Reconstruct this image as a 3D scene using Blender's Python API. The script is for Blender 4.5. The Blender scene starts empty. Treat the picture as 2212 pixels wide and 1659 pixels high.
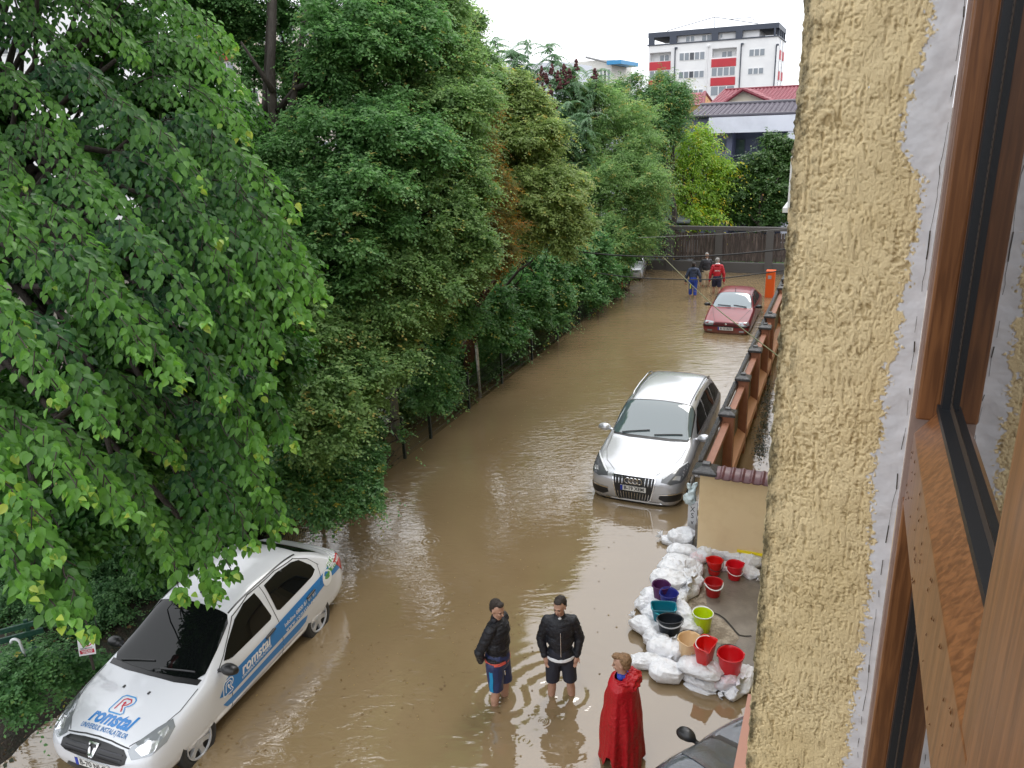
import bpy, bmesh, math, random
import numpy as np
from mathutils import Vector, Matrix
from mathutils.bvhtree import BVHTree
random.seed(7); rng = np.random.default_rng(7)
SC = bpy.context.scene
COL = SC.collection
R = math.radians

# ------------------------------------------------------------------ camera
TH, RO, FPX, CH = R(19.0), R(2.4), 1660.0, 7.4     # tilt, roll, focal length (2212 px wide picture), height above the water
c_, s_ = math.cos(RO), math.sin(RO)
vf = np.array([0, math.cos(TH), -math.sin(TH)])
vr0 = np.array([1.0, 0, 0]); vd0 = np.array([0, -math.sin(TH), -math.cos(TH)])
VR = c_*vr0 + s_*vd0; VD = -s_*vr0 + c_*vd0
cam = bpy.data.cameras.new('camera'); co = bpy.data.objects.new('camera', cam); COL.objects.link(co)
cam.sensor_width = 36.0; cam.lens = FPX/2212*36; cam.clip_start = 0.05; cam.clip_end = 2000
M = Matrix(((VR[0], -VD[0], -vf[0], 0), (VR[1], -VD[1], -vf[1], 0), (VR[2], -VD[2], -vf[2], CH), (0, 0, 0, 1)))
co.matrix_world = M
SC.camera = co
def ray(x, y): return vf + (x-1106)/FPX*VR + (y-829.5)/FPX*VD
def at(x, y, z=0.0):
    v = ray(x, y); t = (z-CH)/v[2]; return np.array([0, 0, CH]) + t*v
def dp(x, y, d): return np.array([0, 0, CH]) + ray(x, y)*d
AZ = R(24.0); S = np.array([math.sin(AZ), math.cos(AZ), 0]); T = np.array([math.cos(AZ), -math.sin(AZ), 0])
ZV = np.array([0, 0, 1.0])
def st(a, b, z=0.0): return S*a + T*b + ZV*z       # along the street, to its right, up

# ------------------------------------------------------------------ world and sun (overcast)
w = bpy.data.worlds.new('World'); SC.world = w; w.use_nodes = True
wn = w.node_tree; wn.nodes.clear()
sky = wn.nodes.new('ShaderNodeTexSky'); sky.sky_type = 'NISHITA'; sky.sun_disc = False
SUN_EL, SUN_AZ = R(58), R(35)
sky.sun_elevation = SUN_EL; sky.sun_rotation = SUN_AZ; sky.air_density = 1.5; sky.dust_density = 6.0
mx = wn.nodes.new('ShaderNodeMix'); mx.data_type = 'RGBA'; mx.inputs[0].default_value = 0.93
tcw = wn.nodes.new('ShaderNodeTexCoord'); sxw = wn.nodes.new('ShaderNodeSeparateXYZ'); rw = wn.nodes.new('ShaderNodeValToRGB')
rw.color_ramp.elements[0].position = 0.0; rw.color_ramp.elements[0].color = (13.0, 13.4, 14.2, 1); rw.color_ramp.elements[1].position = 0.9; rw.color_ramp.elements[1].color = (19.5, 19.9, 20.6, 1)
wn.links.new(tcw.outputs['Generated'], sxw.inputs[0]); wn.links.new(sxw.outputs[2], rw.inputs[0]); wn.links.new(rw.outputs[0], mx.inputs[7])
bg = wn.nodes.new('ShaderNodeBackground'); bg.inputs[1].default_value = 0.1
ow = wn.nodes.new('ShaderNodeOutputWorld')
wn.links.new(sky.outputs[0], mx.inputs[6]); wn.links.new(mx.outputs[2], bg.inputs[0]); wn.links.new(bg.outputs[0], ow.inputs[0])
sl = bpy.data.lights.new('sun', 'SUN'); sl.energy = 0.9; sl.angle = R(25); sl.color = (1.0, 0.97, 0.92)
so = bpy.data.objects.new('sun', sl); COL.objects.link(so)
sd = Vector((math.sin(SUN_AZ)*math.cos(SUN_EL), math.cos(SUN_AZ)*math.cos(SUN_EL), math.sin(SUN_EL)))
so.rotation_euler = sd.to_track_quat('Z', 'Y').to_euler()
SC.view_settings.view_transform = 'Standard'; SC.view_settings.look = 'None'
SC.view_settings.exposure = 0.4; SC.view_settings.gamma = 1.0; SC.view_settings.use_curve_mapping = False
SC.cycles.max_bounces = 6; SC.cycles.diffuse_bounces = 3; SC.cycles.glossy_bounces = 3
SC.cycles.transmission_bounces = 3; SC.cycles.transparent_max_bounces = 4
SC.cycles.use_denoising = True
SC.cycles.caustics_reflective = False; SC.cycles.caustics_refractive = False

# ------------------------------------------------------------------ materials
MATS = {}
def lin(c):                                           # 0-255 sRGB to linear
    return tuple(((v/255)/12.92 if v/255 <= 0.04045 else ((v/255+0.055)/1.055)**2.4) for v in c)
def mat(name, col, rough=0.6, metal=0.0, spec=0.5, bump=None, var=None, coat=0.0, ior=1.5, trans=0.0, alpha=1.0):
    """bump=(scale, strength[, stretch xyz]); var=(scale, colour2, lo, hi) mottles the colour"""
    if name in MATS: return MATS[name]
    m = bpy.data.materials.new(name); m.use_nodes = True; MATS[name] = m
    nt = m.node_tree; b = nt.nodes['Principled BSDF']
    b.inputs['Base Color'].default_value = (*col[:3], 1); b.inputs['Roughness'].default_value = rough
    b.inputs['Metallic'].default_value = metal; b.inputs['Specular IOR Level'].default_value = spec
    b.inputs['IOR'].default_value = ior; b.inputs['Coat Weight'].default_value = coat
    b.inputs['Coat Roughness'].default_value = 0.03
    b.inputs['Transmission Weight'].default_value = trans
    tc = nt.nodes.new('ShaderNodeTexCoord')
    if var:
        n = nt.nodes.new('ShaderNodeTexNoise'); n.inputs['Scale'].default_value = var[0]; n.inputs['Detail'].default_value = 5
        n.inputs['Roughness'].default_value = 0.65
        cr = nt.nodes.new('ShaderNodeValToRGB'); cr.color_ramp.elements[0].position = var[2]; cr.color_ramp.elements[1].position = var[3]
        cr.color_ramp.elements[0].color = (*col[:3], 1); cr.color_ramp.elements[1].color = (*var[1][:3], 1)
        mp = nt.nodes.new('ShaderNodeMapping')
        if len(var) > 4: mp.inputs['Scale'].default_value = var[4]
        nt.links.new(tc.outputs['Object'], mp.inputs[0]); nt.links.new(mp.outputs[0], n.inputs['Vector'])
        nt.links.new(n.outputs['Fac'], cr.inputs[0]); nt.links.new(cr.outputs[0], b.inputs['Base Color'])
    if bump:
        n = nt.nodes.new('ShaderNodeTexNoise'); n.inputs['Scale'].default_value = bump[0]; n.inputs['Detail'].default_value = 4
        mp = nt.nodes.new('ShaderNodeMapping')
        if len(bump) > 2: mp.inputs['Scale'].default_value = bump[2]
        bp = nt.nodes.new('ShaderNodeBump'); bp.inputs['Strength'].default_value = bump[1]; bp.inputs['Distance'].default_value = 0.02
        nt.links.new(tc.outputs['Object'], mp.inputs[0]); nt.links.new(mp.outputs[0], n.inputs['Vector'])
        nt.links.new(n.outputs['Fac'], bp.inputs['Height']); nt.links.new(bp.outputs[0], b.inputs['Normal'])
    return m

# ------------------------------------------------------------------ object helpers
def setp(o, label=None, cat=None, group=None, kind=None):
    if label: o['label'] = label
    if cat: o['category'] = cat
    if group: o['group'] = group
    if kind: o['kind'] = kind
    return o
def thing(name, label, cat, loc=(0, 0, 0), rotz=0.0, group=None):
    o = bpy.data.objects.new(name, None); COL.objects.link(o); o.empty_display_size = 0.2
    o.location = tuple(float(v) for v in loc); o.rotation_euler = (0, 0, rotz)
    return setp(o, label, cat, group)
def link_mesh(name, me, mats, parent=None, smooth=False, sub=None):
    o = bpy.data.objects.new(name, me); COL.objects.link(o)
    if mats is not None:
        for m in (mats if isinstance(mats, (list, tuple)) else [mats]): me.materials.append(m)
    if parent is not None: o.parent = parent
    if smooth and len(me.polygons): me.polygons.foreach_set('use_smooth', [True]*len(me.polygons))
    return o
def ob(name, V, F, mats, parent=None, smooth=False, origin=None, mi=None):
    V = [tuple(float(q) for q in v) for v in V]
    if origin is not None: V = [(v[0]-origin[0], v[1]-origin[1], v[2]-origin[2]) for v in V]
    me = bpy.data.meshes.new(name); me.from_pydata(V, [], F); me.update()
    o = link_mesh(name, me, mats, parent, smooth)
    if mi is not None: me.polygons.foreach_set('material_index', mi)
    return o
class MB:                                            # gathers plain shapes of ONE part
    def __init__(s): s.V = []; s.F = []; s.m = []
    def add(s, V, F, m=0):
        n = len(s.V); s.V += [tuple(map(float, v)) for v in V]; s.F += [tuple(i+n for i in f) for f in F]; s.m += [m]*len(F)
    def box(s, c, e1, e2, e3, m=0):                  # centre, three half-edge vectors
        c, e1, e2, e3 = map(np.array, (c, e1, e2, e3)); P = []
        for k in (-1, 1):
            for j in (-1, 1):
                for i in (-1, 1): P.append(c+i*e1+j*e2+k*e3)
        s.add(P, [(0, 2, 3, 1), (4, 5, 7, 6), (0, 1, 5, 4), (2, 6, 7, 3), (0, 4, 6, 2), (1, 3, 7, 5)], m)
    def bb(s, lo, hi, m=0):                          # axis box
        lo = np.array(lo, float); hi = np.array(hi, float); h = (hi-lo)/2
        s.box(lo+h, (h[0], 0, 0), (0, h[1], 0), (0, 0, h[2]), m)
    def sb(s, a0, a1, b0, b1, z0, z1, m=0):          # box in street axes
        s.box(st((a0+a1)/2, (b0+b1)/2, (z0+z1)/2), S*(a1-a0)/2, T*(b1-b0)/2, ZV*(z1-z0)/2, m)
    def tube(s, pts, rad, n=8, m=0, cap=True, sy=1.0):
        pts = [np.array(p, float) for p in pts]
        if not hasattr(rad, '__len__'): rad = [rad]*len(pts)
        V = []; prev = None
        for i, p in enumerate(pts):
            d = pts[min(i+1, len(pts)-1)]-pts[max(i-1, 0)]; d = d/(np.linalg.norm(d)+1e-9)
            if prev is None:
                u = np.cross(d, (0, 0, 1.0)) if abs(d[2]) < 0.95 else np.cross(d, (1.0, 0, 0))
            else: u = prev-d*(prev@d)
            u = u/(np.linalg.norm(u)+1e-9); prev = u; v = np.cross(d, u)
            for k in range(n):
                a = 2*math.pi*k/n; V.append(p+rad[i]*(u*math.cos(a)+v*math.sin(a)*sy))
        F = []
        for i in range(len(pts)-1):
            for k in range(n):
                F.append((i*n+k, i*n+(k+1) % n, (i+1)*n+(k+1) % n, (i+1)*n+k))
        if cap: F.append(tuple(range(n-1, -1, -1))); F.append(tuple((len(pts)-1)*n+k for k in range(n)))
        s.add(V, F, m)
    def lathe(s, prof, c=(0, 0, 0), n=24, m=0, ax=None, closed=False):      # prof [(r, h)]; ax = (u, v, w) axis frame
        u, v, w_ = [np.array(q, float) for q in (ax or ((1, 0, 0), (0, 1, 0), (0, 0, 1)))]; c = np.array(c, float)
        V = []
        for r_, h in prof:
            for k in range(n):
                a = 2*math.pi*k/n; V.append(c+r_*(u*math.cos(a)+v*math.sin(a))+w_*h)
        F = []; L = len(prof)
        for i in range(L if closed else L-1):
            j = (i+1) % L
            for k in range(n): F.append((i*n+k, i*n+(k+1) % n, j*n+(k+1) % n, j*n+k))
        s.add(V, F, m)
    def build(s, name, mats, parent=None, smooth=False, origin=None):
        return ob(name, s.V, s.F, mats, parent, smooth, origin, s.m)
def bevel(o, w_=0.01, seg=2):
    b = o.modifiers.new('b', 'BEVEL'); b.width = w_; b.segments = seg; b.limit_method = 'ANGLE'; return o
def baked(o):                                         # apply the modifiers of o to its mesh
    dg = bpy.context.evaluated_depsgraph_get(); dg.update()
    me = bpy.data.meshes.new_from_object(o.evaluated_get(dg)); old = o.data
    o.modifiers.clear(); o.data = me; return o
def copy_tree(o, parent=None):
    c = o.copy(); COL.objects.link(c)
    if parent is not None: c.parent = parent
    for ch in list(o.children): copy_tree(ch, c)
    return c
# smooth 3-D value noise
def _h(ix, iy, iz, seed):
    n = (ix*374761393+iy*668265263+iz*2147483647+seed*1274126177) & 0x7fffffff
    n = (n ^ (n >> 13))*1274126177 & 0x7fffffff
    return ((n ^ (n >> 16)) & 0xffff)/65535.0
def vnoise(P, seed=0):
    P = np.asarray(P, float); I = np.floor(P).astype(np.int64); f = P-I; f = f*f*(3-2*f); o = 0
    for dx in (0, 1):
        for dy in (0, 1):
            for dz in (0, 1):
                wgt = (f[:, 0] if dx else 1-f[:, 0])*(f[:, 1] if dy else 1-f[:, 1])*(f[:, 2] if dz else 1-f[:, 2])
                o = o+wgt*_h(I[:, 0]+dx, I[:, 1]+dy, I[:, 2]+dz, seed)
    return o*2-1
def sculpt(name, prims, mats, parent, vox=0.012, smooth=4, disp=None, mi=None):
    """primitives grown together into one continuous skin (voxel remesh), then smoothed.
    prims: ('c', p0, p1, r0, r1) tapered capsule | ('e', centre, (rx,ry,rz), rot3x3 or None) ellipsoid"""
    V = []; F = []
    def addm(P, Q):
        n = len(V); V.extend([tuple(p) for p in P]); F.extend([tuple(i+n for i in f) for f in Q])
    def sph(c, rx, ry, rz, Rm=None, nu=16, nv=10):
        P = []; Q = []
        for i in range(nv+1):
            ph = math.pi*i/nv
            for k in range(nu):
                t = 2*math.pi*k/nu
                q = np.array((rx*math.sin(ph)*math.cos(t), ry*math.sin(ph)*math.sin(t), rz*math.cos(ph)))
                if Rm is not None: q = np.array(Rm) @ q
                P.append(np.array(c)+q)
        for i in range(nv):
            for k in range(nu): Q.append((i*nu+k, (i+1)*nu+k, (i+1)*nu+(k+1) % nu, i*nu+(k+1) % nu))
        addm(P, Q)
    for p in prims:
        if p[0] == 'c':
            a = np.array(p[1], float); b = np.array(p[2], float); r0, r1 = p[3], p[4]; sy = p[5] if len(p) > 5 else 1
            L = np.linalg.norm(b-a); n = max(2, int(L/(min(r0, r1)*0.35))+1)
            n = min(n, 26); mb = MB()
            mb.tube([a+(b-a)*t for t in np.linspace(0, 1, n)], list(np.linspace(r0, r1, n)), 14, sy=sy)
            addm(mb.V, mb.F); sph(a, r0, r0*sy if False else r0, r0); sph(b, r1, r1, r1)
        else: sph(p[1], *p[2], p[3] if len(p) > 3 else None)
    o = ob(name, V, F, None, parent)
    rm = o.modifiers.new('r', 'REMESH'); rm.mode = 'VOXEL'; rm.voxel_size = vox
    sm = o.modifiers.new('s', 'SMOOTH'); sm.factor = 0.5; sm.iterations = smooth
    baked(o)
    if disp is not None:
        me = o.data; n = len(me.vertices); P = np.zeros(n*3); me.vertices.foreach_get('co', P); P = P.reshape(-1, 3)
        N = np.zeros(n*3); me.vertices.foreach_get('normal', N); N = N.reshape(-1, 3)
        P = P+N*disp(P)[:, None]; me.vertices.foreach_set('co', P.ravel()); me.update()
    o.data.materials.clear()
    for m in (mats if isinstance(mats, (list, tuple)) else [mats]): o.data.materials.append(m)
    o.data.polygons.foreach_set('use_smooth', [True]*len(o.data.polygons))
    return o
# ------------------------------------------------------------------ water, ground
def water_mat():
    m = bpy.data.materials.new('muddy_water'); m.use_nodes = True; nt = m.node_tree; b = nt.nodes['Principled BSDF']
    N = nt.nodes.new; L = nt.links.new
    b.inputs['Roughness'].default_value = 0.03; b.inputs['IOR'].default_value = 1.98; b.inputs['Specular IOR Level'].default_value = 0.5
    geo = N('ShaderNodeNewGeometry'); pos = geo.outputs['Position']
    def math_(op, a, b_=None, clamp=False):
        n = N('ShaderNodeMath'); n.operation = op; n.use_clamp = clamp
        for i, v in enumerate((a, b_)):
            if v is None: continue
            if isinstance(v, (int, float)): n.inputs[i].default_value = v
            else: L(v, n.inputs[i])
        return n.outputs[0]
    def noise(scale, det=2, sc=(1, 1, 1), rot=0.0, dist=0.0):
        mp = N('ShaderNodeMapping'); mp.inputs['Scale'].default_value = sc; mp.inputs['Rotation'].default_value = (0, 0, rot)
        L(pos, mp.inputs[0]); n = N('ShaderNodeTexNoise'); n.inputs['Scale'].default_value = scale; n.inputs['Detail'].default_value = det
        n.inputs['Distortion'].default_value = dist; L(mp.outputs[0], n.inputs['Vector']); return n.outputs['Fac']
    # silt: clouds of slightly different brown
    cr = N('ShaderNodeValToRGB'); cr.color_ramp.elements[0].position = 0.3; cr.color_ramp.elements[1].position = 0.75
    cr.color_ramp.elements[0].color = (0.195, 0.138, 0.074, 1); cr.color_ramp.elements[1].color = (0.228, 0.165, 0.092, 1)
    L(noise(0.35, 4, dist=1.2), cr.inputs[0]); L(cr.outputs[0], b.inputs['Base Color'])
    # height: long lazy ripples across the street, patchy chop, drop rings, rings round the legs
    calm = N('ShaderNodeMapRange'); calm.inputs[1].default_value = 0.42; calm.inputs[2].default_value = 0.62
    L(noise(0.22, 2), calm.inputs[0])
    h1 = math_('MULTIPLY', noise(2.6, 3, (0.55, 1.5, 1), R(24), 0.6), math_('ADD', 0.0018, math_('MULTIPLY', calm.outputs[0], 0.0065)))
    h2 = math_('MULTIPLY', math_('MULTIPLY', noise(7.0, 2, (0.5, 1.6, 1), R(20)), calm.outputs[0]), 0.005)
    h = math_('ADD', h1, h2)
    dt = N('ShaderNodeVectorMath'); dt.operation = 'DOT_PRODUCT'; L(pos, dt.inputs[0]); dt.inputs[1].default_value = tuple(T)
    lf = N('ShaderNodeMapRange'); lf.inputs[1].default_value = -3.4; lf.inputs[2].default_value = -5.2; L(dt.outputs['Value'], lf.inputs[0])
    pt = N('ShaderNodeMapRange'); pt.inputs[1].default_value = .46; pt.inputs[2].default_value = .60; L(noise(.45, 2), pt.inputs[0])
    h3 = math_('MULTIPLY', math_('MULTIPLY', noise(4.6, 3, (0.7, 1.5, 1), R(15), 1.6), math_('ADD', math_('MULTIPLY', lf.outputs[0], .55), math_('MULTIPLY', pt.outputs[0], .45))), 0.009)
    h = math_('ADD', h, math_('MULTIPLY', h3, lf.outputs[0]))
    sx = N('ShaderNodeSeparateXYZ'); L(pos, sx.inputs[0])
    far = N('ShaderNodeMapRange'); far.inputs[1].default_value = 16; far.inputs[2].default_value = 27; L(sx.outputs[1], far.inputs[0])
    wv = math_('MULTIPLY', math_('MULTIPLY', noise(4.2, 3, (0.35, 2.2, 1), R(8), 0.4), far.outputs[0]), 0.016)
    h = math_('ADD', h, wv)
    near = N('ShaderNodeMapRange'); near.inputs[1].default_value = 16; near.inputs[2].default_value = 11; L(sx.outputs[1], near.inputs[0])
    def ring(cx, cy, freq, amp, rmax):
        vd = N('ShaderNodeVectorMath'); vd.operation = 'DISTANCE'; L(pos, vd.inputs[0]); vd.inputs[1].default_value = (cx, cy, 0)
        d = vd.outputs['Value']; f = N('ShaderNodeMapRange'); f.inputs[1].default_value = 0; f.inputs[2].default_value = rmax
        f.inputs[3].default_value = 1; f.inputs[4].default_value = 0; L(d, f.inputs[0])
        return math_('MULTIPLY', math_('MULTIPLY', math_('SINE', math_('MULTIPLY', d, freq)), amp), math_('MULTIPLY', f.outputs[0], f.outputs[0]))
    for (px, py, fr, am, rm) in ((1080, 1510, 34, .0050, 1.1), (1190, 1495, 26, .0060, 1.6), (1236, 1500, 28, .0045, 1.5), (1335, 1645, 40, .002, 1.0),
                                 (1172, 1558, 120, .0015, .22), (1135, 1600, 110, .0012, .2), (830, 1200, 70, .002, .5), (930, 1170, 80, .002, .4),
                                 (1495, 640, 20, .004, 1.6), (1545, 636, 20, .004, 1.8), (1020, 1235, 90, .0015, .3), (760, 1285, 60, .0018, .5)):
        q = at(px, py, 0); h = math_('ADD', h, ring(q[0], q[1], fr, am, rm))
    vo = N('ShaderNodeTexVoronoi'); vo.inputs['Scale'].default_value = 1.1; L(pos, vo.inputs['Vector'])
    md = N('ShaderNodeMapRange'); md.inputs[1].default_value = 0.0; md.inputs[2].default_value = 0.16; md.inputs[3].default_value = 1; md.inputs[4].default_value = 0
    L(vo.outputs['Distance'], md.inputs[0])
    on = N('ShaderNodeSeparateColor'); L(vo.outputs['Color'], on.inputs[0])
    gate = math_('GREATER_THAN', on.outputs[0], 0.45)
    dr = math_('MULTIPLY', math_('MULTIPLY', math_('SINE', math_('MULTIPLY', vo.outputs['Distance'], 120)), md.outputs[0]), math_('MULTIPLY', gate, .0012))
    h = math_('ADD', h, dr)
    bp = N('ShaderNodeBump'); bp.inputs['Strength'].default_value = 1.0; bp.inputs['Distance'].default_value = 1.0
    L(h, bp.inputs['Height']); L(bp.outputs[0], b.inputs['Normal'])
    return m
WM = water_mat()
V = [st(-6, -14), st(-6, 3.2), st(37.9, 3.2), st(37.9, -40), st(20, -40), st(20, -14)]
setp(ob('water', V, [(0, 1, 2, 3, 4, 5)], WM), kind='structure')
GM = mat('wet_soil', (0.055, 0.040, 0.026), 0.75, bump=(6, 1.0), var=(1.5, (0.028, 0.030, 0.014), 0.42, 0.6))
V = []; F = []; n = 41
ex = np.concatenate([np.linspace(-900, -60, 6), np.linspace(-50, 50, 29), np.linspace(60, 900, 6)])
P = np.array([[x, y+20, 0] for y in ex for x in ex]); 
a_ = P @ S; b_ = P @ T
z = np.where((a_ < 38.4) & (b_ < 4.0) & (b_ > -9.5), -0.32, np.where((a_ < 38.4) & (b_ <= -9.5), -0.3+np.clip(-14-b_, 0, 6)*0.08, np.where(a_ >= 38.4, 0.1, -0.3)))
z = z+vnoise(P*0.35, 3)*np.where(b_ < -9.5, 0.05, 0.0)
P[:, 2] = z
F = [(j*n+i, j*n+i+1, (j+1)*n+i+1, (j+1)*n+i) for j in range(n-1) for i in range(n-1)]
setp(ob('ground', P, F, GM), kind='structure')
# garden earth bank behind the left fence, finer
na, nb = 150, 40
A = np.linspace(-2, 38, na); B = np.linspace(-22, -9.05, nb)
P = np.array([st(a, b) for a in A for b in B]); bb = P @ T
P[:, 2] = 0.10-np.clip(((P @ S)-9.5)/3, 0, 1)*.5*np.clip((bb+13)/2, 0, 1)+np.clip((-9.05-bb)/1.6, 0, 1)*0.16-np.clip((bb+9.5)/0.45, 0, 1)*0.22+vnoise(P*2.1, 5)*0.06+vnoise(P*0.7, 6)*0.07+vnoise(P*7, 6)*0.02
F = [(i*nb+j, i*nb+j+1, (i+1)*nb+j+1, (i+1)*nb+j) for i in range(na-1) for j in range(nb-1)]
setp(ob('garden_earth', P, F, mat('leaf_litter', (0.030, 0.021, 0.013), 0.7, bump=(30, 1.0), var=(9, (0.012, 0.016, 0.007), 0.45, 0.62)), smooth=True), kind='structure')

# courtyard concrete held dry behind the sandbags
CM = mat('wet_concrete', (0.155, 0.132, 0.108), 0.32, bump=(40, 0.25), var=(1.3, (0.235, 0.205, 0.170), 0.42, 0.62))
mb = MB()
def z4(x, y): return (1316.6+.2645*x, 1097.2+.2645*y)
P = [at(*z4(x, y), 0.03) for x, y in ((720, 330), (560, 700), (600, 850), (480, 1020), (700, 1230), (1100, 1330))]
P += [st(7.2, 2.8, .03), st(12.3, 2.8, .03)]
low = [p-ZV*0.3 for p in P]; k = len(P)
mb.add(P+low, [tuple(range(k))[::-1]]+[(i, (i+1) % k, k+(i+1) % k, k+i) for i in range(k)])
setp(mb.build('driveway', CM), kind='structure')
# older rough strip and a dark drain line across the slab
mb = MB(); cv = [z4(x, y) for x, y in ((835, 852), (890, 870), (940, 905), (985, 955), (1030, 1010), (1060, 1040), (1110, 1048), (1160, 1046))]
pts = [at(*q, 0.034) for q in cv]
for p, q in zip(pts[:-1], pts[1:]):
    d = (q-p)/np.linalg.norm(q-p); nrm = np.cross(d, ZV)*0.016
    mb.add([p-nrm+ZV*.001, q-nrm+ZV*.001, q+nrm+ZV*.001, p+nrm+ZV*.001], [(0, 1, 2, 3)])
setp(mb.build('driveway_crack', mat('crack_dirt', (0.03, 0.025, 0.02), 0.8)), kind='structure')
P = [at(*z4(x, y), 0.036) for x, y in ((735, 420), (700, 560), (620, 720), (600, 800), (640, 880), (700, 900), (700, 1000), (900, 1110), (1010, 1130), (1060, 1060), (1000, 985), (930, 915), (850, 862), (795, 800), (790, 720), (800, 640), (770, 560), (800, 470))]
setp(ob('gravel_strip', P, [tuple(range(len(P)))[::-1]], mat('old_screed', (0.22, 0.175, 0.125), 0.6, bump=(45, 1.0), var=(11, (0.40, 0.34, 0.26), 0.42, 0.60))), kind='structure')
# ground behind the boundary wall (gravel under a film of water) and the next yard
TER = mat('terracotta_render', lin((160, 110, 86)), 0.6, bump=(50, 0.3), var=(2.2, lin((138, 92, 72)), 0.35, 0.7))
TER2 = mat('terracotta_ledge', lin((200, 150, 120)), 0.5, bump=(50, 0.2))
CAPM = mat('black_cap', (0.035, 0.035, 0.038), 0.35, bump=(25, 0.5), var=(14, (0.10, 0.10, 0.10), 0.5, 0.75))
TILE = mat('black_ridge_tile', (0.022, 0.022, 0.025), 0.35, bump=(30, 0.6))
GREYP = mat('grey_cement_panel', (0.20, 0.18, 0.16), 0.7, bump=(25, 0.6), var=(5, (0.11, 0.095, 0.08), 0.4, 0.65, (1, 1, 3)))
def cap_shape(c, hw, h):                              # pyramid cap: slab, step and point
    x, y, z = c; P = []
    def ring(w_, zz): return [np.array((x, y, zz))+S*i*w_+T*j*w_ for i, j in ((-1, -1), (1, -1), (1, 1), (-1, 1))]
    P = ring(hw, z)+ring(hw, z+.045)+ring(hw*.92, z+.06)+ring(hw*.34, z+h*.72)+ring(hw*.30, z+h*.95)+[np.array((x, y, z+h))]
    F = [(3, 2, 1, 0)]
    for k in range(4):
        for i in range(4): F.append((k*4+i, k*4+(i+1) % 4, k*4+4+(i+1) % 4, k*4+4+i))
    for i in range(4): F.append((16+i, 16+(i+1) % 4, 20))
    return P, F
fpos = [14.05*0+ v for v in (14.55, 16.8, 19.05, 21.3, 22.6, 26.5, 28.0, 30.2)]
wall_t = thing('boundary_wall', 'terracotta boundary wall with dark ridge tiles running along the flooded street', 'wall', st(12.6, -1.9, 0))
o3 = np.array(wall_t.location)
mb = MB()
FT = 1.62
mb.sb(12.15, 31.5, -2.0, -1.82, -0.3, 0.55)
mb.build('plinth', GREYP, wall_t, origin=o3)
mb = MB()
edges = [12.3]+fpos+[31.5]
for a0, a1 in zip(edges[:-1], edges[1:]):
    mb.sb(a0+.14, a1-.14, -1.975, -1.90, .55, FT-.1)
mb.build('panel', GREYP, wall_t, origin=o3)
mb = MB(); ml = MB()
for a0, a1 in zip(edges[:-1], edges[1:]):
    if a1-a0 < 1: continue
    mb.sb(a0+.115, a1-.115, -1.93, -1.80, FT-.10, FT-.01)      # top rail
    # sloping pale ledge between posts
    c0, c1 = a0+.14, a1-.14
    P = [st(c0, -1.9, .62), st(c1, -1.9, .62), st(c1, -1.72, .50), st(c0, -1.72, .50), st(c0, -1.9, .3), st(c1, -1.9, .3), st(c1, -1.72, .3), st(c0, -1.72, .3)]
    ml.add(P, [(3, 2, 1, 0), (4, 5, 6, 7), (0, 1, 5, 4), (2, 3, 7, 6), (1, 2, 6, 5), (3, 0, 4, 7)])
mb.build('rail', TER, wall_t, origin=o3); ml.build('ledge', TER2, wall_t, origin=o3)
for i, a in enumerate(fpos):
    m_ = MB(); m_.sb(a-.11, a+.11, -1.99, -1.73, -.3, FT+.12); pil = m_.build('pillar', TER, wall_t, origin=o3)
    P, F = cap_shape(st(a, -1.86, FT+.122), .165, .15); ob('cap', P, F, CAPM, pil, origin=o3)
# ridge tiles, one run of overlapping half rounds per bay
mb = MB()
for a0, a1 in zip(edges[:-1], edges[1:]):
    if a1-a0 < 1: continue
    n = int((a1-a0-.3)/.17)
    for i in range(n):
        a = a0+.2+i*(a1-a0-.4)/max(1, n-1); p0 = st(a-.10, -2.0, FT+.02+rng.uniform(-.006, .006)); p1 = st(a+.09, -2.0, FT+.045)
        mb.tube([p0, p1], [.040, .062], 8)
mb.build('ridge_tile', TILE, wall_t, origin=o3)
# cream gate wall closing the courtyard
CREAM = mat('cream_render', lin((222, 200, 160)), 0.6, bump=(70, 0.12), var=(1.6, lin((208, 182, 140)), 0.45, 0.8))
gw = thing('garden_wall', 'smooth cream garden wall topped with maroon tiles beside the silver suv', 'wall', st(12.15, -1.3, 0)); og = np.array(gw.location)
mb = MB(); mb.sb(11.98, 12.14, -1.93, 3.0, -.1, 1.66); mb.build('wall', CREAM, gw, origin=og)
MAR = mat('maroon_tile', lin((96, 58, 62)), 0.35, spec=0.5, var=(9, lin((78, 44, 48)), 0.4, 0.7))
n = 160; V = []; F = []
bs = np.linspace(-1.66, 3.0, 400)
wv = np.clip(np.sin((bs)*2*math.pi/0.16), 0, 1)**1.5*.020
for j, (da, dz) in enumerate(((-.26, -.055), (-.13, .005), (0, .05), (.13, .005), (.22, -.05))):
    for b, ww in zip(bs, wv): V.append(st(12.05+da, b, 1.715+dz+ww))
for j in range(4):
    for i in range(399): F.append((j*400+i, j*400+i+1, (j+1)*400+i+1, (j+1)*400+i))
q = ob('coping_tile', V, F, MAR, gw, True, og); sm = q.modifiers.new('s', 'SOLIDIFY'); sm.thickness = .018
P, F = cap_shape(st(12.02, -1.84, 1.664), .20, .17); ob('cap', P, F, CAPM, gw, origin=og)
mb = MB(); mb.sb(11.955, 11.978, -1.25, -.35, .26, .30); mb.build('yellow_strip', mat('yellow_tape', lin((235, 215, 30)), .5), gw, origin=og)

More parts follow.
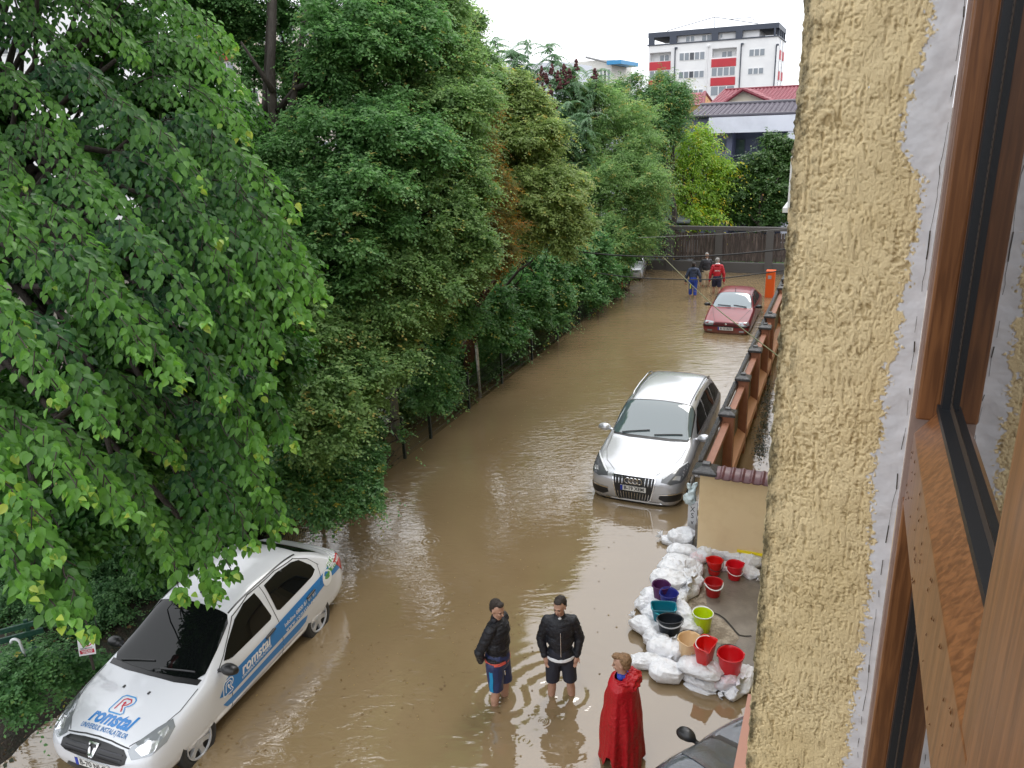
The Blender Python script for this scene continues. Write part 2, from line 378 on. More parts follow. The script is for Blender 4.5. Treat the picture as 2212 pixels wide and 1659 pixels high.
# ------------------------------------------------------------------ own building: stucco reveal and window
def stucco():
    m = bpy.data.materials.new('yellow_stucco'); m.use_nodes = True; nt = m.node_tree; b = nt.nodes['Principled BSDF']
    N = nt.nodes.new; L = nt.links.new; b.inputs['Roughness'].default_value = 0.5
    at_ = N('ShaderNodeTexCoord').outputs['Object']
    def mr(src, a, b_, c=0.0, d=1.0):
        n = N('ShaderNodeMapRange'); n.inputs[1].default_value = a; n.inputs[2].default_value = b_; n.inputs[3].default_value = c; n.inputs[4].default_value = d
        L(src, n.inputs[0]); return n.outputs[0]
    def mth(op, a, b_):
        n = N('ShaderNodeMath'); n.operation = op
        for i, v in enumerate((a, b_)):
            if isinstance(v, (int, float)): n.inputs[i].default_value = v
            else: L(v, n.inputs[i])
        return n.outputs[0]
    def noise(scale, det, sc=(1, 1, 1), rough=.5, dist=0.0):
        mp = N('ShaderNodeMapping'); mp.inputs['Scale'].default_value = sc; L(at_, mp.inputs[0])
        n = N('ShaderNodeTexNoise'); n.inputs['Scale'].default_value = scale; n.inputs['Detail'].default_value = det; n.inputs['Roughness'].default_value = rough
        n.inputs['Distortion'].default_value = dist
        L(mp.outputs[0], n.inputs['Vector']); return n.outputs['Fac']
    sep = N('ShaderNodeSeparateXYZ'); L(at_, sep.inputs[0])
    # object x = width (0 at outer corner, .24 at the frame), z = height from the camera level
    def ramp(src, pts):
        r_ = N('ShaderNodeValToRGB'); e = r_.color_ramp.elements
        e[0].position = pts[0][0]; e[0].color = (pts[0][1],)*3+(1,); e[1].position = pts[-1][0]; e[1].color = (pts[-1][1],)*3+(1,)
        for p, v in pts[1:-1]: q = e.new(p); q.color = (v,)*3+(1,)
        L(src, r_.inputs[0]); return r_.outputs[0]
    zz = mr(sep.outputs[2], 0.20, -1.5)
    # width of the white filler beside the frame, in units of 0.2 m
    wd = ramp(zz, [(0.0, .24), (.10, .26), (.165, .20), (.20, .46), (.245, .50), (.285, .19), (.34, .22), (.42, .30), (.52, .32), (.585, .38), (.64, .24), (.71, .20), (.77, .22), (.84, .30), (.90, .30), (1.0, .30)])
    dist_ = mth('MULTIPLY', mth('SUBTRACT', .2395, sep.outputs[0]), 5.0)
    edge = mth('ADD', mth('SUBTRACT', mth('MULTIPLY', wd, .66), dist_), mth('MULTIPLY', mth('SUBTRACT', noise(55, 5, (1, 1, .6), .7), .5), .34))
    af = N('ShaderNodeAttribute'); af.attribute_name = 'filler'; pm = af.outputs['Fac']
    ap_ = N('ShaderNodeAttribute'); ap_.attribute_name = 'pit_shade'; pit_ = ap_.outputs['Fac']
    # stucco relief: crumbly ridges with vertical scratches
    n1 = noise(260, 6, (1.0, 1.0, .8), .72, .0); n2 = noise(120, 4, (1.3, 1.0, .22), .65, .0); n3 = noise(330, 2, (1, 1, .8))
    groove = mr(n2, .36, .45); crumb = mr(n1, .34, .64)
    h = mth('ADD', mth('MULTIPLY', groove, .9), mth('ADD', mth('MULTIPLY', crumb, .9), mth('MULTIPLY', n3, .35)))
    hs = mth('ADD', mth('MULTIPLY', noise(70, 4), .5), mth('MULTIPLY', noise(25, 3), .5))
    mixh = N('ShaderNodeMix'); mixh.data_type = 'FLOAT'; L(pm, mixh.inputs[0]); L(h, mixh.inputs[2]); L(hs, mixh.inputs[3])
    bp = N('ShaderNodeBump'); bp.inputs['Strength'].default_value = 1.0; bp.inputs['Distance'].default_value = 0.0007
    L(mixh.outputs[0], bp.inputs['Height']); L(bp.outputs[0], b.inputs['Normal'])
    def mixc(f, a, c):
        n = N('ShaderNodeMix'); n.data_type = 'RGBA'
        if isinstance(f, float): n.inputs[0].default_value = f
        else: L(f, n.inputs[0])
        for i, v in ((6, a), (7, c)):
            if isinstance(v, tuple): n.inputs[i].default_value = (*v, 1)
            else: L(v, n.inputs[i])
        return n.outputs[2]
    Y1 = (0.850, 0.690, 0.400); Y2 = (0.760, 0.600, 0.325)
    col = mixc(mr(noise(5, 3), .35, .65), Y1, Y2)
    col = mixc(mth('MULTIPLY', pit_, .75), col, (0.38, 0.27, 0.115))   # shade of the pits painted into the colour, with lodged dirt
    # soot and algae near the outer corner
    al = mth('MULTIPLY', mr(sep.outputs[0], .070, -.005), mr(noise(45, 6, (1, 1, .45), .8), .48, .64))
    lowc = mr(sep.outputs[0], .020, .0)
    al2 = mth('MULTIPLY', lowc, mr(noise(26, 5, (1, 1, .5), .75), .30, .55))
    col = mixc(mth('MINIMUM', mth('MULTIPLY', mth('ADD', al, al2), .85), .90), col, (0.045, 0.040, 0.015))
    sp = mth('GREATER_THAN', noise(14, 4, (1, 1, .7), .75), .735)
    col = mixc(mth('MAXIMUM', pm, sp), col, mixc(mr(noise(30, 3), .3, .7), (.62, .62, .64), (.74, .74, .76)))
    # the crack between filler and frame
    L(col, b.inputs['Base Color']); return m
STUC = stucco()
# reveal: street axes, local x = T direction
DR = 1.5
rv = thing('stucco_wall', 'yellow rough stucco wall edge with white filler along the brown window frame', 'wall', st(DR, -.105, CH), -AZ)
nz, nx = 1500, 150; V = []; F = []
for j in range(nz+1):
    for i in range(nx+1):
        x = .2395*i/nx; z = .6-2.5*j/nz; ro = 0
        if i == 0: x += 0.0
        V.append((x, 0, z))
V = np.array(V); e = V[:, 0] < 1e-6
def sm_(v, a, b): t = np.clip((v-a)/(b-a), 0, 1); return t*t*(3-2*t)
q0 = V+np.array((7.3, 0, 11.7)); wz = vnoise(q0*np.array((45, 0, 45)), 3)[:, None]*np.array((.003, 0, .003))
n_a = vnoise((q0+wz)*np.array((190, 0, 125)), 12); n_b = vnoise((q0+wz)*np.array((340, 0, 250)), 13); n_c = vnoise(q0*np.array((560, 0, 480)), 14); n_d = vnoise((q0+wz*.5)*np.array((210, 0, 34)), 15); n_e = vnoise(q0*np.array((14, 0, 9)), 16)
hgt = sm_(n_a*.8+n_b*.7+n_e*.55, -.85, .05)*.0016+n_b*.00035+n_c*.0003-sm_(-n_d-.34, 0, .35)*.0014
flz = np.array([[.55, .040], [.35, .042], [.2, .036], [.03, .075], [-.07, .085], [-.13, .034], [-.3, .040], [-.45, .052], [-.7, .060], [-.85, .038], [-1.1, .036], [-1.9, .046]])[::-1]
wf_ = np.interp(V[:, 2], flz[:, 0], flz[:, 1])*.80+vnoise(q0*np.array((0, 0, 45)), 17)*.007+vnoise(q0*np.array((160, 0, 120)), 18)*.010+vnoise(q0*np.array((320, 0, 260)), 28)*.008
msk = sm_(V[:, 0]-(.2395-wf_), -.002, .002)
hgt = hgt*(1-msk)+msk*(.0012+vnoise(q0*np.array((60, 0, 60)), 19)*.0006+vnoise(q0*np.array((180, 0, 180)), 20)*.0002)
pit_shade = sm_(.0008-hgt, 0, .0014)*(1-msk)
V[:, 1] -= hgt+vnoise(V*22+3, 2)*.002
V[e, 0] += vnoise(V[e]*np.array((1, 1, 55.0)), 9)*.0028+vnoise(V[e]*np.array((1, 1, 160.0)), 8)*.0016
V[e, 1] += .004
n1 = len(V)
F = [(j*(nx+1)+i, (j+1)*(nx+1)+i, (j+1)*(nx+1)+i+1, j*(nx+1)+i+1) for j in range(nz) for i in range(nx)]
# return face running away down the facade
V2 = V[e].copy(); V2b = V2.copy(); V2b[:, 1] = 40.0; V2b[:, 0] = 0.0
V = np.vstack([V, V2, V2b]); m_ = nz+1
F += [(n1+j, n1+m_+j, n1+m_+j+1, n1+j+1) for j in range(nz)]
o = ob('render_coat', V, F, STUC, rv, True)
for nm_, vv in (('filler', msk), ('pit_shade', pit_shade)):
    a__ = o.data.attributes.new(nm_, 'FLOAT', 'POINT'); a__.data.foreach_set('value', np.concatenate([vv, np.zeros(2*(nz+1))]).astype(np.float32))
o.data.polygons.foreach_set('use_smooth', [True]*len(o.data.polygons))
mb = MB(); mb.bb((.0, .02, -7.8), (.16, 30, -1.9)); mb.bb((.0, .02, .6), (.16, 30, 5)); mb.bb((.0, .02, -1.9), (.16, 0.9, .6)); mb.build('wall_core', mat('wall_core', (.5, .4, .2), .8), rv)
# crack line along the frame
mb = MB(); z = .5; xx = .232
rr = random.Random(4)
while z > -1.7:
    L_ = rr.uniform(.01, .04); wdt = rr.choice([.0003, .0004, .0006, .0011, .0004]); x2 = min(.2375, max(.2270, xx+rr.uniform(-.0022, .0022)))
    if rr.random() < .82: mb.add([(xx-wdt, -.0042, z), (xx+wdt, -.0042, z), (x2+wdt, -.0042, z-L_), (x2-wdt, -.0042, z-L_)], [(0, 3, 2, 1)])
    z -= L_; xx = x2
mb.build('crack', mat('crack_dark', (.06, .05, .04), .9), rv)

# window: frame of wood-grain profiles; local x = T, local y = S (towards the reveal), origin at camera level
def wood():
    m = bpy.data.materials.new('wood_grain_profile'); m.use_nodes = True; nt = m.node_tree; b = nt.nodes['Principled BSDF']
    N = nt.nodes.new; L = nt.links.new
    tc = N('ShaderNodeTexCoord'); mp = N('ShaderNodeMapping'); mp.inputs['Scale'].default_value = (120, 120, 6); L(tc.outputs['Object'], mp.inputs[0])
    n = N('ShaderNodeTexNoise'); n.inputs['Scale'].default_value = 1.0; n.inputs['Detail'].default_value = 6; n.inputs['Distortion'].default_value = .6
    L(mp.outputs[0], n.inputs['Vector'])
    cr = N('ShaderNodeValToRGB'); cr.color_ramp.elements[0].position = .38; cr.color_ramp.elements[1].position = .62
    cr.color_ramp.elements[0].color = (.125, .048, .017, 1); cr.color_ramp.elements[1].color = (.225, .092, .033, 1)
    L(n.outputs['Fac'], cr.inputs[0]); L(cr.outputs[0], b.inputs['Base Color']); b.inputs['Roughness'].default_value = .33
    bp = N('ShaderNodeBump'); bp.inputs['Strength'].default_value = .15; bp.inputs['Distance'].default_value = .001
    L(n.outputs['Fac'], bp.inputs['Height']); L(bp.outputs[0], b.inputs['Normal']); return m
WOOD = wood(); GASK = mat('gasket_rubber', (.012, .014, .017), .45); SPACER = mat('glazing_spacer', (.10, .075, .06), .35, metal=.4)
STRIP = mat('grey_frame_edge', lin((150, 128, 118)), .5, bump=(80, .2, (1, 1, .1)))
GLS = mat('window_pane_glass', (.012, .012, .013), .01, spec=1.0, ior=2.0)
wt = thing('window', 'brown wood-grain window seen edge on, right of the stucco wall', 'window', (0, 0, CH), -AZ)
bo = .135; bi = .160; bg = .175                      # outer face, stile depth, glass
ya = 1.498
def wbox(name, x0, x1, y0, y1, z0, z1, m, parent=wt, bv=.004):
    q = MB(); q.bb((x0, y0, z0), (x1, y1, z1)); o = q.build(name, m, parent)
    if bv: bevel(o, bv, 2)
    return o
wbox('outer_frame', bo, .30, 1.478, ya, -1.8, .6, STRIP, bv=0)
ZT0, ZT1 = -.36*1.478, -.474*1.478                   # rail top and bottom
wbox('stile', bo+.0035, bg-.0005, 1.440, 1.4775, ZT0-.0, .6, WOOD)
wbox('stile', bo+.0035, bg-.0005, 1.440, 1.4775, -1.8, ZT1, WOOD)
# rail (transom) with sloped top
def prism(name, prof, y0, y1, m, parent=wt):          # profile in x,z swept along y
    k = len(prof); V = [(x, y0, z) for x, z in prof]+[(x, y1, z) for x, z in prof]
    F = [tuple(range(k)), tuple(range(2*k-1, k-1, -1))]+[(i, k+i, k+(i+1) % k, (i+1) % k) for i in range(k)]
    return bevel(ob(name, V, F, m, parent), .002, 2)
prism('rail', [(bo+.0035, ZT1), (bg+.03, ZT1), (bg+.03, ZT0+.02), (bg-.001, ZT0+.02), (bo+.0045, ZT0-.025)], .30, 1.4395, WOOD)
for z0, z1 in ((ZT0+.0205, .6), (-1.8, ZT1-.003)):
    gk = MB(); gk.bb((bg-.001, 1.418, z0+.012), (bg+.012, 1.4395, z1-.01)); gk.bb((bg-.006, .71, z0), (bg+.012, 1.4395, z0+.012)); gk.build('gasket', GASK, wt)
    sp_ = MB(); sp_.bb((bg+.0113, 1.400, z0+.028), (bg+.0117, 1.4175, z1-.02)); sp_.bb((bg+.0113, .70, z0+.0125), (bg+.0117, 1.4175, z0+.0279)); sp_.build('spacer', SPACER, wt)
    q = MB(); q.bb((bg+.012, .70, z0+.0125), (bg+.0128, 1.4178, z1-.011)); q.build('pane', GLS, wt)
dots = MB()
for k in range(150):
    z = .55-k*.0115
    if -.66 < z < -.50: continue
    dots.bb((bg+.0106, 1.4075, z), (bg+.0111, 1.4105, z+.0035))
dots.build('spacer_hole', GASK, wt)
wbox('mullion', bo+.0055, .26, .60, .693, -1.8, .6, WOOD)
q = wbox('sash_edge', bo-.006, .20, .40, .598, -1.8, .3, WOOD)
# rain drops on the rail
dr = MB()
for k in range(46):
    y = rr.uniform(.72, 1.43); z = rr.uniform(ZT1+.01, ZT0-.03); r_ = rr.uniform(.0012, .0032)
    P = [(bo+.0033-.0*r_, y+r_*math.cos(t)*.8, z+r_*1.5*math.sin(t)) for t in np.linspace(0, 2*math.pi, 9)[:-1]]+[(bo+.0033-.0012, y, z-.001)]
    dr.add(P, [(i, (i+1) % 8, 8) for i in range(8)])
setp(dr.build('rain_drop', mat('brown_drop', (.10, .035, .012), .1), wt), kind='stuff')

# ledge on the facade below, terracotta, and the air conditioner
lg = thing('facade_ledge', 'salmon ledge along the facade below the window', 'ledge', st(3.2, -.2, 4.3)); q = MB(); q.sb(1.7, 3.56, -.268, -.09, 4.30, 4.42); q.build('slab', mat('salmon_ledge', lin((165, 118, 100)), .5), lg, origin=lg.location)
ac = thing('air_conditioner', 'white air conditioner unit hanging on the facade beside the apple tree', 'air conditioner', st(5.7, -.3, 6.8)); oa = np.array(ac.location)
ACM = mat('ac_white', lin((215, 215, 212)), .4)
q = MB(); q.sb(5.35, 6.15, -.385, -.12, 6.78, 7.11); bevel(q.build('casing', ACM, ac, origin=oa), .012)
q = MB()
for k in range(9): q.sb(5.343, 5.349, -.36, -.16, 6.82+k*.028, 6.83+k*.028)
q.build('grille', mat('ac_grille', (.35, .35, .35), .5), ac, origin=oa)
q = MB(); q.sb(5.45, 5.49, -.40, -.10, 6.745, 6.778); q.sb(6.0, 6.04, -.40, -.10, 6.745, 6.778); q.sb(5.455, 6.035, -.42, -.385, 6.745, 6.775); q.build('bracket', ACM, ac, origin=oa)
# ------------------------------------------------------------------ buildings beyond the trees
def onA(px, py, A):                                   # point of the picture on the vertical plane a = A
    v = ray(px, py); t = A/float(v @ S); return np.array([0, 0, CH])+v*t
def ab(p): return float(p @ S), float(p @ T), float(p[2])
def z5(x, y): return (1371.5+.1984*x, .1984*y)
WHT = mat('white_facade', (.80, .80, .80), .6, var=(.4, (.72, .72, .73), .4, .7))
WHT2 = mat('white_frame', (.78, .78, .78), .4)
ANT = mat('anthracite_facade', (.045, .055, .080), .5)
REDP = mat('red_panel', (.50, .030, .045), .5, var=(1.5, (.42, .03, .04), .4, .7))
GLZ = mat('far_window_glass', (.20, .23, .26), .08, spec=.8)
GLD = mat('dark_window_glass', (.03, .035, .045), .06, spec=.8)
A5 = 121*float(ray(1600, 120) @ S)
ap = thing('apartment_block', 'tall white apartment block with red balcony panels and dark rooftop storey', 'building', st(A5+7, ab(onA(1540, 150, A5))[1], 0)); oap = np.array(ap.location)
def rect5(x0, y0, x1, y1, A=A5):                      # zoomed-picture rectangle -> b0,b1,z0,z1
    p = onA(*z5(x0, (y0+y1)/2), A); q = onA(*z5(x1, (y0+y1)/2), A); xm = (x0+x1)/2
    u = onA(*z5(xm, y0), A); l = onA(*z5(xm, y1), A); return ab(p)[1], ab(q)[1], l[2], u[2]
B0 = ab(onA(*z5(150, 600), A5))[1]; B1 = ab(onA(*z5(1543, 600), A5))[1]
ZP = onA(*z5(850, 440), A5)[2]; ZR = onA(*z5(850, 300), A5)[2]
q = MB()
# facade with balcony recesses: build the wall from boxes round the two open loggias
log1 = rect5(163, 570, 393, 668); log2 = rect5(840, 522, 1107, 632)
dd = 1.4
q.sb(A5, A5+14, B0, B1, -1, log1[2]-.001)
q.sb(A5, A5+14, B0, log1[0], log1[2], ZP); q.sb(A5, A5+14, log1[1], log2[0], log1[2], ZP); q.sb(A5, A5+14, log2[1], B1, log1[2], ZP)
for lg_ in (log1, log2):
    q.sb(A5+dd, A5+14, lg_[0], lg_[1], log1[2], ZP)
    q.sb(A5, A5+dd, lg_[0], lg_[1], lg_[3], ZP)
    if lg_ is log2 and log2[2] > log1[2]: q.sb(A5, A5+dd, lg_[0], lg_[1], log1[2], log2[2])
q.build('wall', WHT, ap, origin=oap)
q = MB()
for r_ in ((160, 672, 388, 763), (150, 872, 385, 950), (833, 637, 1101, 726), (823, 842, 1090, 930)):
    b0, b1, z0, z1 = rect5(*r_); q = MB(); q.sb(A5-.12, A5+.0, b0, b1, z0, z1); q.build('balcony_panel', REDP, ap, origin=oap)
# penthouse: dark frame and white rooms
q = MB(); bt = ZR-.75
q.sb(A5+.3, A5+13, B0-.2, B1+.05, bt, ZR)
for x in ((145, 205), (375, 450), (830, 902), (1093, 1166), (1508, 1527)):
    b0 = ab(onA(*z5(x[0], 400), A5))[1]; b1 = ab(onA(*z5(x[1], 400), A5))[1]; q.sb(A5+.3, A5+.8, b0, b1, ZP, bt)
for k in range(4): q.sb(A5+2+k*3.2, A5+2.5+k*3.2, B1-.35, B1+.05, ZP, bt)
q.build('roof_frame', ANT, ap, origin=oap)
q = MB(); b0 = ab(onA(*z5(450, 400), A5))[1]; b1 = ab(onA(*z5(1345, 400), A5))[1]; q.sb(A5+1.0, A5+9, b0, b1, ZP, bt); q.build('rooftop_room', WHT, ap, origin=oap)
q = MB(); q.sb(A5-.15, A5+14.1, B0-.25, B1+.15, ZP-.12, ZP+.05); q.build('parapet_edge', ANT, ap, origin=oap)
def win(parent, o3, A, b0, b1, z0, z1, n, dark=(), fr=.08, glass=None):
    q = MB(); q.sb(A-.05, A+.04, b0, b1, z0, z1); f = q.build('window', WHT2, parent, origin=o3)
    w_ = (b1-b0)/n
    for k in range(n):
        q = MB(); q.sb(A-.075, A-.052, b0+k*w_+fr, b0+(k+1)*w_-fr, z0+fr, z1-fr); q.build('pane', GLD if k in dark else (glass or GLZ), f, origin=o3)
for r_, n, dk in (((483, 567, 762, 657), 5, (2,)), ((476, 772, 754, 852), 5, (2,)), ((480, 975, 742, 1050), 5, (2,)), ((1243, 530, 1417, 612), 3, ()), ((1229, 737, 1402, 810), 3, ()), ((1218, 948, 1388, 1020), 3, ()),
                  ((160, 766, 382, 862), 4, ()), ((832, 730, 1092, 828), 4, ()), ((822, 935, 1082, 1040), 3, ())):
    win(ap, oap, A5, *rect5(*r_), n, dk)
for r_ in ((250, 590, 355, 664), (930, 550, 1047, 628)):
    win(ap, oap, A5+dd, *rect5(*r_), 2)
for r_ in ((540, 383, 640, 452), (715, 372, 826, 440), (915, 355, 947, 410)):
    win(ap, oap, A5+1.0, *rect5(*r_), 2 if r_[0] < 900 else 1)
for x, y0, y1 in ((440, 530, 1000), (793, 505, 1000), (1160, 485, 1000), (1550-8, 495, 1000)):
    p = onA(*z5(x, y0), A5); a, b, z = ab(p); q = MB(); q.tube([st(A5-.12, b, z), st(A5-.12, b, z-16)], .09, 8); q.sb(A5-.3, A5, b-.05, b+.35, z-.05, z+.2); q.build('drainpipe', ANT if x != 793 else WHT2, ap, origin=oap)
for a_ in (A5+4.2, A5+9.2):
    for k in range(3):
        z0 = log1[2]-2.2-k*3.1+1.6
        q = MB(); q.sb(a_, a_+2.2, B1, B1+.1, z0, z0+1.3); q.build('balcony_panel', REDP, ap, origin=oap)
        q = MB(); q.sb(a_, a_+2.2, B1, B1+.06, z0+1.4, z0+2.8); q.build('window', GLZ, ap, origin=oap)
q = MB()
pp = [onA(*z5(x, y), A5+5) for x, y in ((355, 335), (870, 185), (1340, 258))]; q.tube(pp, .06, 6)
pp = [onA(*z5(x, y), A5+5) for x, y in ((1040, 208), (1260, 190), (1300, 220))]; q.tube(pp, .05, 6)
q.tube([onA(*z5(355, 335), A5+5), onA(*z5(355, 335), A5+5)-ZV*1.2], .05, 6); q.tube([onA(*z5(870, 185), A5+5), onA(*z5(870, 185), A5+5)-ZV*6.5], .05, 6)
q.build('roof_railing', ANT, ap, origin=oap)

# roof tiles: corrugated sheet with rows
def tiled(name, p00, p10, p11, p01, m, parent, o3, pitch=.22, row=.34, amp=.03):
    """p00-p10 eaves, p01-p11 ridge"""
    p00, p10, p11, p01 = map(np.array, (p00, p10, p11, p01))
    L_ = np.linalg.norm(p10-p00); Hh = np.linalg.norm(p01-p00); nx = int(L_/pitch*4); nr = max(2, int(Hh/row))
    nrm = np.cross(p10-p00, p01-p00); nrm = nrm/np.linalg.norm(nrm)
    if nrm[2] < 0: nrm = -nrm
    vs = []
    for r_ in range(nr): vs += [(r_/nr, .035), ((r_+.97)/nr, .0)]
    V = []
    for t, e in vs:
        a = p00+(p01-p00)*t; b = p10+(p11-p10)*t
        for i in range(nx+1):
            V.append(a+(b-a)*i/nx+nrm*(e+amp*math.sin(i*math.pi/2+.4)))
    F = [(j*(nx+1)+i, j*(nx+1)+i+1, (j+1)*(nx+1)+i+1, (j+1)*(nx+1)+i) for j in range(len(vs)-1) for i in range(nx)]
    return ob(name, V, F, m, parent, False, o3)
# grey house
A6 = 47.0
gh = thing('grey_house', 'dark grey two storey house with white upper band and grey tiled roof', 'building', st(A6+5, ab(onA(1600, 300, A6))[1], 0)); og6 = np.array(gh.location)
HG = mat('blue_grey_render', lin((96, 100, 122)), .6, var=(1.2, lin((86, 90, 112)), .4, .7)); WB = mat('white_render', lin((222, 224, 238)), .6, var=(.7, lin((206, 208, 222)), .45, .7))
gb0, gb1, _, gz = rect5(385, 1283, 822, 1400, A6)
r1 = ab(onA(*z5(1800, 1350), A6))[1]; ztop = onA(*z5(600, 1285), A6)[2]
wb = rect5(820, 1262, 1790, 1436, A6)
q = MB(); q.sb(A6, A6+9, gb0, wb[0], -.5, ztop); q.sb(A6+1.6, A6+9, wb[0], r1+3, -.5, wb[2]+.1)
q.sb(A6+.0, A6+1.6, wb[0], ab(onA(*z5(1060, 1500), A6))[1], -.5, wb[2]); q.build('wall', HG, gh, origin=og6)
q = MB(); q.sb(A6-.5, A6+1.65, wb[0], r1+3, wb[2], wb[3]); bR = ab(onA(*z5(1668, 1500), A6))[1]; q.sb(A6-.45, A6+1.6, bR, bR+1.1, -.5, wb[2]); q.build('white_band', WB, gh, origin=og6)
zb_ = onA(1600, 372, A6)[2]; bl = ab(onA(1556, 370, A6))[1]
q = MB(); q.sb(A6-1.4, A6+1.6, bl, bR, zb_-.22, zb_+.06); q.build('balcony', WB, gh, origin=og6)
q = MB()
b = bl+.1
while b < bR: q.tube([st(A6-1.3, b, zb_+.06), st(A6-1.3, b, zb_+1.0)], .012, 5); b += .13
q.tube([st(A6-1.3, bl, zb_+1.0), st(A6-1.3, bR, zb_+1.0)], .025, 6); q.build('railing', ANT, gh, origin=og6)
def swin(parent, o3, A, b0, b1, z0, z1, n=1):
    q = MB(); q.sb(A-.04, A+.03, b0, b1, z0, z1); f = q.build('window', ANT, parent, origin=o3); w_ = (b1-b0)/n
    for k in range(n):
        q = MB(); q.sb(A-.06, A-.042, b0+k*w_+.07, b0+(k+1)*w_-.07, z0+.07, z1-.07); q.build('pane', mat('house_glass', (.06, .09, .10), .06, spec=.7), f, origin=o3)
b0, b1, z0, z1 = rect5(1075, 1513, 1203, 1700, A6+1.6); swin(gh, og6, A6+1.6, b0, b1, zb_+.1, z1, 1)
b0, b1, z0, z1 = rect5(1338, 1503, 1655, 1700, A6+1.6); swin(gh, og6, A6+1.6, b0, b1, z1-1.45, z1, 3)
b0, b1, z0, z1 = rect5(922, 1520, 993, 1640, A6); swin(gh, og6, A6, b0, b1, z0, z1)
GT = mat('grey_roof_tile', lin((104, 97, 106)), .6, var=(3, lin((88, 82, 92)), .35, .7))
e0 = onA(*z5(560, 1283), A6-.2); e1 = onA(*z5(1790, 1243), A6-.2); e1 = e0+(T*(float(e1 @ T)-float(e0 @ T)+3))
e0 = e0+ZV*.05; e1 = e1+ZV*.05
t0 = e0+S*4.2+ZV*(onA(*z5(1000, 1140), A6+4)[2]-e0[2]); t1 = t0+(e1-e0)
tiled('roof', e0, e1, t1, t0, GT, gh, og6, .28, .38, .035)
q = MB(); q.tube([t0+ZV*.03, t1+ZV*.03], .13, 8); q.tube([e0-S*.05, e1-S*.05], .08, 8); q.build('ridge', mat('dark_trim', (.06, .055, .07), .5), gh, origin=og6)
# red roofed house behind it
A7 = 62.0; rh = thing('red_roofed_house', 'cream gabled house with a long red tiled roof behind the grey house', 'building', st(A7+5, ab(onA(1640, 220, A7))[1], 0)); o7 = np.array(rh.location)
RT = mat('red_roof_tile', lin((140, 72, 82)), .6, var=(2, lin((122, 56, 66)), .35, .7)); RTR = mat('red_trim', lin((112, 36, 48)), .6)
CR = mat('cream_facade', lin((222, 212, 190)), .7)
e0 = onA(*z5(812, 1150), A7); e1 = onA(*z5(1830, 1115), A7); e1 = e0+T*(float((e1-e0) @ T)+4)
t0 = e0+S*5+ZV*(onA(*z5(1000, 980), A7+5)[2]-e0[2])+T*.3; t1 = t0+(e1-e0)
tiled('roof', e0, e1, t1, t0, RT, rh, o7, .28, .38, .04)
q = MB(); q.tube([t0+ZV*.03, t1+ZV*.03], .09, 8); q.tube([e0+ZV*.03, t0+ZV*.03], .08, 8); q.build('ridge', RTR, rh, origin=o7)
bb0, bb1 = float(e0 @ T), float(e1 @ T)
q = MB(); q.sb(A7+.5, A7+10, bb0+.5, bb1, -.5, e0[2]+.1); q.build('wall', CR, rh, origin=o7)
apx = onA(*z5(1186, 982), A7-1.2); f0 = onA(*z5(978, 1132), A7-1.2); f1 = onA(*z5(1492, 1115), A7-1.2)
bk = S*5.0
q = MB(); q.add([f0-ZV*2, f1-ZV*2, f1, apx, f0], [(0, 1, 2, 3, 4)]); q.build('gable_wall', CR, rh, origin=o7)
up = ZV*.12
for fa, tg in ((f0, -1), (f1, 1)):
    a_ = fa-S*.5+up+(fa-apx)*.08; b_ = apx-S*.5+up
    tiled('gable_roof', a_, a_+bk+S*.5, b_+bk+S*.5, b_, RT, rh, o7, .28, .38, .04)
    q = MB(); q.tube([a_-ZV*.08, b_-ZV*.08], .10, 6); q.build('barge_board', RTR, rh, origin=o7)
# small red gable to the left
A8 = 66.0; rs = thing('small_red_house', 'small house end with pinkish red roof left of the long red roof', 'building', st(A8+4, ab(onA(1510, 220, A8))[1], 0)); o8 = np.array(rs.location)
apx = onA(*z5(760, 1003), A8); f1 = onA(*z5(792, 1140), A8); 
q = MB(); l0 = onA(*z5(560, 1145), A8-2); l1 = onA(*z5(740, 1140), A8-2)
tiled('roof', l0, l1, apx+S*0, apx+(l0-l1), RT, rs, o8, .28, .38, .04)
q = MB(); q.add([l1, f1+S*3, apx], [(0, 1, 2)]); q.sb(A8-1.8, A8+5, float(l0 @ T), float(l1 @ T), -.5, l0[2]); q.build('wall', mat('ochre_wall', lin((190, 140, 90)), .7), rs, origin=o8)
q = MB(); q.tube([l1, apx], .13, 6); q.tube([apx, f1+S*3], .13, 6); q.build('barge_board', RTR, rs, origin=o8)
# pale villa with a blue roof edge and one more behind the feathery tree
def z8(x, y): return (987.5+.248*x, .248*y)
A9 = 74.0; vl = thing('pale_villa', 'pale house with bright blue roof edge rising behind the trees', 'building', st(A9+4, ab(onA(1300, 150, A9))[1], 0)); o9 = np.array(vl.location)
def rz(x0, y0, x1, y1, A): 
    p = onA(*z8(x0, y0), A); q = onA(*z8(x1, y1), A); return float(p @ T), float(q @ T), q[2], p[2]
b0, b1, z0, z1 = rz(1125, 512, 1350, 740, A9); q = MB(); q.sb(A9, A9+7, b0-4, b1, -.5, z1-.2); q.build('wall', mat('off_white_wall', (.70, .69, .64), .7), vl, origin=o9)
p = onA(*z8(1120, 498), A9-.3); p2 = onA(*z8(1320, 545), A9-.3); q = MB(); q.tube([p, p2], .10, 6); q.build('roof_edge', mat('grey_trim', (.25, .25, .25), .6), vl, origin=o9)
b0, b1, z0, z1 = rz(1308, 540, 1433, 556, A9-1); q = MB(); q.sb(A9-1.2, A9+5, b0, b1, z0, z1+.1); q.build('canopy', mat('blue_fascia', lin((60, 140, 190)), .5), vl, origin=o9)
win(vl, o9, A9, *rz(1240, 603, 1338, 722, A9), 3, (1,))
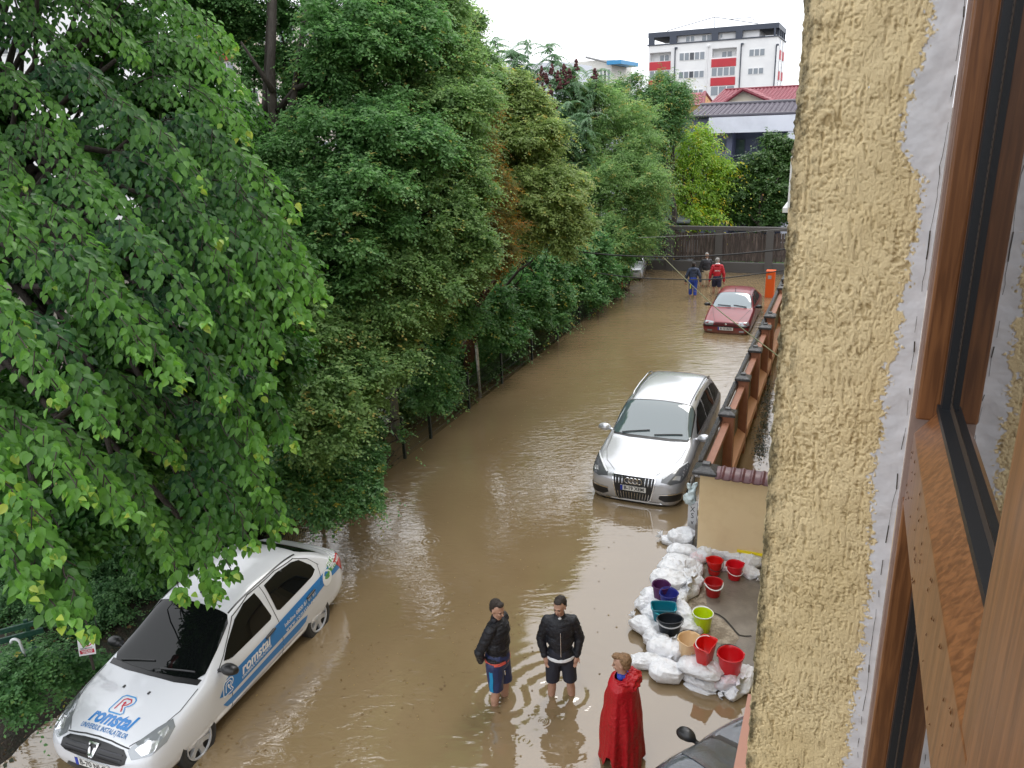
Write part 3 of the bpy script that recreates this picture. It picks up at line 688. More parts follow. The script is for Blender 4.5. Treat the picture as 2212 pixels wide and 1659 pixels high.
A10 = 52.0; v2 = thing('white_house', 'white house with a red eave line glimpsed behind the feathery tree', 'building', st(A10+4, ab(onA(1120, 150, A10))[1], 0)); o10 = np.array(v2.location)
b0, b1, z0, z1 = rz(300, 430, 900, 760, A10); q = MB(); q.sb(A10, A10+7, b0, b1, -.5, z0+1.6); q.build('wall', mat('pale_blue_wall', (.62, .66, .72), .7), v2, origin=o10)
b0, b1, z0, z1 = rz(540, 680, 765, 700, A10); q = MB(); q.sb(A10-.5, A10-.0, b0, b1, z0, z1); q.build('eave', mat('red_eave', (.45, .06, .03), .5), v2, origin=o10)
q = MB(); p = rz(1680, 1060, 1705, 1280, A10-4); q.sb(A10-4.2, A10-4, p[0]-3, p[1], -.5, p[3]); q.build('side_wall', WB, v2, origin=o10)
# blocks behind the lime trees on the left
def block(name, label, px0, px1, pytop, A, m, storeys, cols, pan=None):
    p = onA(px0, 150, A); q_ = onA(px1, 150, A); b0, b1 = float(p @ T), float(q_ @ T); zt = onA((px0+px1)/2, pytop, A)[2]
    t = thing(name, label, 'building', st(A+5, (b0+b1)/2, 0)); o_ = np.array(t.location)
    q = MB(); q.sb(A, A+10, b0, b1, -.5, zt); q.build('wall', m, t, origin=o_)
    for k in range(storeys):
        z = zt-1.0-k*3.0
        for c in range(cols):
            w_ = (b1-b0)/cols; bc = b0+(c+.5)*w_
            win(t, o_, A, bc-.35*w_, bc+.35*w_, z-1.7, z-.2, 2, (c % 2,))
        if pan and k % 2 == 0: q = MB(); q.sb(A-.5, A-.001, b0+.3, b0+(b1-b0)*.4, z-3.0, z-2.0); q.build('balcony_panel', pan, t, origin=o_)
block('pale_tower_block', 'white block with rows of windows behind the leftmost lime branches', -160, 70, -250, 34, WHT, 6, 3)
block('cream_flats', 'cream block of flats with red balcony panels seen through the tree gaps', 470, 800, 30, 75, mat('warm_cream_wall', (.66, .60, .52), .7), 5, 7, REDP)

# ------------------------------------------------------------------ wooden fence across the street end
A11 = 37.9; ZF1 = onA(1560, 497, A11)[2]; ZF0 = onA(1560, 566, A11)[2]
wf = thing('wooden_fence', 'dark weathered plank fence with concrete posts across the end of the street', 'fence', st(A11, 0, 0)); ow_ = np.array(wf.location)
DW = mat('weathered_plank', (.050, .038, .034), .8, bump=(30, .8, (1, 1, .1)), var=(3.5, (.16, .125, .11), .46, .72, (3, 3, .35)))
CG = mat('grey_concrete_post', (.085, .080, .078), .8, bump=(20, .5))
bL = ab(onA(1330, 540, A11))[1]; bR_ = 3.1
q = MB(); q.sb(A11-.1, A11+.15, bL, bR_, -.3, ZF0); q.build('plinth', CG, wf, origin=ow_)
q = MB(); q.sb(A11-.12, A11+.1, bL, bR_, ZF1, ZF1+.17); q.build('top_rail', CG, wf, origin=ow_)
for px in (1345, 1448, 1553, 1662): b = ab(onA(px, 540, A11))[1]; q = MB(); q.sb(A11-.16, A11+.1, b-.17, b+.17, -.3, ZF1-.002); q.build('post', CG, wf, origin=ow_)
q = MB(); b = bL
while b < bR_:
    g = rng.uniform(-.012, .012); q.sb(A11-.04+g, A11-.015+g, b+.006, b+.118, ZF0+.05+rng.uniform(0, .06), ZF1-.10+rng.uniform(-.06, .02)); b += .128
q.build('planks', DW, wf, origin=ow_)
q = MB(); q.sb(A11+.05, A11+.1, bL, bR_, ZF0+.3, ZF0+.42); q.sb(A11+.05, A11+.1, bL, bR_, ZF1-.5, ZF1-.38); q.build('cross_rail', DW, wf, origin=ow_)
sh = thing('grey_shed', 'low grey shed roof just behind the plank fence, left of the pale green walnut', 'shed', st(40.5, float(onA(1480, 480, 40) @ T), 0)); q = MB(); b = float(onA(1480, 480, 40) @ T)
q.sb(39.4, 42.5, b-1.6, b+.3, 0, 2.0); q.build('wall', mat('shed_wall', (.28, .30, .32), .7), sh, origin=sh.location)
q = MB(); q.box(st(40.9, b-.7, 2.42), S*1.9+ZV*.22, T*1.1, ZV*.04); q.build('roof', mat('shed_roof', (.16, .18, .19), .5), sh, origin=sh.location)
# ------------------------------------------------------------------ cars
def car_shell(name, stn, wheels, m_body, m_well, parent, wr=.36, sub=3, rad=None):
    """stn: rows x, w, zb, zd, zt, yr (nose to tail); lofted, smoothed, wheel arches cut out"""
    V = []; F = []; K = 10
    def prof(w_, zb, zd, zt, yr):
        wb = w_*.955; cab = min(1.0, max(0.0, (zt-zd-.10)/.30)); h = zt-zd
        p = [(0, zb), (w_*.80, zb), (w_*.97, zb+.08), (w_, zb+(zd-zb)*.45), (w_*.995, zd-.13*min(1, w_)), (wb+.004, zd-.02),
             (wb*(1-.45)+yr*.45, zd+h*(.40 if cab > .5 else .45)), (yr, zt-(.055 if cab > .5 else .035)), (yr*.68, zt-.012), (0, zt)]
        return p
    for x, w_, zb, zd, zt, yr in stn:
        p = prof(w_, zb, zd, zt, yr)
        for y, z in p: V.append((x, y, z))
        for y, z in p[-2:0:-1]: V.append((x, -y, z))
    n = 2*K-2
    for i in range(len(stn)-1):
        for k in range(n): F.append((i*n+k, i*n+(k+1) % n, (i+1)*n+(k+1) % n, (i+1)*n+k))
    for base, rev in ((0, False), ((len(stn)-1)*n, True)):       # end caps as strips between the two sides
        for k in range(1, K-1):
            a, b = base+k, base+k+1; c, d = base+n-k-1, base+n-k
            if k == K-2: f = (a, b, d) if False else (a, b, base+n-k)
            else: f = (a, b, c, d)
            F.append(f if rev else f[::-1])
        f = (base, base+1, base+n-1); F.append(f if rev else f[::-1])
    o = ob(name, V, F, None, parent, True)
    bm = bmesh.new(); bm.from_mesh(o.data); bmesh.ops.recalc_face_normals(bm, faces=bm.faces); bm.to_mesh(o.data); bm.free()
    s = o.modifiers.new('s', 'SUBSURF'); s.levels = sub; s.render_levels = sub
    full = bpy.data.meshes.new_from_object(o.evaluated_get(bpy.context.evaluated_depsgraph_get()))
    bm = bmesh.new(); bm.from_mesh(full); bvh = BVHTree.FromBMesh(bm); bm.free()
    o.data.materials.append(m_body); o.data.materials.append(m_well)
    cut = MB()
    for wx in wheels:
        for sy in (1, -1):
            yy = stn[len(stn)//2][1]
            cut.tube([(wx, sy*(yy-.28), rad), (wx, sy*(yy+.2), rad)], wr, 40)
    c = cut.build('cut', [m_body, m_well]); c.data.polygons.foreach_set('material_index', [1]*len(c.data.polygons))
    b = o.modifiers.new('b', 'BOOLEAN'); b.operation = 'DIFFERENCE'; b.object = c; b.solver = 'EXACT'
    baked(o); bpy.data.objects.remove(c)
    me = o.data; bm = bmesh.new(); bm.from_mesh(me)
    for f in bm.faces: f.smooth = f.material_index == 0
    bm.to_mesh(me); bm.free()
    return o, bvh
def grid_poly(poly, step, V=None, F=None):
    bm = bmesh.new()
    if V is None:
        vs = [bm.verts.new((u, v, 0)) for u, v in poly]; bm.faces.new(vs)
    else:
        vs = [bm.verts.new((p[0], p[1], 0)) for p in V]
        for f in F:
            try: bm.faces.new([vs[i] for i in f])
            except ValueError: pass
    P = np.array([v.co[:2] for v in bm.verts])
    for ax in (0, 1):
        lo, hi = P[:, ax].min(), P[:, ax].max(); k = math.ceil(lo/step)+0
        no = (1, 0, 0) if ax == 0 else (0, 1, 0)
        while k*step < hi:
            if k*step > lo+1e-5: bmesh.ops.bisect_plane(bm, geom=bm.verts[:]+bm.edges[:]+bm.faces[:], plane_co=(k*step*(ax == 0), k*step*(ax == 1), 0), plane_no=no)
            k += 1
    bmesh.ops.triangulate(bm, faces=[f for f in bm.faces if len(f.verts) > 4])
    bm.verts.index_update()
    V2 = [tuple(v.co) for v in bm.verts]; F2 = [tuple(v.index for v in f.verts) for f in bm.faces]; bm.free()
    return V2, F2
def lay(name, bvh, frame, m, parent, poly=None, VF=None, off=.004, step=.05, smooth=True):
    """a skin laid on the body: frame = (origin, u axis, v axis, outward n)"""
    o_, u, v, n = [Vector(q) for q in frame]; n.normalize()
    V, F = grid_poly(poly, step) if poly is not None else grid_poly(None, step, *VF)
    out = []; keep = []
    for p in V:
        q = o_+u*p[0]+v*p[1]+n*3.0
        loc, nn, _, _ = bvh.ray_cast(q, -n, 6.0)
        if loc is None:
            loc, nn, _, _ = bvh.find_nearest(o_+u*p[0]+v*p[1])
        if nn.dot(n) < 0: nn = -nn
        out.append(loc+nn*off)
    me = ob(name, out, F, m, parent, smooth)
    # outward orientation
    if len(me.data.polygons):
        s = sum((Vector(p.normal).dot(n))*p.area for p in me.data.polygons)
        if s < 0: me.data.flip_normals()
    return me
def band(pts, w_):
    pts = [np.array(p, float) for p in pts]; L_ = []; Rr = []
    for i, p in enumerate(pts):
        d = pts[min(i+1, len(pts)-1)]-pts[max(i-1, 0)]; d = d/np.linalg.norm(d); nn = np.array((-d[1], d[0]))*w_/2
        L_.append(p+nn); Rr.append(p-nn)
    V = [(*p, 0) for p in L_+Rr]; k = len(pts)
    return V, [(i, i+1, k+i+1, k+i) for i in range(k-1)]
def text_VF(txt, size, shear=0.0, bold=0.0, space=1.0, extrude=0):
    cu = bpy.data.curves.new('t', 'FONT'); cu.body = txt; cu.size = size; cu.shear = shear; cu.offset = bold; cu.space_character = space
    cu.align_x = 'CENTER'; cu.align_y = 'CENTER'; cu.resolution_u = 3
    o = bpy.data.objects.new('t', cu); COL.objects.link(o)
    dg = bpy.context.evaluated_depsgraph_get(); me = bpy.data.meshes.new_from_object(o.evaluated_get(dg))
    V = [tuple(v.co) for v in me.vertices]; F = [tuple(p.vertices) for p in me.polygons]
    bpy.data.objects.remove(o); bpy.data.curves.remove(cu); bpy.data.meshes.remove(me); return V, F
def xf(VF, sx=1, sy=1, ox=0, oy=0, rot=0):
    c, s = math.cos(rot), math.sin(rot)
    return [(ox+c*v[0]*sx-s*v[1]*sy, oy+s*v[0]*sx+c*v[1]*sy, 0) for v in VF[0]], VF[1]
RUB = mat('tyre_rubber', (.018, .018, .018), .55, bump=(60, .3)); WELL = mat('wheel_well', (.010, .010, .010), .9)
BLK = mat('black_plastic', (.014, .014, .015), .35); CHR = mat('chrome_trim', (.75, .75, .77), .12, metal=1.0)
RIM = mat('silver_rim', (.48, .49, .50), .35, metal=.6); SEAM = mat('panel_gap', (.03, .03, .03), .7)
LAMP = mat('headlight_glass', (.30, .32, .34), .06, metal=.35, spec=1.0); REDL = mat('tail_light_glass', (.45, .012, .015), .08, spec=1.0)
DGL = mat('tinted_glass', (.004, .005, .005), .02, spec=.35, ior=1.45); PLW = mat('plate_white', (.72, .72, .70), .4); PLB = mat('plate_blue', (.015, .04, .35), .4); INK = mat('plate_ink', (.02, .02, .02), .5)
def wheel(parent, x, y, r_, side, m_rim, spokes, wid=.19, dust=False):
    t = MB(); ax = ((1, 0, 0), (0, 0, 1), (0, side, 0)); h = wid/2
    t.lathe([(r_*.66, -h), (r_*.90, -h), (r_*.985, -h*.8), (r_, -h*.4), (r_, h*.4), (r_*.985, h*.8), (r_*.92, h*.98), (r_*.70, h*.92), (r_*.66, h*.7)], (x, y, r_), 40, ax=ax, closed=True)
    w_ = t.build('wheel', RUB, parent, True)
    q = MB(); ri = r_*.68
    q.lathe([(ri, h*.75), (ri, h*.95), (ri*.93, h*.93), (ri*.90, h*.55), (ri*.5, h*.2), (0.001, h*.2)], (x, y, r_), 36, m=1, ax=ax)
    q.lathe([(ri*1.0, h*.80), (ri*1.0, h*.97), (ri*.92, h*.98), (ri*.90, h*.72)], (x, y, r_), 36, ax=ax)
    q.lathe([(ri*.30, h*.55), (ri*.27, h*.90), (ri*.14, h*.97), (.001, h*.97)], (x, y, r_), 20, ax=ax)
    for k in range(spokes):
        a = 2*math.pi*k/spokes+.3; d = np.array((math.cos(a), 0, math.sin(a))); pz = np.array((-math.sin(a), 0, math.cos(a))); Y = np.array((0, side, 0)); c = np.array((x, y, r_))
        P = []
        for rr_, ww, hh in ((.2, .20, .85), (.55, .13, .80), (.95, .19, .84)):
            for s1, s2 in ((-1, 0), (1, 0), (1, -1), (-1, -1)): P.append(c+d*ri*rr_+pz*s1*ri*ww+Y*(h*hh+s2*.05))
        q.add(P, [(0, 1, 5, 4), (4, 5, 9, 8), (1, 2, 6, 5), (5, 6, 10, 9), (3, 0, 4, 7), (7, 4, 8, 11)])
    ob('rim', q.V, q.F, [m_rim, BLK], w_, False, None, q.m); return w_
def mirror(parent, x, y, z, side, m, s=1.0, gl=True):
    o = sculpt('mirror', [('e', (x+.02, y+side*.13*s, z+.03), (.085*s, .125*s, .075*s)), ('e', (x, y+side*.17*s, z+.02), (.06*s, .09*s, .07*s)), ('c', (x+.04, y-side*.03, z-.01), (x+.02, y+side*.08, z+.01), .028*s, .03*s)], m, parent, .012, 3)
    return o
def plate(parent, bvh, x, z, txt, sc=1.0, tilt=0.0):
    q = MB(); ty = Vector((math.cos(tilt), 0, math.sin(tilt))); up = Vector((-math.sin(tilt), 0, math.cos(tilt)))
    q.box((x, 0, z), (.006, 0, 0), (0, .26, 0), tuple(up*.055)); pl = q.build('plate', PLW, parent)
    q = MB(); q.box((x+.0075, -.235, z), (.0015, 0, 0), (0, .024, 0), tuple(up*.054)); q.build('plate_band', PLB, pl)
    VF = text_VF(txt, .105, bold=.0022); V = [(x+.0085, v[0]*.95+.018, z+v[1]*1.0) for v in VF[0]]
    ob('plate_text', [(p[0], p[1], p[2]) for p in V], VF[1], INK, pl); 
    q = MB()
    for a in ((-.26, .26, .052, .055), (-.26, .26, -.055, -.052)): q.bb((x+.006, a[0], z+a[2]), (x+.0078, a[1], z+a[3]))
    q.build('plate_border', INK, pl)
    return pl
def side_frame(s): return ((0, 0, 0), (1, 0, 0), (0, 0, 1), (0, s, 0))
TOP = ((0, 0, 0), (1, 0, 0), (0, 1, 0), (0, 0, 1)); FRONT = ((0, 0, 0), (0, 1, 0), (0, 0, 1), (1, 0, 0)); REAR = ((0, 0, 0), (0, 1, 0), (0, 0, 1), (-1, 0, 0))
def nose_frame(s, yaw=35, up=25):
    y_, u_ = R(yaw)*s, R(up); n = Vector((math.cos(y_)*math.cos(u_), math.sin(y_)*math.cos(u_), math.sin(u_))); return n
def lay3(name, bvh, pts, m, parent, off=.004, step=.07, n=None):
    """skin from an outline given as 3-D points near the body"""
    P = np.array(pts, float); c = P.mean(0)
    if n is None:
        _, _, vt = np.linalg.svd(P-c); n = vt[2]
    n = np.array(n, float); n /= np.linalg.norm(n)
    if n @ (c-np.array((c[0]*.5-.6, 0, .6))) < 0 and True: n = -n
    u = P[1]-P[0]; u = u-n*(u @ n); u /= np.linalg.norm(u); v = np.cross(n, u)
    poly = [((p-c) @ u, (p-c) @ v) for p in P]
    return lay(name, bvh, (tuple(c), tuple(u), tuple(v), tuple(n)), m, parent, poly=poly, off=off, step=step)
def mirrored(pts): return [(x, -y, z) for x, y, z in pts][::-1]
def heading(hx, hy): return math.atan2(hy, hx)

_f = at(432, 1601, .205); _r = at(686, 1337, .205); hL_ = (_f-_r)/np.linalg.norm(_f-_r); _l = np.array((-hL_[1], hL_[0], 0)); _m = (_f+_r)/2+hL_*1.317-_l*.83
LOGO = (float(_m[0]), float(_m[1]), -.105)
# ---- white sedan (right foreground of the tree)
WP = mat('white_car_paint', (.66, .68, .72), .22, spec=.6, coat=.6)
log_o = LOGO
lg_ = thing('sedan', 'white sedan with blue company stripes half under the lime branches', 'car', log_o, heading(hL_[0], hL_[1]))
stn = [(.80, .42, .34, .54, .58, .34), (.775, .66, .27, .60, .655, .50), (.68, .79, .22, .67, .735, .60), (.48, .842, .20, .755, .815, .65), (.15, .862, .20, .83, .895, .67), (-.08, .866, .20, .875, .94, .70),
       (-.26, .866, .20, .905, .975, .71), (-.38, .866, .20, .925, 1.035, .70), (-.70, .866, .20, .94, 1.23, .66), (-1.00, .866, .20, .95, 1.40, .63), (-1.20, .866, .20, .955, 1.475, .62), (-1.65, .866, .20, .965, 1.515, .62), (-2.15, .866, .20, .975, 1.518, .615), (-2.55, .866, .20, .98, 1.48, .60),
       (-2.85, .864, .20, .985, 1.375, .58), (-3.12, .855, .21, .99, 1.20, .62), (-3.22, .845, .21, .99, 1.10, .65), (-3.38, .82, .23, .98, 1.075, .64), (-3.50, .77, .28, .95, 1.04, .60), (-3.55, .66, .36, .85, .95, .50)]
body, bv = car_shell('body', stn, (0, -2.634), WP, WELL, lg_, wr=.365, rad=.315)
WHC = mat('wheel_cover', (.50, .51, .53), .35, metal=.3)
for x in (0, -2.634):
    for s in (1, -1): wheel(lg_, x, s*.755, .312, s, WHC, 6)
# glass
WS = [(-.255, .0), (-.27, .35), (-.31, .66), (-.40, .725), (-.70, .685), (-1.02, .630), (-1.10, .57), (-1.135, .0), (-1.10, -.57), (-1.02, -.630), (-.70, -.685), (-.40, -.725), (-.31, -.66), (-.27, -.35)]
lay('windshield', bv, TOP, DGL, lg_, poly=WS, off=.008, step=.05)
lay('cowl', bv, TOP, BLK, lg_, poly=[(-.195, 0), (-.20, .40), (-.25, .72), (-.33, .73), (-.29, .4), (-.27, 0), (-.29, -.4), (-.33, -.73), (-.25, -.72), (-.20, -.4)], off=.003)
lay('rear_window', bv, TOP, DGL, lg_, poly=[(-2.72, .0), (-2.72, .48), (-2.80, .53), (-3.14, .60), (-3.17, .5), (-3.17, -.5), (-3.14, -.60), (-2.80, -.53), (-2.72, -.48)], off=.005)
for s in (1, -1):
    f = side_frame(s)
    lay('side_window', bv, f, DGL, lg_, poly=[(-.68, 1.00), (-.85, 1.13), (-1.12, 1.305), (-1.36, 1.385), (-1.60, 1.40), (-1.66, 1.02), (-1.62, .99), (-.80, .965)], off=.005)
    lay('side_window', bv, f, DGL, lg_, poly=[(-1.80, 1.395), (-2.10, 1.41), (-2.45, 1.375), (-2.62, 1.32), (-2.78, 1.15), (-2.80, 1.07), (-2.68, 1.03), (-1.84, 1.00), (-1.79, 1.03)], off=.005)
    for VF in (band([(-.62, .93), (-.66, .70), (-.63, .40), (-.62, .26)], .012), band([(-1.73, 1.42), (-1.73, .95), (-1.75, .60), (-1.71, .26)], .012), band([(-2.90, 1.1), (-2.82, .93), (-2.76, .80), (-2.62, .72)], .010),
               band([(-.62, .25), (-1.71, .24), (-2.3, .25)], .010), band([(-.52, .94), (-.72, 1.05), (-1.12, 1.345), (-1.5, 1.425), (-2.1, 1.435), (-2.55, 1.38), (-2.80, 1.24), (-2.92, 1.08)], .010)):
        lay('seam', bv, f, SEAM, lg_, VF=VF, off=.0025, step=.05)
    lay('roof_channel', bv, TOP, BLK, lg_, VF=band([(-1.12, s*.565), (-1.9, s*.57), (-2.65, s*.54)], .022), off=.004, step=.06)
    for hx in (-1.52, -2.50):
        lay('handle_recess', bv, f, BLK, lg_, poly=[(hx+.10, .83), (hx+.08, .85), (hx-.07, .87), (hx-.10, .86), (hx-.08, .835), (hx+.07, .815)], off=.004)
        q = sculpt('door_handle', [('c', (hx+.10, s*.872, .835), (hx-.09, s*.872, .86), .018, .018)], BLK, lg_, .008, 2)
    mirror(lg_, -.60, s*.82, .96, s, BLK)
    lay3('headlight', bv, [(.66, s*.46, .69), (.60, s*.52, .75), (.40, s*.67, .83), (.26, s*.78, .868), (.29, s*.83, .80), (.42, s*.81, .70), (.55, s*.70, .62), (.67, s*.52, .61)], LAMP, lg_, .006, n=(.72, s*.55, .42))
    hl = lay3('lamp_cluster', bv, [(.60, s*.52, .685), (.48, s*.60, .735), (.42, s*.72, .72), (.50, s*.72, .65), (.60, s*.62, .635)], mat('lamp_bowl', (.85, .86, .88), .08, metal=.7), lg_, .009, n=(.72, s*.55, .42))
    lay3('lamp_cluster', bv, [(.42, s*.69, .79), (.32, s*.76, .83), (.33, s*.79, .78), (.41, s*.76, .74)], mat('lamp_bowl', (.85, .86, .88), .08, metal=.7), lg_, .009, n=(.6, s*.65, .42))
    lay('tail_light', bv, f, REDL, lg_, poly=[(-3.20, .98), (-3.40, 1.00), (-3.56, .92), (-3.52, .70), (-3.44, .68), (-3.34, .80)], off=.006)
    lay3('tail_light', bv, [(-3.52, s*.50, .97), (-3.50, s*.70, .97), (-3.56, s*.70, .72), (-3.57, s*.55, .74)], REDL, lg_, .006, n=(-1, s*.4, .1))
# grille, bumper opening
lay('grille', bv, FRONT, BLK, lg_, poly=[(-.50, .665), (-.42, .705), (-.2, .722), (0, .728), (.2, .722), (.42, .705), (.50, .665), (.50, .60), (.42, .565), (.2, .548), (0, .542), (-.2, .548), (-.42, .565), (-.50, .60)], off=.006, step=.06)
GRB = mat('grille_bar', (.04, .04, .045), .2, metal=.5)
for z in (.585, .625, .668): lay('grille_bar', bv, FRONT, GRB, lg_, VF=band([(-.44, z), (-.2, z+.006), (-.08, z+.008)], .011), off=.012, step=.1); lay('grille_bar', bv, FRONT, GRB, lg_, VF=band([(.08, z+.008), (.2, z+.006), (.44, z)], .011), off=.012, step=.1)
lay('emblem', bv, FRONT, CHR, lg_, VF=([(-.075, .70, 0), (-.045, .70, 0), (-.055, .675, 0), (-.028, .675, 0), (0, .60, 0), (.028, .675, 0), (.055, .675, 0), (.045, .70, 0), (.075, .70, 0), (.04, .60, 0), (.015, .58, 0), (-.015, .58, 0), (-.04, .60, 0), (0, .615, 0)],
     [(0, 1, 2), (0, 2, 12), (2, 3, 12), (3, 4, 12), (12, 4, 11), (11, 4, 10), (10, 4, 9), (9, 4, 5), (5, 6, 9), (9, 6, 8), (6, 7, 8)]), off=.020, step=.2)
lay('emblem_bar', bv, FRONT, CHR, lg_, VF=band([(-.075, .703), (.075, .703)], .012), off=.022, step=.2)
lay('bumper_opening', bv, FRONT, BLK, lg_, poly=[(-.42, .40), (.42, .40), (.50, .30), (.40, .27), (-.40, .27), (-.50, .30)], off=.005)
lay('seam', bv, TOP, SEAM, lg_, VF=band([(.64, .46), (.42, .66), (.10, .755), (-.22, .755)], .010), off=.002, step=.05)
lay('seam', bv, TOP, SEAM, lg_, VF=band([(.64, -.46), (.42, -.66), (.10, -.755), (-.22, -.755)], .010), off=.002, step=.05)
lay('seam', bv, FRONT, SEAM, lg_, VF=band([(-.48, .715), (-.2, .738), (0, .743), (.2, .738), (.48, .715)], .008), off=.002, step=.05)
plate(lg_, bv, .812, .475, 'B-70 NLC')
q = MB(); q.tube([(-1.28, 0, 1.49), (-1.36, 0, 1.535)], [.022, .016], 10); q.tube([(-1.36, 0, 1.535), (-1.78, 0, 1.76)], [.005, .003], 6); q.build('antenna', BLK, lg_)
q = MB()
for y0, y1 in ((.10, .60), (-.55, -.05)): q.tube([bv.ray_cast(Vector((x, y, 3)), Vector((0, 0, -1)))[0]+Vector((0, 0, .022)) for x, y in zip(np.linspace(-.30, -.37, 7), np.linspace(y0, y1, 7))], .010, 6)
q.build('wiper', BLK, lg_)
q = MB()
for y in (-.20, .20): q.box(bv.ray_cast(Vector((.02, y, 3)), Vector((0, 0, -1)))[0]+Vector((0, 0, .006)), (.02, 0, 0), (0, .012, 0), (0, 0, .006))
q.build('washer_jet', BLK, lg_)
q = sculpt('seat', [('e', (-1.35, .36, .92), (.07, .22, .20)), ('e', (-1.35, -.36, .92), (.07, .22, .20))], BLK, lg_, .03, 1) if False else None
# lettering and stripes
BLU = mat('sign_blue', (.015, .19, .52), .3, coat=.4); BLUD = mat('sign_blue_letters', (.02, .16, .42), .3); WHL = mat('white_letters', (.78, .80, .82), .3); REDW = mat('sign_red', (.50, .01, .04), .3); GRN = mat('sign_green', (.10, .33, .06), .3)
SL = side_frame(1)
lay('stripe', bv, SL, BLU, lg_, poly=[(-.42, .64), (-.60, .80), (-1.0, .82), (-2.0, .89), (-2.90, .95), (-3.20, .99), (-3.50, 1.01), (-3.56, .92), (-3.47, .76), (-3.0, .80), (-2.62, .73), (-2.2, .64), (-1.4, .60), (-.62, .55)], off=.003, step=.09)
lay('stripe', bv, SL, BLU, lg_, poly=[(-.46, .50), (-.62, .50), (-1.4, .545), (-2.2, .585), (-2.36, .57), (-2.30, .49), (-2.15, .46), (-1.4, .44), (-.62, .40), (-.53, .42)], off=.003, step=.09)
lay('side_strip', bv, SL, mat('grey_side_strip', (.25, .25, .27), .4), lg_, poly=[(-.60, .345), (-1.70, .40), (-2.20, .42), (-2.22, .405), (-1.7, .38), (-.60, .315)], off=.004)
SLt = ((0, 0, 0), (-1, 0, 0), (0, 0, 1), (0, 1, 0))       # reading direction on the left side: nose to tail
tilt = R(4)
def side_text(txt, size, x, z, m, **k): lay('lettering', bv, SLt, m, lg_, VF=xf(text_VF(txt, size, **k), 1, 1, -x, z, tilt), off=.006, step=.2, smooth=False)
def r_logo(cx, cy, s, fr, inner, outer, extra=None, off=.006):
    # outlined slanted R: bowl and leg, in a double line
    def tr(P): return [(cx+s*(x+.22*y), cy+s*y) for x, y in P]
    out = [(-.38, -.5), (-.5, -.38), (-.5, .38), (-.38, .5), (.22, .5), (.42, .38), (.48, .2), (.40, .02), (.22, -.10), (.46, -.40), (.36, -.5), (.18, -.5), (-.1, -.5), (-.38, -.5)]
    lay('logo', bv, fr, outer, lg_, VF=band(tr(out), s*.075), off=off, step=.2, smooth=False)
    inn = [(-.26, -.30), (-.26, .26), (-.14, .34), (.16, .34), (.28, .20), (.20, .04), (.02, -.05), (.24, -.36)]
    lay('logo', bv, fr, inner, lg_, VF=band(tr(inn), s*.075), off=off, step=.2, smooth=False)
    lay('logo', bv, fr, inner, lg_, VF=xf(([(0, 0, 0), (.12, -.12, 0), (-.12, -.12, 0), (.05, -.12, 0), (.05, -.3, 0), (-.05, -.3, 0), (-.05, -.12, 0)], [(0, 2, 1), (3, 6, 5, 4)]), s, s, cx, cy+.2*s), off=off, step=.2, smooth=False)
r_logo(.60, .685, .19, SLt, WHL, WHL)
side_text('romstal', .20, -1.17, .735, WHL, shear=.3, bold=.006)
side_text('UNIVERSUL INSTALAȚIILOR', .052, -1.17, .638, WHL, shear=.2, bold=.001)
side_text('Infoline 0800 81 81 81', .088, -2.22, .775, WHL, bold=.0012)
side_text('www.romstal.ro', .088, -2.20, .685, WHL, bold=.0012, space=1.25)
lay('sticker', bv, SL, GRN, lg_, poly=[(-2.98, .86), (-3.06, 1.00), (-3.50, 1.08), (-3.47, .90)], off=.005, step=.09)
cc = [(-2.96+.125*math.cos(t), .84+.125*math.sin(t)) for t in np.linspace(0, 2*math.pi, 25)[:-1]]; lay('sticker', bv, SL, WHL, lg_, poly=cc, off=.007, step=.2)
side_text('e', .30, -2.955, .852, GRN, shear=.1, bold=.007)
lay('lettering', bv, SLt, WHL, lg_, VF=xf(text_VF('FII ECO!', .105, bold=.003), 1, 1, 3.25, 1.005, R(9)), off=.008, step=.2, smooth=False)
lay('lettering', bv, SLt, WHL, lg_, VF=xf(text_VF('FII CA MINE!', .056, bold=.002), 1, 1, 3.27, .925, R(9)), off=.008, step=.2, smooth=False)
HT = ((0, 0, 0), (0, 1, 0), (-1, 0, .0), (0, 0, 1))        # bonnet text, read from the front
r_logo(.02, .06-.36*0-.30*0+.0, .0001, HT, WHL, WHL) if False else None
BL2 = mat('sign_light_blue', (.05, .28, .60), .3)
r_logo(.0, -.24, .24, HT, REDW, BL2, off=.004)
lay('lettering', bv, HT, BLU, lg_, VF=xf(text_VF('romstal', .205, shear=.3, bold=.008), 1, 1.2, 0, -.43), off=.004, step=.1, smooth=False)
lay('lettering', bv, HT, BLUD, lg_, VF=xf(text_VF('UNIVERSUL INSTALAȚIILOR', .058, shear=.15, bold=.001), 1, 1.35, 0, -.565), off=.004, step=.1, smooth=False)

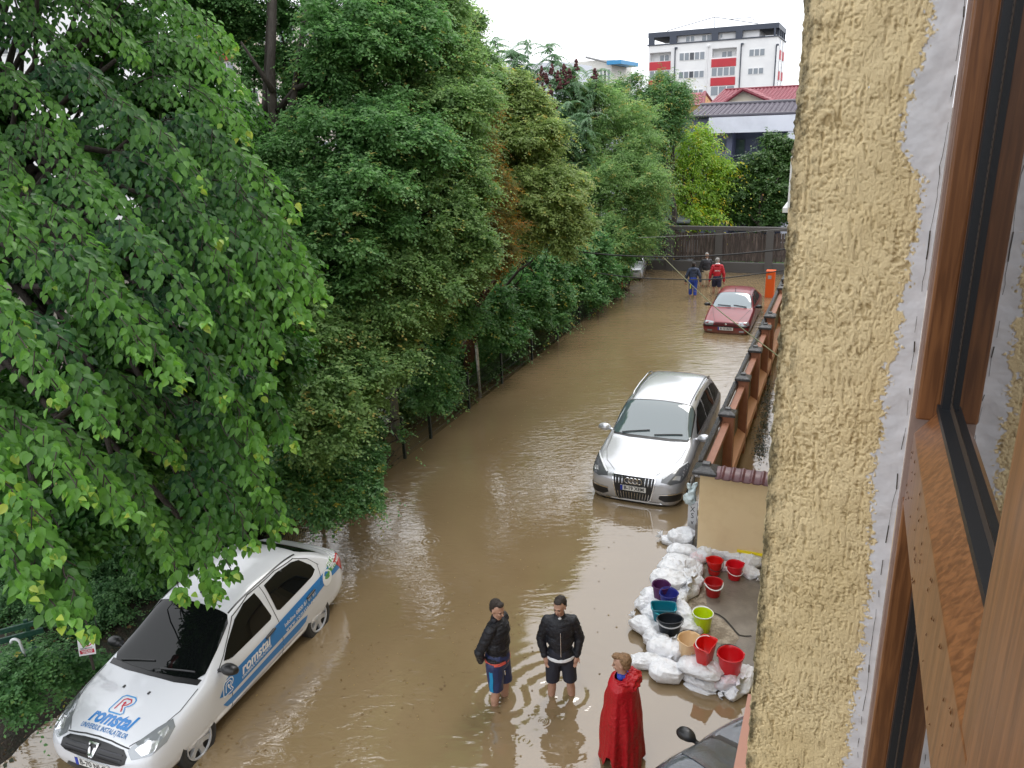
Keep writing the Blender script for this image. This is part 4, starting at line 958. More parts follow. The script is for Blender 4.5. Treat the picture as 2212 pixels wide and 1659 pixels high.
def muddy(m, z0, z1, amt=.75):                       # dried silt left by the flood on the lower body
    nt = m.node_tree; b = nt.nodes['Principled BSDF']; N = nt.nodes.new; L = nt.links.new; tc = N('ShaderNodeTexCoord'); sx = N('ShaderNodeSeparateXYZ'); L(tc.outputs['Object'], sx.inputs[0])
    n = N('ShaderNodeTexNoise'); n.inputs['Scale'].default_value = 5; n.inputs['Detail'].default_value = 6; n.inputs['Roughness'].default_value = .7; L(tc.outputs['Object'], n.inputs['Vector'])
    ad = N('ShaderNodeMath'); ad.operation = 'MULTIPLY_ADD'; L(n.outputs['Fac'], ad.inputs[0]); ad.inputs[1].default_value = .28; L(sx.outputs[2], ad.inputs[2])
    mr_ = N('ShaderNodeMapRange'); mr_.inputs[1].default_value = z1+.14; mr_.inputs[2].default_value = z0+.14; mr_.inputs[4].default_value = amt; L(ad.outputs[0], mr_.inputs[0])
    mx2 = N('ShaderNodeMix'); mx2.data_type = 'RGBA'; L(mr_.outputs[0], mx2.inputs[0]); src = b.inputs['Base Color']
    if src.is_linked: L(src.links[0].from_socket, mx2.inputs[6])
    else: mx2.inputs[6].default_value = src.default_value
    mx2.inputs[7].default_value = (.20, .145, .085, 1); L(mx2.outputs[2], src)
muddy(WP, .18, .46); muddy(BLU, .30, .5, .4) if False else None
# ---- silver suv
SP = mat('silver_car_paint', (.56, .57, .60), .26, metal=.5, spec=.6, coat=.7)
muddy(SP, .30, .60, .6)
su = thing('suv', 'silver suv standing in the flood beside the boundary wall', 'car', tuple(np.array((2.34, 13.82, -.30))+S*.98), heading(-S[0], -S[1]))
st2 = [(1.0, .50, .40, .68, .76, .42), (.965, .78, .30, .78, .87, .56), (.87, .90, .26, .87, .95, .64), (.62, .965, .24, .96, 1.03, .70), (.25, .985, .24, 1.03, 1.10, .74), (-.2, .99, .24, 1.08, 1.15, .76), (-.34, .99, .24, 1.10, 1.19, .80), (-.46, .99, .24, 1.11, 1.25, .82),
       (-.82, .99, .24, 1.12, 1.47, .80), (-1.16, .99, .24, 1.13, 1.65, .785), (-1.36, .99, .24, 1.13, 1.705, .775), (-2.0, .99, .24, 1.14, 1.745, .77), (-2.8, .99, .24, 1.15, 1.74, .76), (-3.5, .98, .26, 1.16, 1.69, .74), (-3.80, .96, .28, 1.16, 1.54, .68), (-3.95, .93, .32, 1.13, 1.28, .62), (-4.08, .86, .40, 1.0, 1.08, .60), (-4.12, .7, .5, .85, .9, .5)]
body, b2 = car_shell('body', st2, (0, -3.0), SP, WELL, su, wr=.43, rad=.375)
for x in (0, -3.0):
    for s in (1, -1): wheel(su, x, s*.865, .372, s, RIM, 5, .24)
SKG = mat('sky_painted_glass', (.075, .115, .125), .03, spec=1.0, ior=1.7)  # bluish base colour paints in the sky mirrored by the windscreen
lay('windshield', b2, TOP, SKG, su, poly=[(-.37, 0), (-.38, .4), (-.42, .77), (-.50, .825), (-.82, .80), (-1.14, .775), (-1.27, .70), (-1.31, .0), (-1.27, -.70), (-1.14, -.775), (-.82, -.80), (-.50, -.825), (-.42, -.77), (-.38, -.4)], off=.006)
lay('cowl', b2, TOP, BLK, su, poly=[(-.30, 0), (-.31, .45), (-.38, .80), (-.46, .81), (-.41, .45), (-.40, 0), (-.41, -.45), (-.46, -.81), (-.38, -.80), (-.31, -.45)], off=.003)
lay('windshield_border', b2, TOP, BLK, su, VF=band([(-.48, .83), (-.82, .81), (-1.16, .785), (-1.30, .70), (-1.33, 0), (-1.30, -.70), (-1.16, -.785), (-.82, -.81), (-.48, -.83)], .03), off=.004)
for s in (1, -1):
    f = side_frame(s)
    lay('side_window', b2, f, DGL, su, poly=[(-.80, 1.19), (-1.04, 1.40), (-1.36, 1.57), (-1.80, 1.61), (-1.84, 1.19)], off=.006)
    lay('side_window', b2, f, DGL, su, poly=[(-1.90, 1.61), (-2.3, 1.62), (-2.75, 1.605), (-2.82, 1.20), (-1.92, 1.19)], off=.006)
    lay('side_window', b2, f, DGL, su, poly=[(-2.86, 1.585), (-3.2, 1.55), (-3.52, 1.46), (-3.70, 1.30), (-3.66, 1.22), (-2.90, 1.20)], off=.006)
    lay('chrome_line', b2, f, CHR, su, VF=band([(-.88, 1.165), (-1.8, 1.17), (-3.0, 1.18), (-3.72, 1.23)], .022), off=.008)
    for VF in (band([(-.78, 1.1), (-.80, .7), (-.76, .35)], .012), band([(-1.87, 1.15), (-1.88, .8), (-1.84, .35)], .012), band([(-2.86, 1.16), (-2.80, .9), (-2.66, .78)], .012)): lay('seam', b2, f, SEAM, su, VF=VF, off=.003)
    q = MB(); q.tube([(x, s*.70, z) for x, z in ((-1.62, 1.66), (-1.72, 1.705), (-2.2, 1.735), (-3.0, 1.72), (-3.35, 1.665), (-3.42, 1.62))], .016, 8); q.build('roof_rail', CHR, su)
    lay('roof_channel', b2, TOP, SEAM, su, VF=band([(-1.35, s*.64), (-2.2, s*.645), (-3.5, s*.63)], .02), off=.003)
    mirror(su, -.68, s*.94, 1.16, s, SP, 1.15)
    lay3('headlight', b2, [(.86, s*.47, .76), (.80, s*.50, .85), (.60, s*.70, .95), (.22, s*.90, 1.0), (.20, s*.94, .94), (.48, s*.95, .84), (.72, s*.86, .76), (.84, s*.66, .72)], mat('dark_lamp_glass', (.10, .105, .115), .06, spec=1.0), su, .006, n=(.72, s*.5, .5))
    lay3('lamp_strip', b2, [(.83, s*.50, .85), (.60, s*.70, .955), (.22, s*.90, 1.005), (.22, s*.905, .985), (.60, s*.71, .93), (.83, s*.52, .825)], WHL, su, .010, n=(.72, s*.5, .5))
    lay3('lamp_cluster', b2, [(.76, s*.66, .79), (.68, s*.72, .85), (.60, s*.80, .83), (.68, s*.80, .77)], mat('lamp_bowl', (.85, .86, .88), .08, metal=.7), su, .010, n=(.72, s*.5, .5))
    lay('door_handle', b2, f, CHR, su, poly=[(-1.55, 1.03), (-1.75, 1.04), (-1.75, 1.01), (-1.55, 1.0)], off=.02); lay('door_handle', b2, f, CHR, su, poly=[(-2.50, 1.04), (-2.70, 1.05), (-2.70, 1.02), (-2.50, 1.01)], off=.02)
    lay3('air_intake', b2, [(.97, s*.50, .48), (.95, s*.52, .58), (.80, s*.85, .60), (.72, s*.92, .58), (.76, s*.90, .44), (.93, s*.60, .42)], BLK, su, .007, n=(.85, s*.45, .1))
    lay3('intake_trim', b2, [(.95, s*.50, .58), (.80, s*.85, .61), (.72, s*.92, .59), (.72, s*.92, .57), (.80, s*.85, .585), (.95, s*.51, .555)], CHR, su, .011, n=(.85, s*.45, .1))
    lay('tail_light', b2, f, REDL, su, poly=[(-3.85, 1.10), (-4.05, 1.05), (-4.10, .85), (-3.95, .82)], off=.006)
gp = [(-.43, .85), (-.41, .885), (.41, .885), (.43, .85), (.40, .66), (.35, .43), (.29, .385), (-.29, .385), (-.35, .43), (-.40, .66)]
lay('grille_frame', b2, FRONT, CHR, su, VF=band(gp+[gp[0]], .022), off=.014)
lay('grille', b2, FRONT, BLK, su, poly=gp, off=.008)
for y in np.linspace(-.37, .37, 12):
    if abs(y) > .17: lay('grille_bar', b2, FRONT, CHR, su, VF=band([(y, .865), (y*.97, .72)], .009), off=.014)
    lay('grille_bar', b2, FRONT, CHR, su, VF=band([(y*.86, .55), (y*.78, .41)], .009), off=.014)
def torus_ring(mb, c, r_, t_, n=28):
    pts = [np.array(c)+np.array((0, r_*math.cos(a), r_*math.sin(a))) for a in np.linspace(0, 2*math.pi, n+1)]; mb.tube(pts, t_, 6, cap=False)
q = MB()
for k in range(4):
    c = b2.ray_cast(Vector((3, -.118+k*.0787, .80)), Vector((-1, 0, 0)))[0]; torus_ring(q, (c[0]+.03, c[1], c[2]), .058, .011)
q.build('emblem', CHR, su)
plate(su, b2, 1.02, .64, 'B-19 XEM')
lay('skid_plate', b2, FRONT, CHR, su, poly=[(-.55, .385), (.55, .385), (.60, .355), (-.60, .355)], off=.01)
lay('lower_bumper', b2, FRONT, BLK, su, poly=[(-.70, .35), (.70, .35), (.72, .25), (-.72, .25)], off=.006)
q = MB()
for y0, y1 in ((.08, .66), (-.62, -.04)): q.tube([b2.ray_cast(Vector((x, y, 3)), Vector((0, 0, -1)))[0]+Vector((0, 0, .03)) for x, y in zip(np.linspace(-.40, -.50, 7), np.linspace(y0, y1, 7))], .012, 6)
q.build('wiper', BLK, su)
lay('seam', b2, TOP, SEAM, su, VF=band([(.86, .43), (.6, .66), (.2, .78), (-.34, .82)], .010), off=.002, step=.06); lay('seam', b2, TOP, SEAM, su, VF=band([(.86, -.43), (.6, -.66), (.2, -.78), (-.34, -.82)], .010), off=.002, step=.06)

# ---- red hatchback
RP = mat('red_car_paint', (.200, .008, .016), .34, spec=.4, coat=.35, var=(2, (.15, .008, .018), .4, .7))
muddy(RP, .26, .52, .6)
rc = thing('hatchback', 'old dark red hatchback in the water beyond the silver suv', 'car', tuple(np.array((7.52, 25.88, -.28))+S*.78), heading(-S[0], -S[1]))
st3 = [(.76, .62, .34, .62, .66, .50), (.74, .77, .26, .66, .70, .60), (.62, .80, .24, .70, .745, .66), (.2, .815, .22, .78, .83, .70), (-.3, .82, .22, .85, .90, .70), (-.50, .82, .22, .875, .925, .70), (-.58, .82, .22, .88, .97, .69), (-.85, .82, .22, .90, 1.15, .645), (-1.10, .82, .22, .91, 1.30, .60), (-1.25, .82, .22, .91, 1.36, .585), (-1.7, .82, .22, .915, 1.395, .585), (-2.3, .82, .22, .92, 1.38, .575), (-2.55, .82, .22, .92, 1.30, .575), (-2.95, .81, .23, .92, 1.06, .62), (-3.15, .79, .26, .90, .97, .66), (-3.24, .72, .34, .78, .84, .6)]
body, b3 = car_shell('body', st3, (0, -2.47), RP, WELL, rc, wr=.33, rad=.28)
for x in (0, -2.47):
    for s in (1, -1): wheel(rc, x, s*.70, .28, s, RIM, 8, .16)
lay('windshield', b3, TOP, mat('sky_glass', (.16, .21, .24), .05, spec=1.0, ior=1.6), rc, poly=[(-.53, 0), (-.54, .62), (-.60, .665), (-.90, .615), (-1.13, .57), (-1.20, .50), (-1.22, 0), (-1.20, -.50), (-1.13, -.57), (-.90, -.615), (-.60, -.665), (-.54, -.62)], off=.006)
lay('windshield_border', b3, TOP, BLK, rc, VF=band([(-.545, 0), (-.555, .63), (-.61, .68), (-.90, .628), (-1.14, .583), (-1.22, .51), (-1.24, 0), (-1.22, -.51), (-1.14, -.583), (-.90, -.628), (-.61, -.68), (-.555, -.63), (-.545, 0)], .03), off=.004)
for s in (1, -1):
    f = side_frame(s)
    lay('side_window', b3, f, DGL, rc, poly=[(-.90, .96), (-1.12, 1.14), (-1.35, 1.25), (-1.50, 1.265), (-1.52, .96)], off=.006); lay('side_window', b3, f, DGL, rc, poly=[(-1.60, 1.27), (-2.1, 1.27), (-2.35, 1.22), (-2.50, .98), (-1.62, .96)], off=.006); lay('side_window', b3, f, DGL, rc, poly=[(-2.44, 1.19), (-2.62, 1.12), (-2.76, 1.0), (-2.58, .99)], off=.006)
    for VF in (band([(-.62, .85), (-.66, .5), (-.62, .3)], .012), band([(-1.56, .93), (-1.58, .6), (-1.54, .3)], .012)): lay('seam', b3, f, SEAM, rc, VF=VF, off=.003)
    mirror(rc, -.82, s*.80, .92, s, BLK, .9)
    lay3('headlight', b3, [(.74, s*.40, .655), (.70, s*.42, .70), (.58, s*.74, .70), (.60, s*.77, .60), (.73, s*.66, .57), (.75, s*.44, .58)], LAMP, rc, .008, n=(.95, s*.2, .2))
lay('grille', b3, FRONT, mat('dark_red_trim', (.06, .006, .008), .4), rc, poly=[(-.37, .68), (.37, .68), (.37, .60), (-.37, .60)], off=.006)
for z in (.625, .652): lay('grille_bar', b3, FRONT, RP, rc, VF=band([(-.36, z), (.36, z)], .008), off=.011)
q = MB(); c = b3.ray_cast(Vector((3, 0, .64)), Vector((-1, 0, 0)))[0]; q.lathe([(.035, 0), (.034, .012), (.001, .014)], (c[0]+.006, 0, .64), 16, ax=((0, 1, 0), (0, 0, 1), (1, 0, 0))); q.build('emblem', CHR, rc)
lay('bumper_strip', b3, FRONT, BLK, rc, poly=[(-.76, .575), (.76, .575), (.78, .535), (-.78, .535)], off=.02)
for s in (1, -1): lay('bumper_strip', b3, side_frame(s), BLK, rc, poly=[(.66, .575), (.37, .58), (.37, .54), (.68, .535)], off=.012); lay3('fog_light', b3, [(.77, s*.46, .37), (.77, s*.46, .42), (.74, s*.62, .42), (.74, s*.62, .37)], LAMP, rc, .01, n=(1, 0, 0))
plate(rc, b3, .79, .475, 'B-10 RDS')
q = MB()
for y0, y1 in ((.06, .52), (-.50, -.04)): q.tube([b3.ray_cast(Vector((x, y, 3)), Vector((0, 0, -1)))[0]+Vector((0, 0, .03)) for x, y in zip(np.linspace(-.60, -.56, 5), np.linspace(y0, y1, 5))], .013, 6)
q.build('wiper', BLK, rc)
lay('bonnet_vent', b3, TOP, BLK, rc, poly=[(-.40, -.16), (-.40, .16), (-.43, .16), (-.43, -.16)], off=.004)
for s in (1, -1): lay('seam', b3, TOP, SEAM, rc, VF=band([(.66, s*.40), (.2, s*.52), (-.48, s*.66)], .012), off=.002)
q = MB(); c = b3.ray_cast(Vector((-1.3, .0, 3)), Vector((0, 0, -1)))[0]; q.tube([c, c+Vector((-.1, 0, .12))], .01, 6); q.build('antenna', BLK, rc)

# ---- dark wet car nosing out under the window
DP = mat('wet_dark_paint', (.060, .080, .110), .12, spec=.9, coat=1.0, bump=(75, 1.0))
mirror_w = at(1475, 1575, .92); hd = R(90-50)          # heading measured from +x
dc = thing('dark_car', 'dark car covered in rain drops, its black wing mirror over the water below the wall', 'car', (0, 0, .03), hd)
lx, ly = -.50, 1.00
dc.location = (float(mirror_w[0]-(lx*math.cos(hd)-ly*math.sin(hd))), float(mirror_w[1]-(lx*math.sin(hd)+ly*math.cos(hd))), -.05)
st4 = [(x, w_, zb, zd-.02, zt-.04, yr) for x, w_, zb, zd, zt, yr in stn]
body, b4 = car_shell('body', st4, (.1, -2.5), DP, WELL, dc, wr=.34, rad=.30)
for x in (.1, -2.5):
    for s in (1, -1): wheel(dc, x, s*.76, .30, s, RIM, 7)
lay('windshield', b4, TOP, mat('wet_windscreen', (.050, .068, .085), .05, spec=1.0, ior=1.7, bump=(70, .8), var=(3, (.022, .035, .030), .45, .6)), dc, poly=WS, off=.006)  # reflected sky is painted into the windscreen's bluish base
lay('cowl', b4, TOP, BLK, dc, poly=[(-.16, 0), (-.17, .45), (-.21, .72), (-.35, .73), (-.28, .4), (-.26, 0), (-.28, -.4), (-.35, -.73), (-.21, -.72), (-.17, -.45)], off=.003)
for s in (1, -1):
    lay('side_window', b4, side_frame(s), DGL, dc, poly=[(-.75, .96), (-.9, 1.08), (-1.2, 1.25), (-1.50, 1.33), (-1.52, .96)], off=.005); lay('side_window', b4, side_frame(s), DGL, dc, poly=[(-1.62, 1.34), (-2.1, 1.35), (-2.5, 1.25), (-2.62, 1.02), (-1.64, .96)], off=.005)
    mirror(dc, -.56, s*.80, .95, s, BLK, .92)
    lay('roof_trim', b4, TOP, BLK, dc, VF=band([(-.30, s*.745), (-.68, s*.70), (-1.02, s*.645), (-1.65, s*.62), (-2.5, s*.60)], .03), off=.006)
    lay('headlight', b4, FRONT, LAMP, dc, poly=[(s*.45, .60), (s*.45, .68), (s*.75, .72), (s*.78, .62)], off=.006)
# ---- silver car far off behind the bushes
fc = thing('far_car', 'small silver car half hidden behind the bushes near the far post', 'car', tuple(at(1352, 618, -.25)+np.array((.2, .9, 0))), heading(-.25, -1.0))
body, b5 = car_shell('body', st3, (0, -2.47), SP, WELL, fc, wr=.33, rad=.28)
for x in (0, -2.47):
    for s in (1, -1): wheel(fc, x, s*.70, .28, s, RIM, 5, .16)
lay('windshield', b5, TOP, DGL, fc, poly=[(-.53, -.6), (-.53, .62), (-.60, .665), (-1.13, .57), (-1.22, .5), (-1.22, -.5), (-1.13, -.57), (-.60, -.665)], off=.006)
for s in (1, -1): lay('side_window', b5, side_frame(s), DGL, fc, poly=[(-.90, .96), (-1.35, 1.25), (-2.3, 1.24), (-2.5, .97)], off=.006); lay3('headlight', b5, [(.74, s*.40, .655), (.70, s*.42, .70), (.58, s*.74, .70), (.60, s*.77, .60), (.75, s*.44, .58)], LAMP, fc, .008, n=(.95, s*.2, .2))
# ------------------------------------------------------------------ foliage
def leaf_mat(name, c_dark, c_light, c_odd=None, rough=.38, odd=.92, trans=.35, spec=.5):
    m = bpy.data.materials.new(name); m.use_nodes = True; nt = m.node_tree; b = nt.nodes['Principled BSDF']; N = nt.nodes.new; L = nt.links.new
    at_ = N('ShaderNodeAttribute'); at_.attribute_name = 'leaf'; 
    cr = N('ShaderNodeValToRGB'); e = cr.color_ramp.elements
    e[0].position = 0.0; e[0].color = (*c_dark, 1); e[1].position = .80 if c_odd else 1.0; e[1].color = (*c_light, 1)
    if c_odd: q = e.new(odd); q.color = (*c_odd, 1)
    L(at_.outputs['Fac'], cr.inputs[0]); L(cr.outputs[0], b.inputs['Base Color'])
    b.inputs['Roughness'].default_value = rough; b.inputs['Specular IOR Level'].default_value = spec
    tr = N('ShaderNodeBsdfTranslucent'); mx_ = N('ShaderNodeMixShader'); mx_.inputs[0].default_value = trans
    hs = N('ShaderNodeHueSaturation'); hs.inputs['Value'].default_value = 1.6; hs.inputs['Saturation'].default_value = 1.1; L(cr.outputs[0], hs.inputs['Color']); L(hs.outputs[0], tr.inputs[0])
    o = nt.nodes['Material Output']; L(b.outputs[0], mx_.inputs[1]); L(tr.outputs[0], mx_.inputs[2]); L(mx_.outputs[0], o.inputs[0])
    return m
# leaf outlines: x across, y along, z up; folded on the midrib
BROAD = (np.array([(0, 0, 0), (-.28, .12, .09), (-.39, .40, .14), (-.25, .76, .07), (0, 1.10, -.16), (.25, .76, .07), (.39, .40, .14), (.28, .12, .09), (0, .50, -.06)]),
         np.array([(8, 0, 1), (8, 1, 2), (8, 2, 3), (8, 3, 4), (8, 4, 5), (8, 5, 6), (8, 6, 7), (8, 7, 0)])[:, ::-1])
OVAL = (np.array([(0, 0, 0), (-.36, .42, .07), (0, 1.0, -.06), (.36, .42, .07)]), np.array([(0, 2, 1), (0, 3, 2)])[:, ::-1])
NARROW = (np.array([(0, 0, 0), (-.16, .45, .04), (0, 1.0, -.10), (.16, .45, .04)]), np.array([(0, 2, 1), (0, 3, 2)])[:, ::-1])
def nrmz(v): return v/(np.linalg.norm(v, axis=-1, keepdims=True)+1e-9)
GAPS = ((790, 1190, 150, 62), (905, 1290, 55, 45), (1190, 1055, 62, 62), (1150, 950, 36, 34), (660, 1250, 60, 30))
def open_sky(P):
    """the gaps between crowns through which the white sky reaches (and is mirrored in) the water"""
    q = P*np.array((1, 1, -1.0))-np.array((0, 0, CH)); w_ = q @ vf; x = 1106+FPX*(q @ VR)/w_; y = 829.5+FPX*(q @ VD)/w_; keep = np.ones(len(P), bool)
    wob = vnoise(P*1.3+9, 41)*.35+vnoise(P*4.0, 42)*.2
    for cx, cy, rx, ry in GAPS: keep &= ~((((x-cx)/rx)**2+((y-cy)/ry)**2 < 1+wob) & (P[:, 2] > .9) & (w_ > 0))
    return keep
def leaf_mesh(name, P, D, Nn, size, val, tpl, m, parent, origin, extra=None):
    if name == 'crown' and extra is None: P, D, Nn, size, val = map(np.asarray, (P, D, Nn, size, val)); k_ = open_sky(P); P, D, Nn, size, val = P[k_], D[k_], Nn[k_], size[k_], val[k_]
    """one mesh of leaves; P root, D axis, Nn upper-side normal, size length, val 0-1 tint"""
    D = nrmz(D); Nn = nrmz(Nn-D*(Nn*D).sum(-1, keepdims=True)); X = np.cross(D, Nn)
    tv, tf = tpl; k = len(tv); n = len(P); size = np.asarray(size)[:, None, None]
    V = (P[:, None, :]+size*(tv[None, :, 0:1]*X[:, None, :]+tv[None, :, 1:2]*D[:, None, :]+tv[None, :, 2:3]*Nn[:, None, :])).reshape(-1, 3)-np.array(origin)
    F = (tf[None, :, :]+np.arange(n)[:, None, None]*k).reshape(-1, 3)
    me = bpy.data.meshes.new(name); me.vertices.add(len(V)); me.vertices.foreach_set('co', V.astype(np.float32).ravel())
    me.loops.add(F.size); me.loops.foreach_set('vertex_index', F.astype(np.int32).ravel())
    me.polygons.add(len(F)); me.polygons.foreach_set('loop_start', np.arange(0, F.size, 3, dtype=np.int32)); me.polygons.foreach_set('loop_total', np.full(len(F), 3, dtype=np.int32))
    me.update(calc_edges=True)
    at_ = me.attributes.new('leaf', 'FLOAT', 'POINT'); at_.data.foreach_set('value', np.repeat(np.clip(val, 0, 1), k).astype(np.float32))
    return link_mesh(name, me, m, parent)
def rand_unit(n):
    v = rng.normal(size=(n, 3)); return nrmz(v)
BARK = mat('dark_bark', (.030, .023, .018), .85, bump=(25, 1.0, (1, 1, .3)), var=(12, (.055, .045, .036), .4, .7, (1, 1, .3)))
BARKB = mat('red_brown_bark', (.095, .045, .028), .85, bump=(25, 1.0, (1, 1, .2)), var=(9, (.05, .024, .016), .4, .7, (1, 1, .2)))
def clump_leaves(C, Rr, nper, size, droop=.5, updir=.6, flat=.75, seed_val=None, vmean=.4, vsd=.16, shell=.55, spray=5):
    """leaves in little sprays over each clump; C (n,3), Rr (n,), returns arrays"""
    n = len(C); ns = np.maximum(1, (nper/spray)).astype(int); idx = np.repeat(np.arange(n), ns); k = len(idx)
    U = rand_unit(k); U[:, 2] = np.where(U[:, 2] < -.35, -U[:, 2]*.6, U[:, 2]); U = nrmz(U)
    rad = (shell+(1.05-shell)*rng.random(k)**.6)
    P0 = C[idx]+U*(Rr[idx]*rad)[:, None]*np.array((1, 1, flat))
    d0 = nrmz(U*np.array((1, 1, .3))+rand_unit(k)*.45+np.array((0, 0, -droop)))
    up = nrmz(U*.8+np.array((0, 0, updir))+rand_unit(k)*.35)
    sid = nrmz(np.cross(d0, up)); cv = vmean+rng.normal(0, vsd*.5, n)
    P, D, Nn, Sz, Vl = [], [], [], [], []
    for j in range(spray):
        t = (j-spray*.3)*size*.60; s = (1 if j % 2 else -1)
        P.append(P0+d0*t+sid*s*size*.08+rand_unit(k)*size*.40)
        D.append(d0*.75+sid*s*.75+rand_unit(k)*.45+np.array((0, 0, -.18*j*droop)))
        Nn.append(up+rand_unit(k)*.55); Sz.append(size*rng.uniform(.75, 1.2, k)*(1-.04*j))
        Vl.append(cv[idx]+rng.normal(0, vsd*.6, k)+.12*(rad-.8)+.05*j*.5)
    return [np.concatenate(q) for q in (P, D, Nn)]+[np.concatenate(Sz), np.concatenate(Vl)]
def limb_path(a, b, sag=.0, wob=.12, n=7):
    a = np.array(a, float); b = np.array(b, float); L_ = np.linalg.norm(b-a); w1 = rand_unit(1)[0]*L_*wob; ts = np.linspace(0, 1, n)
    return [a+(b-a)*t+w1*math.sin(math.pi*t)+np.array((0, 0, -sag))*L_*math.sin(math.pi*t)*.5+(rng.normal(0, L_*.012, 3) if 0 < t < 1 else 0) for t in ts]
def tree(name, label, cat, base, blobs, lsize, m, tpl=OVAL, dens=1.0, trunk_r=.16, fork=.45, group=None, bark=None, sub=.22, droop=.5, vmean=.4, vsd=.16, flat=.95, shell=.35, spray=5, top=None, cover=4.2, limbs=True, updir=.6, low=False, tw=.55):
    """blobs: (px, py, radius in px, depth) lobes of the crown at their true distance"""
    base = np.array(base, float); t = thing(name, label, cat, base, group=group)
    Cs, Rs = [], []
    for (px, py, rp, d) in blobs:
        c = dp(px, py, d); r_ = rp*d/FPX; sr = max(.14, r_*sub*.8); ns = int(max(5, 3.0*(r_/sr)**2))
        U = rand_unit(ns); q = c+U*(r_*(rng.uniform(.25, 1, ns)**.5)*rng.uniform(.75, 1.08, ns))[:, None]*np.array((1, 1, .95))
        Cs.append(q); Rs.append(sr*rng.uniform(.65, 1.3, ns))
    C = np.concatenate(Cs); Rr = np.concatenate(Rs)
    nper = dens*.62*cover*4*math.pi*Rr**2*.6/(lsize**2*.33)
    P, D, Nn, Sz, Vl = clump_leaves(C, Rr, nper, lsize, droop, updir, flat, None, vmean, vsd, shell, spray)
    # loose twigs that carry leaves out beyond the clumps and break the outline
    nt_ = np.maximum(1, (nper*tw/11)).astype(int); ix = np.repeat(np.arange(len(C)), nt_); kk = len(ix); U = rand_unit(kk); U[:, 2] = np.where(U[:, 2] < -.3, -U[:, 2], U[:, 2])
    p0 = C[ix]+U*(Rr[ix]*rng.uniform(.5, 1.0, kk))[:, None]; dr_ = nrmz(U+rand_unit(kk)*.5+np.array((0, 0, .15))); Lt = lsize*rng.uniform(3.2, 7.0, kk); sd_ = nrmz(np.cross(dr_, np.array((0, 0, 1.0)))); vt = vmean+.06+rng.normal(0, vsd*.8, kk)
    for j in range(11):
        u = j/10; q_ = p0+dr_*(Lt*u)[:, None]-np.array((0, 0, 1.0))*(Lt*u*u*(.35+.35*droop))[:, None]; s = 1 if j % 2 else -1
        P = np.concatenate([P, q_+rand_unit(kk)*lsize*.10]); D = np.concatenate([D, sd_*s*.7+dr_*.5+rand_unit(kk)*.3-np.array((0, 0, .25+.5*u*droop))]); Nn = np.concatenate([Nn, rand_unit(kk)*.45+dr_*.25+np.array((0, 0, .8))])
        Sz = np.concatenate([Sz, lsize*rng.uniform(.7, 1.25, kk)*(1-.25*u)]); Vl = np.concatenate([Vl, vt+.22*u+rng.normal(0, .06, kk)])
    ok = P[:, 2] > .03; P, D, Nn, Sz, Vl = P[ok], D[ok], Nn[ok], Sz[ok], Vl[ok]
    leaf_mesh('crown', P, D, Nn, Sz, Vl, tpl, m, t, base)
    mb = MB(); cen = C.mean(0); tp = np.array(top if top is not None else (base[0]*.35+cen[0]*.65, base[1]*.35+cen[1]*.65, max(cen[2], base[2]+.5)))
    path = limb_path(base, tp, 0, .04, 9); mb.tube(path, list(np.linspace(trunk_r, trunk_r*.4, 9)), 10)
    tips = [dp(px, py, d) for px, py, rp, d in blobs]
    if limbs:
        for q in tips:
            f = np.clip((q[2]-base[2])/(tp[2]-base[2]+1e-6)*fork+.15, .15, .9); s = path[int(f*8)]
            pts = limb_path(s, q, .1, .10, 7); mb.tube(pts, list(np.linspace(trunk_r*.42, .015, 7)), 6)
        sel = rng.choice(len(C), min(len(C), 140), replace=False)
        for i in sel:
            j = np.argmin([np.linalg.norm(q-C[i]) for q in tips]); mb.tube(limb_path(tips[j], C[i], .05, .12, 4), [.022, .016, .010, .005], 5, cap=False)
    mb.build('trunk', bark or BARK, t, True, base)
    return t, len(P)
cnt = 0
G = (lambda h, s=1: tuple(x*s for x in lin(h)))
LM_DARK = leaf_mat('lime_leaf_dark', (.048, .125, .048), (.175, .330, .115), (.30, .27, .08), .5, spec=.25, trans=.45)
LM_MID = leaf_mat('lime_leaf_mid', (.055, .130, .052), (.250, .385, .135), (.40, .33, .10), .5, spec=.25, trans=.45)
LM_YEL = leaf_mat('lime_leaf_yellowing', (.095, .165, .055), (.330, .420, .150), (.46, .34, .08), .5, spec=.25, trans=.45)
LM_BRN = leaf_mat('browning_leaf', (.060, .095, .030), (.210, .190, .055), (.42, .17, .035), .5, .90, spec=.25, trans=.45)
LM_SHR = leaf_mat('shrub_leaf', (.036, .115, .042), (.150, .310, .105), (.36, .32, .06), .45, spec=.3, trans=.42)
LM_ROB = leaf_mat('feathery_leaf', (.040, .110, .038), (.120, .240, .080), (.30, .26, .05), .45, spec=.3)
LM_WAL = leaf_mat('walnut_leaf', (.110, .220, .028), (.270, .430, .055), (.50, .40, .03), .42, spec=.35)
LM_APP = leaf_mat('apple_leaf', (.026, .070, .018), (.080, .155, .042), (.15, .20, .05), .42, spec=.3)
LM_SUM = leaf_mat('sumac_leaf', (.060, .140, .065), (.170, .280, .140), None, .45, spec=.3)
LM_NEAR = leaf_mat('big_lime_leaf', (.016, .066, .022), (.145, .320, .055), (.36, .42, .07), .36, .97, .38, .28)

